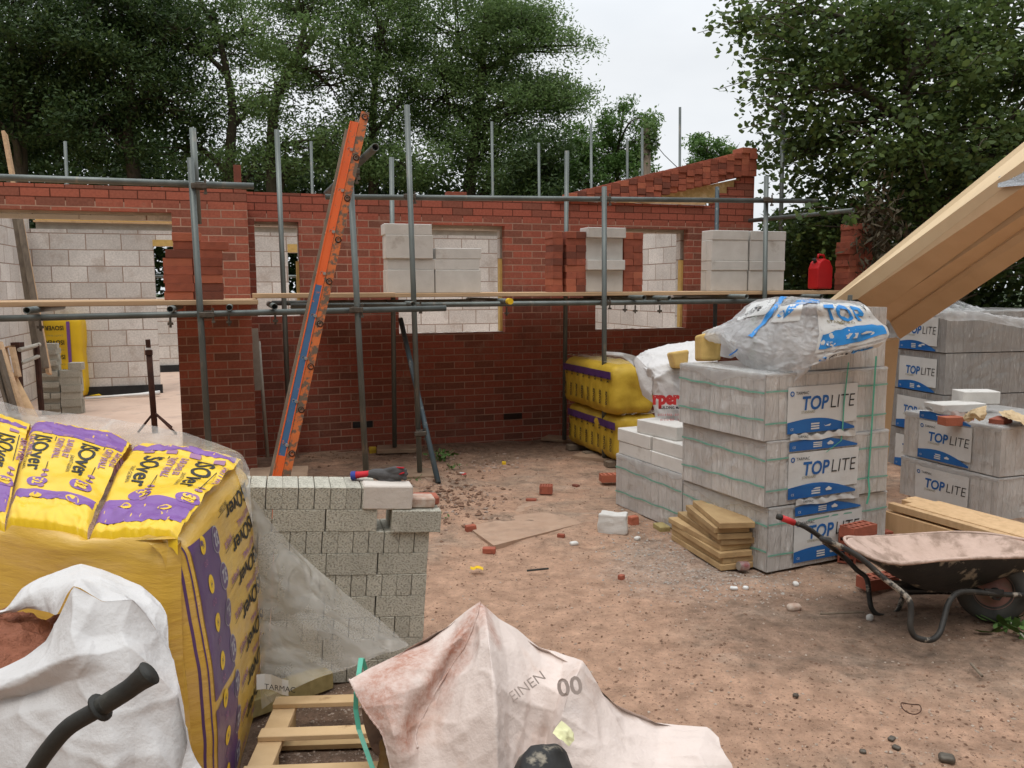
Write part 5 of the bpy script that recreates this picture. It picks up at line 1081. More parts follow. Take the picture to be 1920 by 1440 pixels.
for k in range(n_):
    for t in np.linspace(0, 1, 4)[:-1]:
        p0, p1, p2, p3 = rp[k - 1], rp[k], rp[(k + 1) % n_], rp[(k + 2) % n_]; cl.append(.5 * ((2 * p1) + (p2 - p0) * t + (2 * p0 - 5 * p1 + 4 * p2 - p3) * t * t + (3 * p1 - p0 - 3 * p2 + p3) * t ** 3))
mb.tube(cl + [cl[0], cl[1]], .0085, 8, cap=False); mb.build('rim', 'barrow_tray', bw_, smooth=True)
def spl(P, n=6):
    P = [np.array(p, float) for p in P]; P = [2 * P[0] - P[1]] + P + [2 * P[-1] - P[-2]]; out = []
    for k in range(1, len(P) - 2):
        for t in np.linspace(0, 1, n + 1)[:-1]:
            p0, p1, p2, p3 = P[k - 1:k + 3]; out.append(.5 * ((2 * p1) + (p2 - p0) * t + (2 * p0 - 5 * p1 + 4 * p2 - p3) * t * t + (3 * p1 - p0 - 3 * p2 + p3) * t ** 3))
    return out + [P[-2]]
tubeN = [(1540, 1010, 3.98), (1575, 1024, 3.97), (1612, 1045, 3.95), (1655, 1082, 3.92), (1690, 1110, 3.88), (1706, 1128, 3.86), (1708, 1150, 3.85), (1707, 1175, 3.84), (1714, 1192, 3.84), (1730, 1199, 3.84), (1748, 1199, 3.86), (1762, 1186, 3.88), (1770, 1160, 3.92), (1778, 1132, 3.95), (1792, 1114, 3.98), (1812, 1109, 4.0), (1850, 1112, 4.03), (1890, 1115, 4.08), (1960, 1117, 4.15)]
mb = MB(); mb.tube(spl([D(*p) for p in tubeN]), .0135, 12); mb.build('frame_tube', 'barrow_tube', bw_, smooth=True)
tubeF = [(1545, 1016, 4.5), (1580, 1042, 4.5), (1606, 1068, 4.48), (1625, 1085, 4.46), (1630, 1120, 4.42), (1634, 1140, 4.40), (1646, 1153, 4.40), (1668, 1155, 4.42), (1684, 1144, 4.44), (1692, 1122, 4.46), (1700, 1112, 4.5), (1760, 1110, 4.5), (1880, 1112, 4.45), (1960, 1115, 4.4)]
mb = MB(); mb.tube(spl([D(*p) for p in tubeF]), .0135, 12); mb.build('frame_tube', 'barrow_tube', bw_, smooth=True)
mb = MB(); mb.tube(spl([D(1460, 969, 4.25), D(1480, 977, 4.26), D(1510, 988, 4.28), D(1545, 1012, 4.35), D(1560, 1026, 4.42), D(1580, 1042, 4.5)]), .0135, 12); mb.build('handle', 'barrow_tube', bw_, smooth=True)
mb = MB(); mb.tube([D(1466, 971, 4.25), D(1489, 980, 4.262)], .0165, 12); mb.build('grip', 'red_ink', bw_, smooth=True)
mb = MB(); mb.tube([D(1457, 968, 4.25), D(1466, 971, 4.25)], .0155, 12); mb.build('grip_end', 'black_rubber', bw_, smooth=True)
mb = MB(); mb.tube([D(1540, 1010, 3.98), D(1556, 1012, 4.2), D(1545, 1016, 4.5)], .012, 10); mb.build('cross_tube', 'barrow_tube', bw_, smooth=True)
mb = MB(); bar(D(1688, 1108, 4.0), D(1700, 1130, 3.98), RT, .03, FW, .01, mb); bar(D(1700, 1106, 4.1), D(1845, 1106, 4.12), UP, -.012, FW, .2, mb); mb.build('bracket', 'barrow_black', bw_)
wc = D(1860, 1120, 4.22); wax = D(1856, 1117, 4.0) - wc; wax = np.array([-.30, -.95, 0.]); wax /= np.linalg.norm(wax); wu = np.array([0, 0, 1.]); wv_ = np.cross(wax, wu)
def ring3(Rm, r, mat, name, segs=40, ss=14, squash=1.):
    mb = MB(); g = []
    for i in range(segs + 1):
        a_ = 2 * math.pi * i / segs; rad = wu * math.sin(a_) + wv_ * math.cos(a_); g.append([wc + rad * (Rm + r * math.cos(b_)) + wax * r * squash * math.sin(b_) for b_ in np.linspace(0, 2 * math.pi, ss + 1)])
    mb.sheet(g); return mb.build(name, mat, wheel, smooth=True)
wc = np.array([wc[0], wc[1], .170]); mbw = MB(); wheel = None
mb = MB(); prof = [(.0, .03), (.04, .03), (.05, .016), (.088, .010), (.094, .026), (.097, .026)]
g = [[wc + (wu * math.sin(a_) + wv_ * math.cos(a_)) * r + wax * h for (r, h) in prof] for a_ in np.linspace(0, 2 * math.pi, 41)]; g2 = [[wc + (wu * math.sin(a_) + wv_ * math.cos(a_)) * r - wax * h for (r, h) in prof] for a_ in np.linspace(0, 2 * math.pi, 41)]
mb.sheet(g); mb.sheet(g2); wheel = mb.build('wheel', 'barrow_rim', bw_, smooth=True)
ring3(.128, .043, 'tyre', 'tyre')
mb = MB(); mb.tube([wc - wax * .09, wc + wax * .1], .011, 10); mb.build('axle', 'rusty_steel', wheel)
mb = MB(); mb.tube([wc + wax * .085, wc + wax * .1], .022, 6); mb.tube([wc + wax * .05, wc + wax * .07], .03, 10); mb.build('hub', 'barrow_black', wheel)
mb = MB(); bar(D(1845, 1111, 4.03), D(1880, 1113, 4.06), UP, .02, FW, -.012, mb); mb.build('axle_bracket', 'barrow_black', bw_)
# the second barrow, of which only one handle reaches into the picture
b2_ = thing('wheelbarrow', 'black tubular barrow handle with a rubber grip in front of the open sand bag', 'barrow handle', D(90, 1440, 1.6))
mb = MB(); mb.tube(spl([D(30, 1510, 1.62), D(62, 1448, 1.6), D(95, 1400, 1.58), D(130, 1362, 1.57), D(180, 1332, 1.56), D(200, 1318, 1.555)], 8), .0165, 16); mb.build('tube', 'black_rubber', b2_, smooth=True)
mb = MB(); mb.tube(spl([D(188, 1326, 1.56), D(215, 1309, 1.555), D(240, 1293, 1.55), D(262, 1276, 1.545), D(274, 1267, 1.54), D(279, 1263, 1.54)], 6), [.0185] * 19 + [.020, .0215, .0225, .0235, .024, .0245, .025, .0235, .022, .020, .016, .01, .004], 18) if False else None
P_ = spl([D(188, 1326, 1.56), D(215, 1309, 1.555), D(240, 1293, 1.55), D(262, 1276, 1.545), D(274, 1267, 1.54), D(280, 1262, 1.54)], 6); mb = MB(); mb.tube(P_, [.0185 + .0065 * max(0, (i / (len(P_) - 1) - .45) / .55) for i in range(len(P_))], 20); mb.build('grip', 'black_rubber', b2_, smooth=True)
mb = MB(); mb.tube([D(186, 1328, 1.56), D(190, 1325, 1.56)], .028, 18); mb.build('grip_flange', 'black_rubber', b2_, smooth=True)

# ================================================================== CONCRETE BRICK STACK, glove
GS = Frame(G(790, 1264) , 15, 4.3)
lg = 'grey concrete brick in the foreground stack beside the big yellow pallet'; gp = 'grey concrete bricks stacked in the foreground'
for r in range(9):
    z = r * .0956 - .02; hd = r % 2 == 0
    if hd:
        for i in range(13):
            x = -.034 - i * .0652
            if r == 8: x -= .235 if i < 14 else 0
            put(CBRICK, 'concrete_brick', GS, x, .1075, z, 90, lg, 'concrete brick', gp, jit=.0015)
    else:
        for i in range(4):
            x = -.11 - i * .217 + (.045 if (r == 7 and i == 0) else 0) - (.012 if r == 7 and i else 0)
            for k in ((0, 1, 2)): put(CBRICK, 'concrete_brick', GS, x, .032 + k * .0685 + (-.018 if r == 7 and i == 0 and k == 0 else 0), z, 0, lg, 'concrete brick', gp, jit=.0015)
plain('pale_block', (.60, .54, .48), (.53, .475, .42), 12, .95, .6, 45)
mb = MB(GS); mb.box((-.295, -.008, .746), (-.085, .10, .850), ch=.006); tag(mb.build('pale_block', 'pale_block', at=GS(-.19, .05, .746), yaw=0), 'single paler block lying under the glove on the grey stack', 'block')
for i, (x, y, s_) in enumerate(((-.03, .06, 1), (.0, .12, .8))):
    mb = MB(GS); mb.box((x - .06, y - .04, .746), (x + .05, y + .05, .746 + .045 * s_), ch=.006); o = mb.build('broken_brick', ['rubble', 'loose_brick'][i], at=GS(x, y, .746)); tag(o, ['broken mortar-crusted brick on the right end of the grey stack', 'broken red brick piece behind the mortar-crusted one on the grey stack'][i], 'brick')
gl = D(700, 893, 3.70)
glv = thing('work_glove', 'grey work glove with a red and blue cuff lying on the pale block', 'glove', D(715, 903, 3.66))
def gp_(x, y, d=3.66): return D(x, y, d)
mb = MB()
mb.tube(spl([gp_(688, 890), gp_(700, 888), gp_(716, 889), gp_(732, 892)], 4), [.016, .018, .021, .024, .027, .028, .029, .030, .030, .029, .028, .026, .024][:13], 12, sy=.8)
for (P, r) in (([(722, 884), (738, 880), (752, 879), (762, 884)], .012), ([(726, 888), (742, 885), (755, 884), (764, 891)], .0125), ([(724, 893), (740, 893), (754, 894), (762, 899)], .012), ([(718, 897), (732, 901), (744, 902), (752, 901)], .011), ([(706, 893), (716, 900), (726, 904), (734, 902)], .011)):
    q = spl([gp_(*p, 3.66 - .012 * (k == 1)) for k, p in enumerate(P)], 5); mb.tube(q, [r * (1.15 - .45 * (i / (len(q) - 1)) ** 2) for i in range(len(q))], 10)
o = mb.build('glove_body', 'glove_grey', glv, smooth=True); rm = o.modifiers.new('r', 'REMESH'); rm.mode = 'VOXEL'; rm.voxel_size = .0032; rm.use_smooth_shade = True; s3 = o.modifiers.new('s', 'SMOOTH'); s3.iterations = 3
mb = MB(); mb.tube([gp_(664, 891), gp_(676, 890), gp_(692, 888)], [.024, .020, .019], 16, cap=False, sy=.7); mb.build('cuff', 'glove_red', glv, smooth=True)
mb = MB(); mb.tube([gp_(659, 892), gp_(668, 891)], [.0262, .0252], 16, cap=False, sy=.72); mb.build('cuff_band', 'glove_blue', glv, smooth=True)
for (a_, b_) in (((742, 876.5), (758, 877)), ((748, 889), (758, 886))): mb = MB(); mb.tube([gp_(*a_, 3.645), gp_(*b_, 3.645)], .0035, 6); mb.build('fingertip_patch', 'glove_red', glv, smooth=True)

# ================================================================== BIG YELLOW INSULATION PALLET
ip = thing('insulation_pallet', 'big pallet stack of yellow and purple insulation bags under stretch film in the left foreground', 'insulation pallet', D(300, 1440, 2.7) * [1, 1, 0])
FR, BR = D(333, 1010, 2.45), D(455, 866, 3.52); FL, BL = D(-380, 968, 3.05), D(-420, 715, 4.4)
def top_pt(s_, t_, l=0.):
    p = (FR * (1 - s_) + FL * s_) * (1 - t_) + (BR * (1 - s_) + BL * s_) * t_
    return p + np.array([0, 0, l])
nb_ = 5; rs = random.Random(5)
def bag_h(s_, t_):
    k = s_ * nb_; i = min(int(k), nb_ - 1); u = k - i
    h = .030 * math.sin(math.pi * min(1, max(0, t_))) ** .5 + .05 * u * (1 - .5 * u) * (i > 0) * .6
    h += .016 * math.sin(math.pi * u) ** .6 - .035 * math.exp(-((u - 1.) / .05) ** 2) * (i < nb_ - 1)
    h += .02 * fbm((s_ * 9, t_ * 4, 0), 1, 3) + .010 * abs(fbm((s_ * 30, t_ * 9, 3), 1, 3)) * (abs(t_ - .5) > .32) * 1.6
    return h
def topf(s_, t_, l=0.): return top_pt(s_, t_, bag_h(s_, t_) + l)
for i in range(nb_):
    s0, s1 = i / nb_, (i + 1) / nb_
    ns, ntt = 44, 120; g = [[None] * (ntt + 3) for _ in range(ns + 1)]
    for a_ in range(ns + 1):
        sv = s0 + (s1 - s0) * (a_ / ns) * .9995
        for b_ in range(ntt + 1): g[a_][b_ + 1] = topf(sv, b_ / ntt)
        g[a_][0] = topf(sv, 0) + np.array([0, 0, -.05]) + (FR - BR) * .004; g[a_][ntt + 2] = topf(sv, 1) + np.array([0, 0, -.10])
    mb = MB(); mb.sheet(g); o = mb.build('bag', 'yellow_bag', ip, smooth=True, fixn=False)
    # printed bands: back and front of each bag, letters between
    for (t0, t1, o0, o1) in (((.76, .95, .02, .98), (.12, .19, .02, .98)) if i % 2 else ((.86, .93, .02, .98), (.06, .25, .02, .98))):
        mb = MB(); mb.sheet([[topf(s0 + (s1 - s0) * (o0 + (o1 - o0) * a_ / 24), t0 + (t1 - t0) * b_ / 30 + .05 * (i % 2 - .5) * a_ / 24, .0018) for b_ in range(31)] for a_ in range(25)]); mb.build('printed_band', 'purple', ip, smooth=True, fixn=False)
    Ls_ = np.linalg.norm(FL - FR) / nb_; Lt = np.linalg.norm(BR - FR)
    def tf(x, y, l=.0028): return topf(min(max(s0 - x / Ls_ * (s1 - s0), 0), 1), 0 + y / Lt, l)
    # x grows to the right (towards the pack's right side), y towards the back
    mb = MB()
    cols = ((-.10, 0), (-.27, 1)) if i % 2 else ((-.06, 0), (-.23, 1))
    for (cx, par) in cols:
        text(mb, 'ISOver', .088, tf, 0, rot=-90, at=(cx - .035, .80), bold=.0015, sx=1.6)
        text(mb, 'SAINT-GOBAIN', .02, tf, 0, rot=-90, at=(cx - .058, .60), sx=1.3); text(mb, 'CAVITY WALL', .034, tf, 1, rot=-90, at=(cx + .048, .80), bold=.001, sx=1.25); text(mb, 'SLAB (CWS) 32', .030, tf, 1, rot=-90, at=(cx + .084, .80), bold=.001, sx=1.2)
        flat(mb, [(cx + .037, .82), (cx + .040, .82), (cx + .040, .36), (cx + .037, .36)], tf, 0)
        flat(mb, [(cx - .038, .82), (cx - .042, .82), (cx - .042, .30), (cx - .038, .30)], tf, 0) if False else None
        for q in range(4): 
            cc = (cx + .04, .40 - q * .05) if par else (cx + .04, .42 - q * .05); flat(mb, [(cc[0] + .014 * math.cos(a_), cc[1] + .014 * math.sin(a_)) for a_ in np.linspace(0, 2 * math.pi, 10)[:-1]], tf, 1)
        for cc in (((cx + .02), .29),): 
            flat(mb, [(cc[0] + .042 * math.cos(a_), cc[1] + .042 * math.sin(a_)) for a_ in np.linspace(0, 2 * math.pi, 18)[:-1]], tf, 2); text(mb, '32', .058, lambda x, y: tf(x, y, .0038), 3, rot=-90, at=(cc[0] - .018, cc[1] + .03), bold=.002)
    for cc in ((-.09, .16), (-.24, .17)): flat(mb, [(cc[0] + .026 * math.cos(a_), cc[1] + .026 * math.sin(a_)) for a_ in np.linspace(0, 2 * math.pi, 14)[:-1]], lambda x, y: tf(x, y, .0036), 3)
    for q in range(4): 
        cx = -.06 - q * .075; flat(mb, [(cx, .835), (cx + .035, .835), (cx + .035, .875), (cx, .875)], lambda x, y: tf(x, y + (.03 if not i else 0), .0036), 4)
    mb.build('lettering', ['black_ink', 'lilac_ink', 'purple', 'yellow_bag', 'lilac_ink'], ip, fixn=False)
# right side, printed, with rounded top
HT = .97
def sidef(a_, b_, l=0.):
    """a_: 0 front .. 1 back, b_: metres down"""
    p = FR * (1 - a_) + BR * a_; n_ = np.cross(BR - FR, [0, 0, 1.]); n_ /= np.linalg.norm(n_)
    if n_[0] < 0: n_ = -n_
    r = .07; 
    if b_ < r: out = -r + math.sqrt(max(0, r * r - (r - b_) ** 2)); 
    else: out = 0
    bul = .06 * math.sin(min(1, b_ / HT) * math.pi * .75) + .006 * fbm((a_ * 5, b_ * 6, 1), 1, 2) - .03 * (1 - abs(2 * a_ - 1) ** 8) * 0 - .07 * (max(0, abs(2 * a_ - 1) - .9) * 10) ** 2
    return p + n_ * (out + .02 + bul + l) + np.array([0, 0, -b_])
def cl_(v, a_=0, b_=1): return max(a_, min(b_, v))
mb = MB(); mb.sheet([[topf(0, a_ / 90) if b_ == 0 else sidef(a_ / 90, (b_ - 1) / 110 * HT) for b_ in range(112)] for a_ in range(91)]); mb.build('side_wrap', 'yellow_film', ip, smooth=True, fixn=False)
def sf(x, y, l=.0028): return sidef(cl_(x / Lt), -y, l)
for (y0, y1) in ((.05, .545), (.575, .96)):
    mb = MB(); mb.sheet([[sidef(.04 + .27 * a_ / 16, y0 + (y1 - y0) * b_ / 70 + .02 * (a_ / 16 - .5), .0018) for b_ in range(71)] for a_ in range(17)]); mb.build('printed_band', 'purple_dark', ip, smooth=True, fixn=False)
for (q0, q1) in ((.012, .004), (.026, .003), (.955, .04)): mb = MB(); mb.sheet([[sidef(q0 + q1 * a_, .03 + .93 * b_ / 110, .0018) for b_ in range(111)] for a_ in range(2)]); mb.build('printed_line', 'purple_dark', ip, fixn=False)
mb = MB()
for r in range(7):
    y = -.055 - r * .128
    text(mb, 'ISOver', .085, sf, 0, rot=180, at=(.95, y), bold=.0015, sx=1.65); text(mb, 'CAVITY WALL', .032, sf, 1, rot=180, at=(.92, y - .088), bold=.001, sx=1.2); text(mb, '(CWS) 32', .03, sf, 1, rot=180, at=(.56, y - .10), bold=.001); text(mb, 'SAINT-GOBAIN', .02, sf, 0, rot=180, at=(.60, y - .005 + .02))
    flat(mb, [(.42, y - .001), (1.0, y - .001), (1.0, y - .003), (.42, y - .003)], sf, 0)
    for q in range(3): flat(mb, [(.82 - q * .05 + .013 * math.cos(a_), y - .075 + .013 * math.sin(a_)) for a_ in np.linspace(0, 2 * math.pi, 10)[:-1]], sf, 1) if False else None
    c0 = (.335, y - .052); flat(mb, [(c0[0] + .050 * math.cos(a_), c0[1] + .046 * math.sin(a_)) for a_ in np.linspace(0, 2 * math.pi, 20)[:-1]], lambda x, y: sf(x, y, .0030), 3); flat(mb, [(c0[0] + .046 * math.cos(a_), c0[1] + .042 * math.sin(a_)) for a_ in np.linspace(0, 2 * math.pi, 20)[:-1]], lambda x, y: sf(x, y, .0036), 2); text(mb, '32', .062, lambda x, y: sf(x, y, .0043), 3, rot=180, at=(c0[0] + .035, c0[1] + .022), bold=.002)
    c0 = (.17, y - .02); flat(mb, [(c0[0] + .032 * math.cos(a_), c0[1] + .030 * math.sin(a_)) for a_ in np.linspace(0, 2 * math.pi, 16)[:-1]], lambda x, y: sf(x, y, .0032), 4); text(mb, 'H', .03, lambda x, y: sf(x, y, .0042), 2, rot=180, at=(c0[0] + .012, c0[1] + .01)); text(mb, 'oo', .04, lambda x, y: sf(x, y, .0032), 1, rot=180, at=(.19, y - .07))
mb.build('lettering', ['black_ink', 'lilac_ink', 'purple_dark', 'pale_ink', 'yellow_bag'], ip, fixn=False)
# front, plain yellow under dusty film
def frontf(s_, b_):
    p = FR * (1 - s_) + FL * s_; n_ = np.array([0, -1., 0]); return p + n_ * (.02 + .045 * math.sin(cl_(b_ / HT) * math.pi * .8) + .02 * fbm((s_ * 6, b_ * 3, 4), 1, 3) - .05 * math.exp(-s_ * 60)) + np.array([.012 * 0, 0, -b_])
mb = MB(); mb.sheet([[topf(s_ / 50, 0) + np.array([0, 0, -.02]) if b_ == 0 else frontf(s_ / 50, .015 + (b_ - 1) / 30 * HT) for b_ in range(32)] for s_ in range(51)]); mb.sheet([[frontf(0, .015 + b_ / 30 * HT), sidef(0, .015 + b_ / 30 * HT)] for b_ in range(31)]); mb.build('front_wrap', 'yellow_film', ip, smooth=True, fixn=False)
# dusty film standing up behind the top and hanging at the back corner
def fb(x, y, d): return (x, y, d)
gridcloth('film_edge', [[(-60, 738, 4.35), (0, 752, 4.25), (60, 768, 4.12), (160, 778, 3.95), (250, 792, 3.8), (340, 810, 3.66), (410, 832, 3.55), (452, 852, 3.46), (468, 880, 3.38)],
    [(-60, 765, 4.2), (0, 772, 4.1), (60, 790, 4.0), (160, 805, 3.85), (250, 822, 3.7), (340, 834, 3.58), (410, 846, 3.48), (448, 866, 3.40), (470, 925, 3.30)],
    [(-60, 790, 4.15), (0, 800, 4.05), (60, 815, 3.95), (160, 828, 3.8), (250, 842, 3.66), (340, 850, 3.54), (405, 862, 3.45), (440, 880, 3.36), (474, 985, 3.22)]], 'polythene', ip, sub=3, amp=.02, scale=.2)
# ---- the loose clear polythene sheet over the brick stack
gridcloth('polythene_sheet', [
    [(470, 925, 3.42), (473, 985, 3.40), (478, 1060, 3.35), (484, 1140, 3.3), (487, 1220, 3.25), (490, 1330, 3.15)],
    [(500, 972, 3.44), (515, 1030, 3.38), (528, 1100, 3.30), (535, 1170, 3.28), (540, 1235, 3.22), (535, 1300, 3.16)],
    [(545, 1020, 3.46), (565, 1070, 3.36), (582, 1120, 3.34), (592, 1180, 3.24), (598, 1232, 3.24), (600, 1268, 3.2)],
    [(600, 1072, 3.48), (620, 1112, 3.42), (640, 1150, 3.32), (652, 1192, 3.28), (660, 1225, 3.24), (655, 1252, 3.2)],
    [(665, 1124, 3.50), (684, 1152, 3.42), (700, 1178, 3.36), (708, 1200, 3.3), (712, 1218, 3.28), (706, 1232, 3.24)],
    [(735, 1180, 3.50), (745, 1190, 3.45), (755, 1200, 3.40), (762, 1206, 3.38), (766, 1210, 3.36), (762, 1214, 3.34)]], 'polythene', tag(thing('polythene', 'loose clear polythene sheet sweeping from the yellow pallet over the grey bricks', 'polythene sheet', D(560, 1280, 3.2) * [1, 1, 0])), sub=4, amp=.034, scale=.30, soft=.2)

# ================================================================== FOREGROUND BAGS, PALLET, POST
sbag = thing('sand_bag', 'big white bulk bag slumped open on reddish sand at the bottom left corner', 'bulk bag', D(150, 1440, 2.0) * [1, 1, 0])
R0 = [(-60, 1150, 2.35), (8, 1143, 2.33), (42, 1104, 2.38), (75, 1085, 2.42), (112, 1072, 2.44), (152, 1058, 2.45), (190, 1066, 2.42), (228, 1082, 2.38), (262, 1098, 2.32), (300, 1130, 2.24), (314, 1155, 2.2)]
R1 = [(-60, 1158, 2.30), (10, 1146, 2.28), (46, 1124, 2.30), (80, 1106, 2.30), (113, 1096, 2.28), (150, 1084, 2.26), (190, 1092, 2.22), (228, 1110, 2.19), (260, 1130, 2.17), (292, 1158, 2.15), (317, 1212, 2.14)]
R2 = [(-60, 1170, 2.30), (14, 1149, 2.30), (54, 1140, 2.30), (92, 1148, 2.24), (107, 1152, 2.12), (138, 1100, 2.05), (192, 1128, 2.04), (248, 1124, 2.06), (274, 1150, 2.08), (302, 1196, 2.10), (326, 1238, 2.10)]
R2b = [(-60, 1262, 2.14), (-5, 1258, 2.12), (45, 1232, 2.10), (84, 1202, 2.07), (104, 1166, 2.05)] + R2[5:]
gridcloth('bag_rim', [R0, R1, R2], 'white_bag', sbag, sub=4, amp=.014, scale=.2)
gridcloth('bag_body', [R2b,
    [(-60, 1276, 2.06), (-5, 1272, 2.04), (47, 1244, 2.02), (86, 1222, 2.01), (112, 1196, 1.98), (134, 1182, 1.97), (172, 1196, 1.99), (228, 1185, 2.01), (268, 1210, 2.03), (300, 1238, 2.05), (334, 1280, 2.06)],
    [(-60, 1300, 1.97), (-2, 1292, 1.96), (48, 1272, 1.95), (88, 1252, 1.94), (118, 1238, 1.93), (146, 1228, 1.93), (186, 1226, 1.95), (240, 1212, 1.98), (278, 1242, 1.99), (312, 1280, 2.01), (344, 1325, 2.04)],
    [(-60, 1345, 2.02), (0, 1312, 1.99), (46, 1304, 1.98), (90, 1290, 1.97), (126, 1278, 1.95), (158, 1270, 1.94), (200, 1262, 1.94), (246, 1262, 1.95), (286, 1296, 1.98), (318, 1336, 2.0), (348, 1370, 2.03)],
    [(-60, 1390, 1.97), (0, 1350, 1.95), (40, 1336, 1.94), (84, 1330, 1.93), (128, 1330, 1.93), (168, 1330, 1.92), (208, 1330, 1.92), (250, 1335, 1.94), (290, 1360, 1.97), (324, 1392, 1.99), (352, 1410, 2.02)],
    [(-60, 1450, 1.94), (0, 1440, 1.92), (45, 1440, 1.90), (90, 1440, 1.91), (130, 1440, 1.88), (170, 1440, 1.89), (210, 1440, 1.88), (252, 1440, 1.92), (294, 1440, 1.93), (330, 1440, 1.97), (364, 1440, 2.02)],
    [(-60, 1560, 1.92), (0, 1560, 1.90), (55, 1560, 1.89), (95, 1560, 1.88), (135, 1560, 1.87), (170, 1560, 1.88), (210, 1560, 1.87), (250, 1560, 1.90), (300, 1560, 1.92), (350, 1560, 1.96), (400, 1560, 2.0)]], 'white_bag', sbag, sub=4, amp=.015, scale=.26, soft=.25)
mb = MB(); g = []
for i in range(40):
    row = []
    for j in range(40):
        u, w = i / 39, j / 39; p = D(-70 + 200 * u, 1255 - 125 * w + 20 * u, 2.10 + .30 * w - .0 * u); p = p + np.array([0, 0, .05 * math.exp(-((u - .45) ** 2 + (w - .5) ** 2) * 6) + .02 * fbm((u * 6, w * 6, 0), 1, 5) - .02]); row.append(p)
    g.append(row)
mb.sheet(g); tag(mb.build('sand', 'sand', smooth=True, fixn=False), 'reddish building sand heaped inside the open white bulk bag', 'sand', kind='stuff')
gridcloth('bag_hem', [[(333, 1300, 2.03), (340, 1340, 2.03), (346, 1385, 2.03)], [(352, 1388, 1.99), (362, 1410, 2.0), (372, 1430, 2.0)], [(340, 1440, 1.97), (372, 1450, 1.98), (400, 1470, 2.0)]], 'white_bag', sbag, sub=3, amp=.006)
# the dirty white bag in the middle
db = thing('dirty_bag', 'crumpled dirty white woven bag stained with red mud, in the bottom middle', 'bag', D(950, 1440, 2.6) * [1, 1, 0])
gridcloth('bag_body', [
    [(655, 1275, 2.62), (700, 1250, 2.70), (750, 1226, 2.78), (802, 1204, 2.82), (852, 1164, 2.86), (897, 1130, 2.86), (908, 1136, 2.86), (934, 1160, 2.88), (970, 1180, 2.9), (1010, 1213, 2.9), (1060, 1228, 2.86), (1092, 1239, 2.74), (1117, 1278, 2.72), (1132, 1304, 2.75), (1170, 1332, 2.8), (1230, 1355, 2.82), (1325, 1363, 2.80), (1348, 1382, 2.76)],
    [(662, 1290, 2.58), (708, 1275, 2.62), (760, 1252, 2.66), (808, 1234, 2.70), (858, 1200, 2.73), (896, 1158, 2.78), (912, 1160, 2.74), (940, 1195, 2.76), (975, 1215, 2.78), (1015, 1242, 2.78), (1052, 1258, 2.76), (1086, 1256, 2.66), (1108, 1296, 2.66), (1128, 1325, 2.68), (1172, 1362, 2.72), (1235, 1385, 2.74), (1318, 1385, 2.70), (1352, 1402, 2.70)],
    [(678, 1322, 2.56), (715, 1310, 2.55), (758, 1298, 2.57), (800, 1282, 2.63), (838, 1252, 2.72), (885, 1220, 2.70), (918, 1215, 2.60), (950, 1245, 2.68), (990, 1265, 2.72), (1020, 1285, 2.70), (1046, 1300, 2.68), (1066, 1290, 2.60), (1096, 1325, 2.60), (1126, 1352, 2.63), (1170, 1395, 2.64), (1235, 1412, 2.68), (1310, 1410, 2.62), (1362, 1418, 2.64)],
    [(698, 1352, 2.54), (728, 1345, 2.52), (760, 1338, 2.54), (788, 1330, 2.62), (820, 1312, 2.66), (870, 1285, 2.60), (926, 1275, 2.52), (955, 1300, 2.60), (995, 1315, 2.66), (1018, 1330, 2.66), (1034, 1345, 2.66), (1056, 1330, 2.56), (1090, 1360, 2.55), (1128, 1390, 2.58), (1180, 1425, 2.58), (1240, 1435, 2.62), (1320, 1435, 2.58), (1372, 1432, 2.62)],
    [(718, 1380, 2.53), (738, 1380, 2.50), (758, 1374, 2.52), (778, 1376, 2.58), (815, 1370, 2.58), (870, 1350, 2.52), (930, 1345, 2.46), (955, 1365, 2.56), (985, 1372, 2.62), (1008, 1378, 2.64), (1024, 1385, 2.66), (1050, 1375, 2.54), (1092, 1400, 2.52), (1140, 1425, 2.53), (1190, 1450, 2.54), (1250, 1460, 2.57), (1330, 1465, 2.55), (1380, 1455, 2.6)],
    [(735, 1450, 2.52), (750, 1450, 2.50), (768, 1450, 2.50), (790, 1450, 2.52), (830, 1450, 2.50), (880, 1450, 2.46), (934, 1450, 2.42), (955, 1450, 2.50), (980, 1450, 2.55), (1005, 1450, 2.57), (1025, 1450, 2.58), (1060, 1450, 2.50), (1100, 1460, 2.47), (1150, 1470, 2.47), (1200, 1490, 2.48), (1260, 1500, 2.5), (1340, 1500, 2.5), (1400, 1500, 2.55)],
    [(735, 1560, 2.5), (750, 1560, 2.48), (768, 1560, 2.48), (790, 1560, 2.5), (830, 1560, 2.48), (880, 1560, 2.44), (934, 1560, 2.40), (955, 1560, 2.46), (980, 1560, 2.5), (1005, 1560, 2.5), (1025, 1560, 2.5), (1060, 1560, 2.46), (1100, 1560, 2.44), (1150, 1560, 2.44), (1200, 1560, 2.46), (1260, 1560, 2.48), (1340, 1560, 2.48), (1400, 1560, 2.52)]], 'dirty_bag', db, sub=4, amp=.011, scale=.22, soft=.3)
DB = [o for o in bpy.data.objects if o.name.startswith('bag_body') and o.parent == db][0]; dcf = on_cloth(DB, 7, 18)
for (q_) in (((0, 5.2), (.5, 5.05), (1, 4.95), (1.6, 4.6), (2, 4.2), (2.6, 3.7), (3.2, 3.35), (4, 3.05), (4.4, 2.9)), ((0.02, .0), (1, .02), (2, .03), (3, .03), (4, .03), (5, .04))):
    P_ = spl([dcf(r, c, .0015) for r, c in q_], 8); mb = MB(); mb.tube(P_, [.0035 + .0012 * math.sin(i * 2.3) for i in range(len(P_))], 6); mb.build('seam', 'dirty_bag', db, smooth=True)
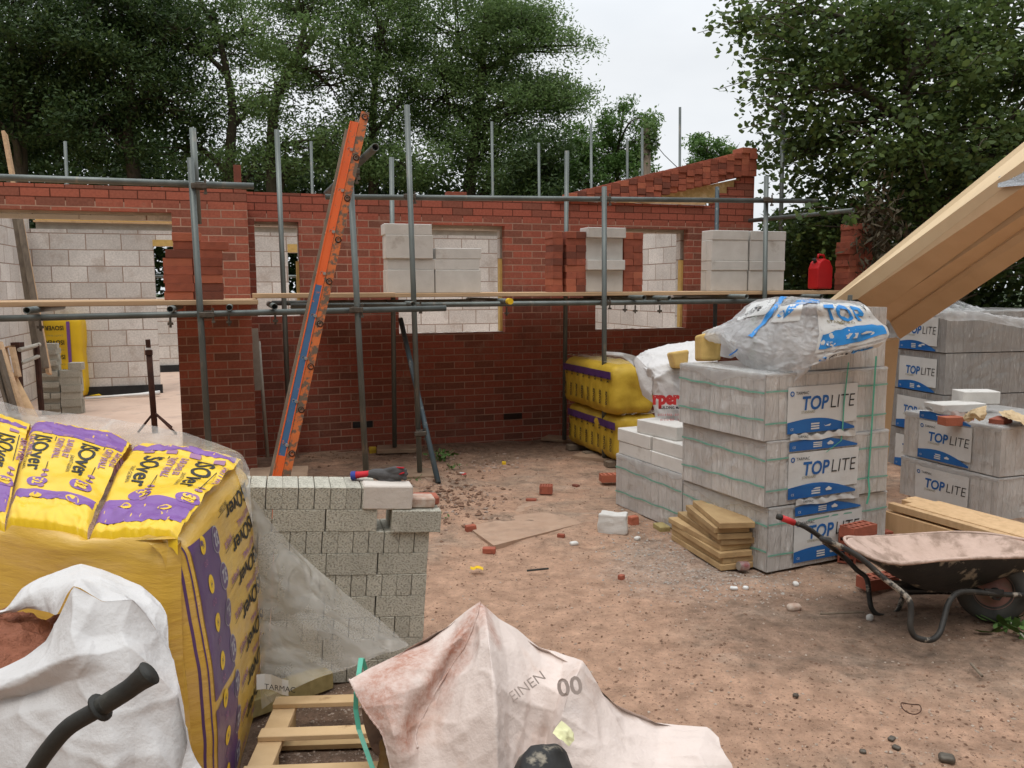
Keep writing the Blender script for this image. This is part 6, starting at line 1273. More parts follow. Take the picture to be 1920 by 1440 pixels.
# back of the bag, falling to the ground behind the outline
top_o = [(655, 1275, 2.62), (750, 1226, 2.78), (852, 1164, 2.86), (900, 1131, 2.86), (934, 1160, 2.88), (1010, 1213, 2.9), (1092, 1239, 2.74), (1132, 1304, 2.75), (1230, 1355, 2.82), (1325, 1363, 2.80), (1348, 1382, 2.76)]
V = [D(*p) for p in top_o]; V2 = [p + np.array([0, .16, -.12]) for p in V]; V3_ = [np.array([p[0], p[1] + .28, .0]) for p in V]; n1 = len(V)
cloth('bag_back', V + V2 + V3_, [(r * n1 + k, r * n1 + k + 1, (r + 1) * n1 + k + 1, (r + 1) * n1 + k) for r in (0, 1) for k in range(n1 - 1)], 'dirty_bag', db, sub=3, amp=.01)
# a long dirty seam with stitches, printed marks
def sm_(t, o_=0.): 
    a_, b_ = np.array((893, 1172, 2.72)), np.array((765, 1372, 2.50)); p = a_ * (1 - t) + b_ * t; return D(p[0] + o_, p[1] + o_ * .5, p[2])
mb = MB()
plain('faint_print', (.60, .51, .465), None, 9, .9, .2)
fnp = lambda x, y: D(1045 + (x * math.cos(.18) - y * math.sin(.18)) * 560, 1308 - (y * math.cos(.18) + x * math.sin(.18)) * 560, 2.515 + abs(x - .03) * .3)
mb = MB(); text(mb, '00', .085, fnp, 0, at=(.005, 0), bold=.002); mb.build('printed_mark', ['faint_print'], db, fixn=False)
fnp2 = lambda x, y: D(960 + (x * math.cos(.62) - y * math.sin(.62)) * 560, 1318 - (y * math.cos(.62) + x * math.sin(.62)) * 560, 2.60); mb = MB(); text(mb, 'SEINEN', .05, fnp2, 0, at=(-.02, 0)); mb.build('printed_mark', ['faint_print'], db, fixn=False)
# black plastic bundle and yellow paper on it
bb = thing('black_bundle', 'shiny black plastic bundle smeared with dried mud, resting on the dirty bag', 'bundle', D(1020, 1440, 2.3))
softbox(Frame(D(1022, 1452, 2.34), 10), (-.085, -.08, -.16), (.085, .09, .078), 'wrap', 'barrow_black', bb, .075, 14, .03, 3)
bb.children[0].data.materials[0] = MATS['black_film'] if 'black_film' in MATS else MATS['barrow_black']
gridcloth('paper_scrap', [[(1052, 1352, 2.36), (1070, 1366, 2.36), (1074, 1374, 2.37)], [(1042, 1364, 2.32), (1060, 1376, 2.31), (1076, 1388, 2.33)], [(1036, 1374, 2.30), (1052, 1388, 2.28), (1066, 1400, 2.29)]], 'yellow_paper', None, sub=3, amp=.012, scale=.04)
def stain():
    m = MATS['dirty_bag']; t = m.node_tree; n = N(t); b = t.nodes['Principled BSDF']; O_ = np.array(MW[db].translation); v = n('TexCoord').outputs['Object']; base_c = b.inputs['Base Color'].links[0].from_socket; tot = None
    for (p, q, w) in (((903, 1132, 2.84), (762, 1385, 2.52), .055), ((770, 1230, 2.75), (700, 1330, 2.56), .10), ((905, 1150, 2.8), (915, 1200, 2.7), .04)):
        A_, B_ = D(*p) - O_, D(*q) - O_; d_ = B_ - A_; L2 = float(d_ @ d_)
        rel = n('VectorMath', {0: v, 1: tuple(A_)}, operation='SUBTRACT').outputs[0]; h = n('Math', {0: n('VectorMath', {0: rel, 1: tuple(d_ / L2)}, operation='DOT_PRODUCT').outputs['Value'], 1: 1.}, operation='MULTIPLY', use_clamp=True).outputs[0]
        sc = n('VectorMath', {0: tuple(d_)}, operation='SCALE'); t.links.new(h, sc.inputs['Scale']); dist = n('VectorMath', {0: n('VectorMath', {0: rel, 1: sc.outputs[0]}, operation='SUBTRACT').outputs[0]}, operation='LENGTH').outputs['Value']
        dd = n.math('ADD', dist, n.math('MULTIPLY', n.math('SUBTRACT', n.noise(v, 14, 6, .75), .5), w * 2.2)); k = n.ramp(n.math('DIVIDE', dd, w), (.15, 1.), (1.2, 0.)) if False else n('MapRange', {0: n.math('DIVIDE', dd, w), 1: .1, 2: 1.3, 3: .85, 4: 0.}).outputs[0]
        tot = k if tot is None else n.math('MAXIMUM', tot, k)
    speck = n.ramp(n.noise(v, 60, 4, .7), (.40, 1.), (.62, .55)); t.links.new(n.mix(n.math('MULTIPLY', tot, speck), base_c, (.36, .135, .075)), b.inputs['Base Color'])
stain()
o = bpy.data.objects['paper_scrap']; tag(o, 'crumpled pale yellow paper scrap tucked on top of the black bundle', 'paper')
# brown wad under the left of the bag and the green strap
mb = MB(); mb.tube(spl([D(735, 1375, 2.6), D(728, 1400, 2.6), D(722, 1430, 2.6), D(725, 1470, 2.6)]), .03, 10); 
plain('brown_wad', (.20, .11, .03), (.08, .045, .015), 12, .7, .5, 30); mb = MB(); mb.tube(spl([D(722, 1385, 2.66), D(732, 1410, 2.64), D(728, 1440, 2.62), D(732, 1480, 2.6)]), [.02, .024, .028, .03, .032, .033, .034, .036, .036, .034, .032, .034, .036, .038, .04, .04, .04, .04, .04][:19], 12); tag(mb.build('brown_wad', 'brown_wad', smooth=True), 'brown torn wad hanging under the left corner of the dirty bag', 'wad')
ribbon([D(677, 1234, 2.78), D(673, 1262, 2.7), D(668, 1300, 2.66), D(667, 1330, 2.66), D(673, 1368, 2.64), D(686, 1405, 2.6), D(702, 1450, 2.56)], .016, RT, lab='bright green plastic strap looping down over the pallet beside the dirty bag', cat='strap')
ribbon([D(680, 1234, 2.80), D(688, 1262, 2.82)], .014, RT, lab='short end of bright green strap above the corner of the dirty bag', cat='strap')
# timber post
a = G(626, 1293); c = G(486, 1346); yw = math.degrees(math.atan2((a - c)[1], (a - c)[0])); Fp = Frame(c, yw); L_ = np.linalg.norm((a - c)[:2])
mb = MB(Fp); mb.box((-.25, 0, .005), (L_, .095, .08), ch=.004); tag(mb.build('timber_post', 'green_timber', at=Fp(.1, .04, 0), yaw=yw), 'greenish treated timber post lying by the foot of the yellow pallet', 'post')
mb = MB(); F = Frame(D(512, 1277, 3.2), 20); 
def tfp(x, y): return D(505 + x * 480, 1282 - y * 480 + x * 60, 3.14)
g = [[tfp(-.05 + .13 * i / 5, -.03 + .06 * j / 3) + FW * .02 * math.sin(i) for j in range(4)] for i in range(6)]; mb.sheet(g, 0); text(mb, 'TARMAC', .03, lambda x, y: tfp(x, y) - FW * .03, 1, at=(-.01, -.01)); tag(mb.build('label_scrap', ['label_white', 'black_ink'], fixn=False, smooth=False), 'crumpled scrap of printed white film behind the timber post', 'scrap')
# pallet
pal = thing('pallet', 'small pale pine pallet lying in the foreground between the pallet stack and the dirty bag', 'pallet', G(620, 1440))
zt_ = .10; A0 = G(516, 1318, zt_); A1 = G(575, 1452, zt_); 
ux = G(672, 1313, zt_) - A0; ux /= np.linalg.norm(ux); vy = A1 - A0; vy /= np.linalg.norm(vy); yw = math.degrees(math.atan2(ux[1], ux[0])); PFm = Frame(A0, yw); PFm.O = np.array([A0[0], A0[1], 0.])
plain('pallet_wood', (.64, .45, .25), (.52, .35, .18), 5, .8, .2, 40, c3=(.36, .22, .11), s3=9, t3=(.64, .72))
mb = MB(PFm); mb.box((.0, -.75, .075), (.085, .005, .098), ch=.002); mb.build('stringer_board', 'pallet_wood', pal)
for k, y in enumerate((-.045, -.28, -.52, -.73)):
    mb = MB(PFm); mb.box((-.0 , y, .0985), (1.0, y + .062, .118), ch=.002); mb.build('slat', 'pallet_wood', pal)
mb = MB(PFm); mb.box((.9, -.75, .075), (.985, .005, .098), ch=.002); mb.build('stringer_board', 'pallet_wood', pal)
for y in (-.74, -.1, -.4): 
    for x in (.0, .9): mb = MB(PFm); mb.box((x + .005, y, .0), (x + .08, y + .09, .0745), ch=.003); mb.build('block', 'treated_timber', pal)
mb = MB(PFm); mb.box((0, -.17, .0), (1., -.10, .018)); mb.build('slat', 'treated_timber', pal)

# ================================================================== TREES, HEDGE, WEEDS
def leafquads(cen, L_, Wd, rng, up=.35, droop=0.):
    n = len(cen); nrm = rng.normal(size=(n, 3)); nrm[:, 2] = np.abs(nrm[:, 2]) + up; nrm /= np.linalg.norm(nrm, axis=1, keepdims=True)
    a = rng.normal(size=(n, 3)); a[:, 2] -= droop; a -= nrm * (a * nrm).sum(1, keepdims=True); a /= np.linalg.norm(a, axis=1, keepdims=True) + 1e-9; b = np.cross(nrm, a)
    l = L_ * rng.uniform(.6, 1.25, (n, 1)); w = Wd * rng.uniform(.7, 1.2, (n, 1))
    return np.stack([cen - a * l / 2, cen + b * w / 2 - a * l * .05, cen + a * l / 2, cen - b * w / 2 - a * l * .05], 1)
def leaves6(cen, L_, Wd, rng):
    n = len(cen); nrm = rng.normal(size=(n, 3)); nrm[:, 2] = np.abs(nrm[:, 2]) + .5; nrm /= np.linalg.norm(nrm, axis=1, keepdims=True)
    a = rng.normal(size=(n, 3)); a[:, 2] -= .5; a -= nrm * (a * nrm).sum(1, keepdims=True); a /= np.linalg.norm(a, axis=1, keepdims=True) + 1e-9; b = np.cross(nrm, a)
    l = L_ * rng.uniform(.5, 1.25, (n, 1)); w = Wd * (l / L_)
    return np.stack([cen - a * l / 2, cen - a * l * .22 + b * w * .42 - nrm * w * .12, cen + a * l * .15 + b * w * .5 - nrm * w * .14, cen + a * l / 2, cen + a * l * .15 - b * w * .5 - nrm * w * .14, cen - a * l * .22 - b * w * .42 - nrm * w * .12], 1)
def leafobj(name, Q, mat, parent):
    n, k = Q.shape[:2]; M = MW[parent]; V = Q.reshape(-1, 3) - np.array(M.translation)
    me = bpy.data.meshes.new(name); me.vertices.add(n * k); me.vertices.foreach_set('co', V.ravel().astype(np.float32)); me.loops.add(n * k); me.loops.foreach_set('vertex_index', np.arange(n * k, dtype=np.int32))
    me.polygons.add(n); me.polygons.foreach_set('loop_start', np.arange(0, n * k, k, dtype=np.int32)); me.polygons.foreach_set('loop_total', np.full(n, k, dtype=np.int32)); me.materials.append(MATS[mat]); me.update(calc_edges=True); me.validate()
    o = bpy.data.objects.new(name, me); COL.objects.link(o); o.parent = parent; MW[o] = M; return o
def tree(name, label, bx, dep, blobs, trunk, nleaf, L_, Wd, mat, seed, group='trees behind the house', r0=.2, clump=.55, per=150, leaf6=False, flat_=.6, twigs=True):
    """blobs: (px, py, rx px, ry px, depth offset, depth radius); trunk: px polyline at depth dep"""
    rng = np.random.default_rng(seed); b0 = D(bx, 620, dep) * [1, 1, 0]; t = thing(name, label, 'tree', b0, 0, group); mpp = dep / FPX
    tp = [b0] + [D(x, y, dep) for x, y in trunk]; mb = MB(); q = spl(tp, 6); mb.tube(q, [r0 * (1 - .75 * i / len(q)) for i in range(len(q))], 8); mb.build('trunk', 'bark', t, smooth=True)
    vol = np.array([b[2] * b[3] for b in blobs], float); vol /= vol.sum(); allc = []; mbb = MB()
    for b, v in zip(blobs, vol):
        c = D(b[0], b[1], dep + b[4]); m = max(3, int(nleaf * v / per)); u = rng.normal(size=(m, 3)); u /= np.linalg.norm(u, axis=1, keepdims=True); rr = rng.uniform(.25, 1, (m, 1)) ** .5
        cc = c + u * rr * np.array([b[2] * mpp, b[5], b[3] * mpp]); allc.append(cc)
        if twigs:
            # limb to the blob, then twigs to the clumps
            k = min(range(len(q)), key=lambda i: np.linalg.norm(q[i] - c) + .8 * max(0, q[i][2] - c[2])); k = max(2, k - 3); s_ = q[k]; mid = (s_ + c) / 2 + rng.normal(size=3) * .25 + [0, 0, .2]; L1 = spl([s_, mid, c], 5)
            mbb.tube(L1, [r0 * .42 * (1 - .7 * i / len(L1)) for i in range(len(L1))], 6)
            for d in cc[:26]:
                s2 = L1[int(rng.integers(4, len(L1)))]; m2 = (s2 + d) / 2 + rng.normal(size=3) * .12; mbb.tube([s2, m2, d], [r0 * .12, r0 * .08, r0 * .03], 4)
    if twigs: mbb.build('branches', 'bark', t, smooth=True)
    cc = np.concatenate(allc); n = nleaf; idx = rng.integers(0, len(cc), n); rad = clump * rng.uniform(.5, 1.2, (len(cc), 1)); g_ = np.clip(rng.normal(size=(n, 3)), -1.7, 1.7); P = cc[idx] + g_ * rad[idx] * [.5, .5, .5 * flat_]
    leafobj('crown', leaves6(P, L_, Wd, rng) if leaf6 else leafquads(P, L_, Wd, rng), mat, t); return t
gpT = 'trees behind the house'
tree('broadleaf_tree', 'dark dense tree at the far left edge above the left room', 30, 17, [(20, 60, 150, 150, 0, 1.5), (-60, 220, 130, 130, 0, 1.5), (90, 200, 110, 110, .5, 1.4), (150, 80, 130, 130, .3, 1.5)], [(40, 400), (35, 200), (20, 40)], 34000, .12, .05, 'leaf_dark', 1)
tree('broadleaf_tree', 'dark tree with a bent grey trunk rising behind the left lintel', 252, 17.5, [(230, 150, 120, 90, 0, 1.4), (300, 60, 110, 60, .5, 1.3), (190, 250, 110, 60, -.5, 1.2), (330, 190, 80, 70, .3, 1.2), (240, 10, 130, 50, .5, 1.5)], [(256, 400), (250, 320), (240, 260), (246, 180), (235, 80)], 30000, .11, .045, 'leaf_dark', 2)
tree('broadleaf_tree', 'open-crowned tree whose limbs fan out against the sky above the brick pier', 430, 18.5, [(380, 90, 100, 80, 0, 1.3), (470, 60, 100, 80, .5, 1.3), (430, 200, 90, 50, 0, 1.2), (340, 280, 90, 50, 0, 1.2), (440, -20, 140, 50, .3, 1.5), (480, 300, 80, 50, 0, 1.2)], [(430, 400), (432, 280), (436, 200), (420, 110), (400, 20)], 18000, .10, .042, 'leaf_mid', 3, r0=.17)
tree('broadleaf_tree', 'tall tree with a forked trunk directly behind the orange ladder', 515, 18, [(560, 70, 100, 80, 0, 1.3), (620, 160, 80, 70, .4, 1.2), (520, 170, 80, 60, -.3, 1.2), (600, 260, 90, 50, 0, 1.2), (540, 310, 90, 45, 0, 1.2), (600, -10, 120, 50, .3, 1.3)], [(512, 400), (510, 260), (520, 180), (560, 90), (580, 10)], 20000, .10, .042, 'leaf_mid', 4, r0=.17)
tree('broadleaf_tree', 'leafy tree rising between the ladder top and the tall scaffold pole', 700, 19, [(700, 60, 90, 80, 0, 1.3), (720, 190, 90, 80, .3, 1.2), (660, 290, 90, 55, 0, 1.2), (760, 310, 90, 55, 0, 1.2), (700, -10, 100, 50, 0, 1.3)], [(700, 400), (698, 250), (705, 140), (715, 40)], 31000, .10, .042, 'leaf_mid', 5, r0=.14)
tree('ash_tree', 'largest green tree, its crown ending in a ragged right edge against the sky', 885, 20, [(860, 60, 130, 110, 0, 1.6), (960, 90, 110, 100, .4, 1.5), (1040, 180, 62, 30, .2, 1.0), (1075, 85, 45, 16, 0, .8), (960, 215, 100, 55, 0, 1.4), (1060, 195, 45, 30, 0, .8), (900, 270, 110, 60, 0, 1.4), (830, 180, 90, 70, -.3, 1.2), (1010, 40, 40, 40, 0, .8), (1085, 170, 38, 10, 0, .5), (940, 330, 70, 30, 0, 1.0)], [(880, 400), (888, 280), (900, 180), (905, 80), (915, 0)], 72000, .10, .040, 'leaf_mid', 6, r0=.18)
tree('sapling', 'young bright tree standing right of the largest tree, behind the wooden pole', 1160, 19, [(1150, 240, 26, 55, 0, .5), (1110, 320, 55, 45, 0, .8), (1200, 260, 26, 45, 0, .5), (1180, 320, 50, 40, 0, .7), (1170, 195, 12, 25, 0, .3), (1215, 222, 14, 14, 0, .3), (1050, 320, 50, 40, 0, .8), (1090, 270, 40, 40, 0, .6)], [(1160, 420), (1158, 300), (1168, 215)], 21000, .095, .036, 'leaf_bright', 7, r0=.07, clump=.3, per=110)
tree('sapling', 'small distant feathery treetop showing over the raking gable bricks', 1330, 24, [(1310, 275, 22, 18, 0, .5), (1345, 280, 28, 14, 0, .5), (1310, 255, 7, 12, 0, .2), (1360, 292, 22, 12, 0, .4), (1318, 300, 32, 14, 0, .5)], [(1330, 330), (1320, 270)], 2600, .14, .05, 'leaf_bright', 8, r0=.05, clump=.28, per=60)
tree('ash_tree', 'dark scrubby tree low between the largest tree and the sapling', 1010, 17.5, [(1000, 330, 60, 40, 0, .9), (1030, 290, 40, 40, 0, .7), (1010, 370, 70, 30, 0, .9)], [(1010, 400), (1010, 320)], 9000, .12, .045, 'leaf_dark', 9, r0=.09)
# dark understorey behind the house: reads as one mass
rng = np.random.default_rng(3); hedge = thing('understorey', 'dark mass of undergrowth filling the gap beneath the trees behind the house', 'undergrowth', D(400, 620, 21) * [1, 1, 0]); hedge['kind'] = 'stuff'
P = []
for k in range(430):
    x = rng.uniform(-400, 1120); top_y = 240 if x < 350 else (315 if x < 800 else 345); y = rng.uniform(top_y, 560); c = D(x, y, 21 + rng.uniform(-1, 1.5)); P.append(c + rng.normal(size=(150, 3)) * [.5, .5, .35])
for k in range(130):
    x = rng.uniform(-400, 330); y = rng.uniform(-80, 300); c = D(x, y, 22 + rng.uniform(-1, 1)); P.append(c + rng.normal(size=(120, 3)) * [.6, .6, .45])
leafobj('foliage', leafquads(np.concatenate(P), .19, .11, rng), 'leaf_dark', hedge)
# the near tree on the right
nb = [(1560, 60, 150, 110, 0, 1.1), (1720, 110, 150, 130, 0, 1.3), (1860, 80, 120, 140, .2, 1.3), (1500, 170, 85, 70, -.2, .8), (1620, 260, 130, 90, -.2, 1.0), (1780, 280, 130, 90, 0, 1.1), (1900, 220, 100, 120, .3, 1.2), (1490, 300, 70, 70, .3, .8), (1600, 400, 130, 80, .2, 1.0), (1520, 440, 80, 70, .8, .8), (1740, 400, 120, 80, .3, 1.0), (1440, 30, 60, 40, -.4, .5), (1900, 350, 90, 70, .6, .8), (1500, 500, 70, 50, 1.0, .7), (1640, 500, 100, 60, 1.2, .8), (1860, 480, 120, 70, 1.8, .9)]
nt_ = tree('hazel_tree', 'large broad-leaved tree overhanging the right side above the block packs', 1740, 10.0, nb, [(1735, 480), (1720, 330), (1700, 200), (1690, 60)], 40000, .078, .056, 'leaf_near', 21, group='', r0=.14, clump=.42, per=90, leaf6=True)
# hanging sprays at its left edge: twig with alternate leaves
rng = np.random.default_rng(5); mb = MB(); LV = []
sprays = [((1470, 35), (1308, 62)), ((1500, 10), (1370, 12)), ((1480, 80), (1410, 66)), ((1470, 120), (1405, 118)), ((1475, 150), (1345, 168)), ((1460, 180), (1385, 205)), ((1470, 215), (1410, 195)), ((1470, 240), (1388, 243)), ((1500, 60), (1400, 30)), ((1490, 140), (1400, 150)), ((1480, 260), (1430, 285)), ((1560, 390), (1490, 408)), ((1610, 245), (1560, 268)), ((1640, 300), (1600, 335)), ((1640, 262), (1590, 250)), ((1860, 100), (1815, 125)), ((1850, 260), (1830, 290)), ((1640, 380), (1620, 335)), ((1610, 410), (1580, 425)), ((1800, 160), (1780, 175))]
for (a_, b_) in sprays:
    d_ = 8.7 if a_[0] < 1560 else 8.3; A_, B_ = D(*a_, d_), D(*b_, d_ - .1); m_ = (A_ + B_) / 2 + [0, 0, .05]; q = spl([A_, m_, B_], 6); mb = MB(); mb.tube(q, [.006 * (1 - .7 * i / len(q)) + .001 for i in range(len(q))], 5)
    mb.build('branch', 'bark', nt_, smooth=True); n_l = int(np.linalg.norm(A_ - B_) / .045) + 3
    for i in range(n_l):
        p = q[min(len(q) - 1, int(i / n_l * len(q)))] + (B_ - A_) / np.linalg.norm(B_ - A_) * rng.uniform(0, .04); sd = 1 if i % 2 else -1; LV.append(p + [rng.normal() * .008, rng.normal() * .02, sd * .035 + rng.normal() * .01])
leafobj('leaves', leaves6(np.array(LV), .085, .06, rng), 'leaf_near', nt_)
hedge2 = thing('understorey', 'dark hedge mass behind the right-hand packs under the overhanging tree', 'undergrowth', D(1700, 620, 12) * [1, 1, 0]); hedge2['kind'] = 'stuff'
P = []
for k in range(330):
    x = rng.uniform(1455, 2200); y = rng.uniform(250 if x > 1650 else 430, 720); P.append(D(x, y, 12.4 + rng.uniform(-.6, 1.2)) + rng.normal(size=(110, 3)) * [.28, .3, .22])
for k in range(60):
    x = rng.uniform(1700, 2200); y = rng.uniform(-60, 250); P.append(D(x, y, 12.8 + rng.uniform(-.6, 1.2)) + rng.normal(size=(110, 3)) * [.3, .3, .25])
leafobj('foliage', leaves6(np.concatenate(P), .11, .085, rng), 'leaf_dark', hedge2)
# wooden utility pole with a stay wire
up_ = thing('utility_pole', 'weathered wooden utility pole topped with ivy behind the gable', 'pole', D(1212, 620, 17) * [1, 1, 0]); mb = MB(); mb.tube([D(1212, 620, 17) * [1, 1, 0], D(1212, 243, 17)], [.1, .085], 12); mb.build('pole', 'grey_plank', up_, smooth=True)
P = D(1214, 262, 17) + rng.normal(size=(500, 3)) * [.10, .1, .22] + [.04, 0, 0]; leafobj('ivy', leafquads(P, .09, .07, rng), 'leaf_mid', up_)
mb = MB(); mb.tube([D(1222, 262, 17), D(1245, 290, 16), D(1274, 318, 15)], .008, 5); mb.build('wire', 'black_rubber', up_)
# dry ivy and roots hanging over the brick tower
P = D(1640, 440, 8.9) + rng.normal(size=(600, 3)) * [.12, .15, .26]; tw = thing('dead_ivy', 'clump of dry grey-brown creeper hanging beside the brick tower under the tree', 'creeper', D(1640, 560, 8.9)); plain('dry_leaf', (.10, .08, .05), (.06, .05, .03), 20, .9, 0); leafobj('stems', leafquads(P, .13, .035, rng, droop=2.), 'dry_leaf', tw)
# weeds
def weed(px, py, lab, n, sz, z, spread, mat='weed', stem=True):
    g0 = G(px, py); w_ = thing('weed', lab, 'weed', g0); c = g0 + rng.normal(size=(n, 3)) * [spread, spread, 0] + np.array([0, 0, 1]) * rng.uniform(.005, z, (n, 1)); leafobj('leaves', leaves6(c, sz, sz * .45, rng), mat, w_)
    mb = MB(); 
    for k in range(5): mb.tube([g0, g0 + rng.normal(size=3) * [spread, spread, 0] + [0, 0, z]], .0025, 5)
    mb.build('stems', mat, w_)
weed(828, 862, 'small green weed growing in the soil near the blue scaffold brace', 60, .055, .09, .06); weed(848, 880, 'tiny green weed beside the blue scaffold brace', 25, .035, .05, .04)
weed(1895, 1180, 'broad-leaved green weed flattened by the barrow wheel at the right edge', 46, .085, .05, .07)
weed(775, 905, 'sparse green weed at the edge of the sole board behind the grey stack', 22, .03, .05, .05); weed(820, 975, 'tuft of small weed at the right end of the grey brick stack', 18, .03, .04, .03)
mb = MB(); mb.tube([G(1888, 1160, .02), G(1925, 1200, .03)], .004, 6); tag(mb.build('stick', 'lintel_grey'), 'pale thin stick lying across the weed by the barrow wheel', 'stick')

# ================================================================== DEBRIS
def chunk(name, px, py, size, mat, lab, cat, seed=0, yaw=None, me=None, sink=.1):
    rs = random.Random(seed + 100); g0 = G(px, py); F = Frame([g0[0], g0[1], ground_h(g0[0], g0[1]) - size[2] * sink], rs.uniform(0, 180) if yaw is None else yaw)
    mb = MB(F); n = 5; V = []
    o = softbox(F, (-size[0] / 2, -size[1] / 2, 0), (size[0] / 2, size[1] / 2, size[2]), name, mat, None, min(size) * (.46 if name == 'stone' else .16), 8, min(size) * .16, seed * 3.1)
    for p in o.data.polygons: p.use_smooth = False
    return tag(o, lab, cat)
WB = Frame(G(1150, 998), -14); mb = MB(WB)
o = softbox(WB, (-.095, -.04, 0), (.095, .09, .135), 'broken_block', 'aac', None, .012, 12, .02, 3); tag(o, 'broken white aerated block standing on the ground left of the plank pile', 'block')
for p in o.data.polygons: p.use_smooth = False
def pbrick(px, py, yaw, lab, s=(1, 1, 1), z=0., rot=None, name='perforated_brick', dep=None):
    g0 = G(px, py, z) if dep is None else D(px, py, dep); o = bpy.data.objects.new(name, PERF); COL.objects.link(o); o.matrix_world = Matrix.Translation(g0) @ Matrix.Rotation(R(yaw), 4, 'Z') @ (rot or Matrix.Identity(4)) @ Matrix.Diagonal((*s, 1)); return tag(o, lab, 'brick')
pbrick(1148, 902, 8, 'perforated red brick lying on the soil against the low wrapped pack'); pbrick(1024, 924, -5, 'half perforated brick lying alone in the middle of the yard', (.5, 1, 1)).data
pbrick(1588, 1052, 60, 'red brick standing on end at the foot of the near stack, behind the barrow handle', rot=Matrix.Rotation(R(90), 4, 'Y') @ Matrix.Translation((-.1, 0, -.03)))
pbrick(1625, 1046, 40, 'red brick on its side beneath the topmost perforated one behind the barrow', (1, 1, 1), rot=Matrix.Rotation(R(90), 4, 'X') @ Matrix.Translation((0, .05, -.03)))
pbrick(1640, 1024, 10, 'second red brick on its side, its round holes facing the camera, behind the barrow tray', rot=Matrix.Rotation(R(90), 4, 'X') @ Matrix.Translation((0, .05, -.03)))
pbrick(1609, 1003, 30, 'topmost perforated red brick on the small pile behind the barrow, holes upward', z=.20)
pbrick(1645, 1100, 20, 'dark red brick on the ground seen beneath the barrow tray'); 
for i, (px, py, sz, mat, nm, lab, cat) in enumerate([
    (1187, 982, (.07, .05, .07), 'loose_brick', 'brick_piece', 'orange-red brick corner touching the right of the broken white block', 'brick piece'),
    (1240, 990, (.13, .08, .04), 'green_timber', 'timber_offcut', 'small yellowish timber offcut between the brick corner and the plank pile', 'offcut'),
    (882, 992, (.075, .05, .045), 'loose_brick', 'brick_piece', 'wedge of red brick on bare soil nearest the grey stack', 'brick piece'),
    (917, 1030, (.085, .05, .04), 'loose_brick', 'brick_piece', 'broken perforated brick corner below the brick wedge', 'brick piece'),
    (996, 936, (.085, .04, .02), 'loose_brick', 'brick_piece', 'flat sliver of red brick just below the half perforated brick', 'brick piece'),
    (1052, 1012, (.05, .03, .025), 'loose_brick', 'brick_piece', 'small orange brick chip in the middle of the yard', 'brick piece'),
    (1080, 908, (.06, .04, .02), 'loose_brick', 'brick_piece', 'thin red brick chip left of the perforated brick on the soil', 'brick piece'),
    (1165, 1082, (.035, .03, .03), 'loose_brick', 'brick_piece', 'tiny red brick cube in front of the plank pile', 'brick piece'),
    (1076, 1020, (.055, .04, .025), 'aac', 'stone', 'pale grey flat stone in the middle of the yard', 'stone'), (1195, 1012, (.05, .04, .03), 'aac', 'stone', 'round pale stone before the plank pile', 'stone'),
    (1376, 1104, (.045, .03, .02), 'white_plastic', 'stone', 'left white stone of a pair on the soil before the near stack', 'stone'), (1398, 1102, (.03, .025, .02), 'white_plastic', 'stone', 'right white stone of a pair on the soil before the near stack', 'stone'),
    (1492, 1092, (.045, .03, .025), 'aac', 'stone', 'white stone beneath the barrow handle', 'stone'), (1489, 1140, (.07, .045, .035), 'rubble', 'stone', 'buff pointed stone on the soil left of the barrow legs', 'stone'),
    (1631, 1156, (.04, .03, .035), 'aac', 'stone', 'white stone touching the far barrow leg', 'stone'), (1775, 1424, (.055, .045, .03), 'coupler_steel', 'stone', 'dark rounded stone at the bottom right corner', 'stone'),
    (1492, 1302, (.022, .02, .018), 'coupler_steel', 'stone', 'small dark round pebble on bare red soil at lower right', 'stone'), (1672, 1385, (.035, .025, .015), 'coupler_steel', 'stone', 'upper dark pebble above the corner stone at lower right', 'stone'),
    (1681, 1401, (.03, .024, .015), 'coupler_steel', 'stone', 'lower dark pebble left of the corner stone at lower right', 'stone'), (1618, 1409, (.025, .022, .015), 'coupler_steel', 'stone', 'dark pebble lowest and leftmost at the lower right', 'stone'),
    (945, 868, (.05, .04, .03), 'yellow_bag', 'foam_crumb', 'yellow crumb on the soil beneath the middle of the long wall', 'crumb'), (699, 846, (.07, .05, .07), 'yellow_dull', 'foam_crumb', 'dull yellow foam chunk at the wall by the dark blue pole', 'crumb'),
    (869, 888, (.07, .05, .008), 'red_ink', 'packet', 'small red and white packet lying near the weed', 'packet'), (1218, 905, (.04, .03, .02), 'aac', 'stone', 'pale stone', 'stone')][:-1]):
    chunk(nm, px, py, sz, mat, lab, cat, i)
chunk('packet_flap', 866, 887, (.045, .035, .012), 'white_plastic', 'white flap lying on the small red packet near the weed', 'packet', 77)
# drinks can
cf_ = G(1393, 1070); cn = thing('drinks_can', 'crushed silver and red drinks can at the corner of the plank pile', 'can', cf_); ca_ = np.array([-.9, -.35, .12]); ca_ /= np.linalg.norm(ca_); cp = cf_ + [0, 0, .03]
mb = MB(); mb.tube([cp + ca_ * .03, cp - ca_ * .03], .028, 16); mb.build('can_body', 'can_metal', cn); mb = MB(); mb.tube([cp + ca_ * .030, cp + ca_ * .035], .025, 16, hollow=False); mb.build('can_end', 'aluminium', cn)
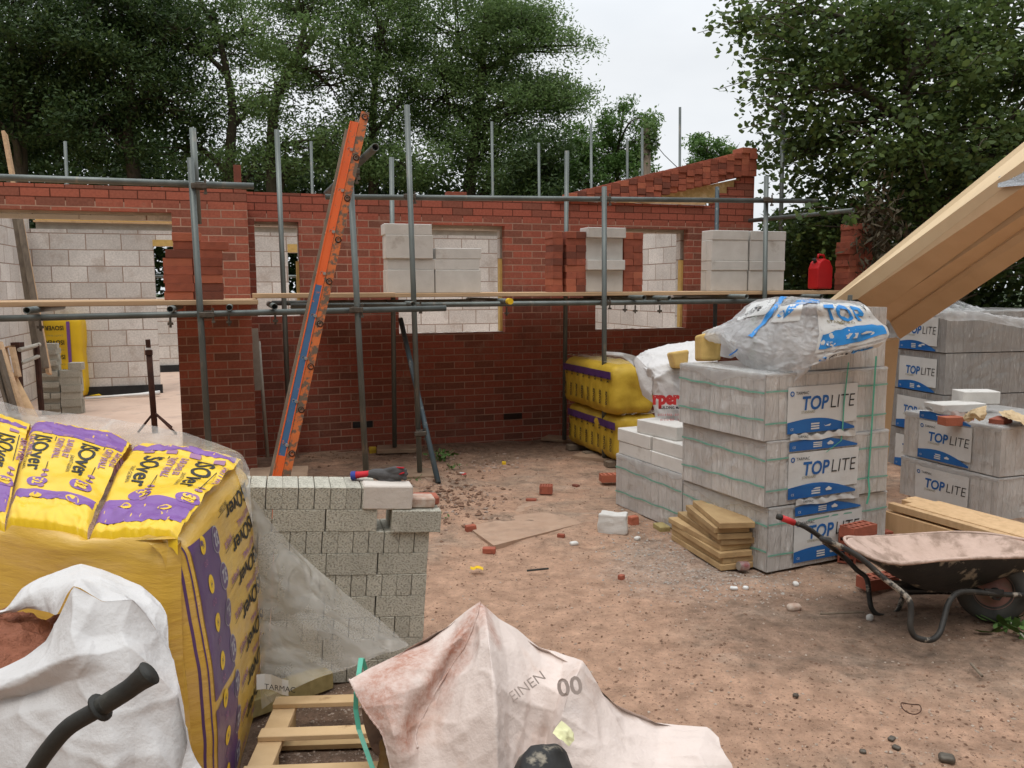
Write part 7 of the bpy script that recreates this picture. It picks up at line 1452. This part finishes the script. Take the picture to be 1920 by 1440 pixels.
# sticks, a wire loop, a scrap of yellow film
for (p, q_, r, mat, lab) in (((1538, 1151), (1620, 1148), .005, 'grey_plank', 'thin brown stick lying left of the far barrow leg'), ((1820, 1244), (1842, 1268), .006, 'grey_plank', 'short stick on the soil at the right below the barrow'), ((988, 1070), (1028, 1066), .006, 'black_rubber', 'short black stick on the soil in the middle of the yard')):
    mb = MB(); mb.tube([G(*p, .012), (G(*p, .02) + G(*q_, .02)) / 2, G(*q_, .012)], r, 6); tag(mb.build('stick', mat), lab, 'stick')
lp = [G(x, y, .012) for x, y in ((1690, 1318), (1712, 1321), (1724, 1322), (1727, 1332), (1718, 1339), (1704, 1337), (1692, 1328), (1690, 1318), (1700, 1319))]; mb = MB(); mb.tube(spl(lp, 4), .0022, 6); tag(mb.build('wire_loop', 'rusty_steel'), 'small rusty wire loop lying on the soil at the lower right', 'wire')
mb = MB(); mb.sheet([[G(882 + 24 * i / 4, 1062 + 5 * j + 2 * math.sin(i * 2), .012 + .008 * (i % 2)) for j in (0, 1)] for i in range(5)]); tag(mb.build('film_scrap', 'yellow_bag', fixn=False), 'torn yellow film scrap on the red soil right of the grey stack', 'scrap')
# half-buried board
Hb = [G(926, 1026), G(1092, 983), G(1000, 938), G(862, 975)]; mb = MB(); mb.hull8([p * [1, 1, 0] + [0, 0, -.02] for p in Hb] + [p * [1, 1, 0] + [0, 0, (.012, .010, -.008, -.008)[i]] for i, p in enumerate(Hb)]); tag(mb.build('buried_sheet', 'dirt_ply'), 'soil-coloured sheet of board half buried in the middle of the yard', 'board')
# gravel, mortar crumbs and clods: uncountable
def scatter(name, n, sampler, smin, smax, mat, kind='stuff', seed=1):
    rng = np.random.default_rng(seed); base_ = np.array([(1, 0, 0), (-1, 0, 0), (0, 1, 0), (0, -1, 0), (0, 0, 1), (0, 0, -1)], float); F6 = [(0, 2, 4), (2, 1, 4), (1, 3, 4), (3, 0, 4), (2, 0, 5), (1, 2, 5), (3, 1, 5), (0, 3, 5)]
    V = []; f = []
    for i in range(n):
        px, py = sampler(rng); g0 = G(px, py); s_ = smin + (smax - smin) * rng.random() ** 3; b_ = base_ * rng.uniform(.5, 1.2, (6, 1)) * s_ * [1, .8, .55]; a_ = rng.uniform(0, 6.3); ca, sa = math.cos(a_), math.sin(a_)
        b_ = b_ @ np.array([[ca, sa, 0], [-sa, ca, 0], [0, 0, 1]]); z = ground_h(g0[0], g0[1]) + s_ * .2 if (-3 < g0[0] < 4.5 and 1.4 < g0[1] < 9.5) else .0
        f += [tuple(k + len(V) for k in q_) for q_ in F6]; V += list(b_ + [g0[0], g0[1], z])
    me = bpy.data.meshes.new(name); me.from_pydata([tuple(v) for v in V], [], f); me.materials.append(MATS[mat]); o = bpy.data.objects.new(name, me); COL.objects.link(o); o['kind'] = kind; return o
plain('crumb_pale', (.48, .40, .33), (.36, .26, .19), 60, .95, 0); plain('crumb_grey', (.52, .47, .42), (.30, .26, .22), 60, .95, 0); plain('crumb_dark', (.15, .09, .06), (.26, .15, .10), 60, .95, 0)
yard = lambda rng: (rng.uniform(760, 1940), 850 + 600 * rng.random() ** 1.5)
scatter('gravel', 2400, yard, .002, .012, 'crumb_pale', seed=1); scatter('soil_crumbs', 6500, yard, .0025, .012, 'crumb_dark', seed=2)
scatter('mortar_crumbs', 2300, lambda rng: ((rng.normal(1250, 60), rng.normal(1030, 34)) if rng.random() < .5 else (rng.normal(1370, 90), rng.normal(1088, 18)) if rng.random() < .8 else (rng.uniform(1100, 1560), rng.uniform(960, 1150))), .002, .013, 'crumb_grey', seed=3)
scatter('soil_clods', 420, lambda rng: (rng.normal(850, 45), rng.normal(930, 26)), .008, .038, 'crumb_dark', seed=4); scatter('soil_clods', 500, lambda rng: (rng.uniform(560, 1100), rng.normal(846, 12)), .006, .028, 'crumb_dark', seed=6)
scatter('rubble', 130, lambda rng: (rng.normal(840, 50), rng.normal(935, 20)), .01, .03, 'rubble', seed=5); scatter('rubble', 90, lambda rng: (rng.normal(905, 60), rng.normal(872, 10)), .01, .035, 'rubble', seed=7)
scatter('gravel', 1500, lambda rng: (rng.uniform(480, 740), rng.uniform(1270, 1450)), .002, .010, 'crumb_pale', seed=8)
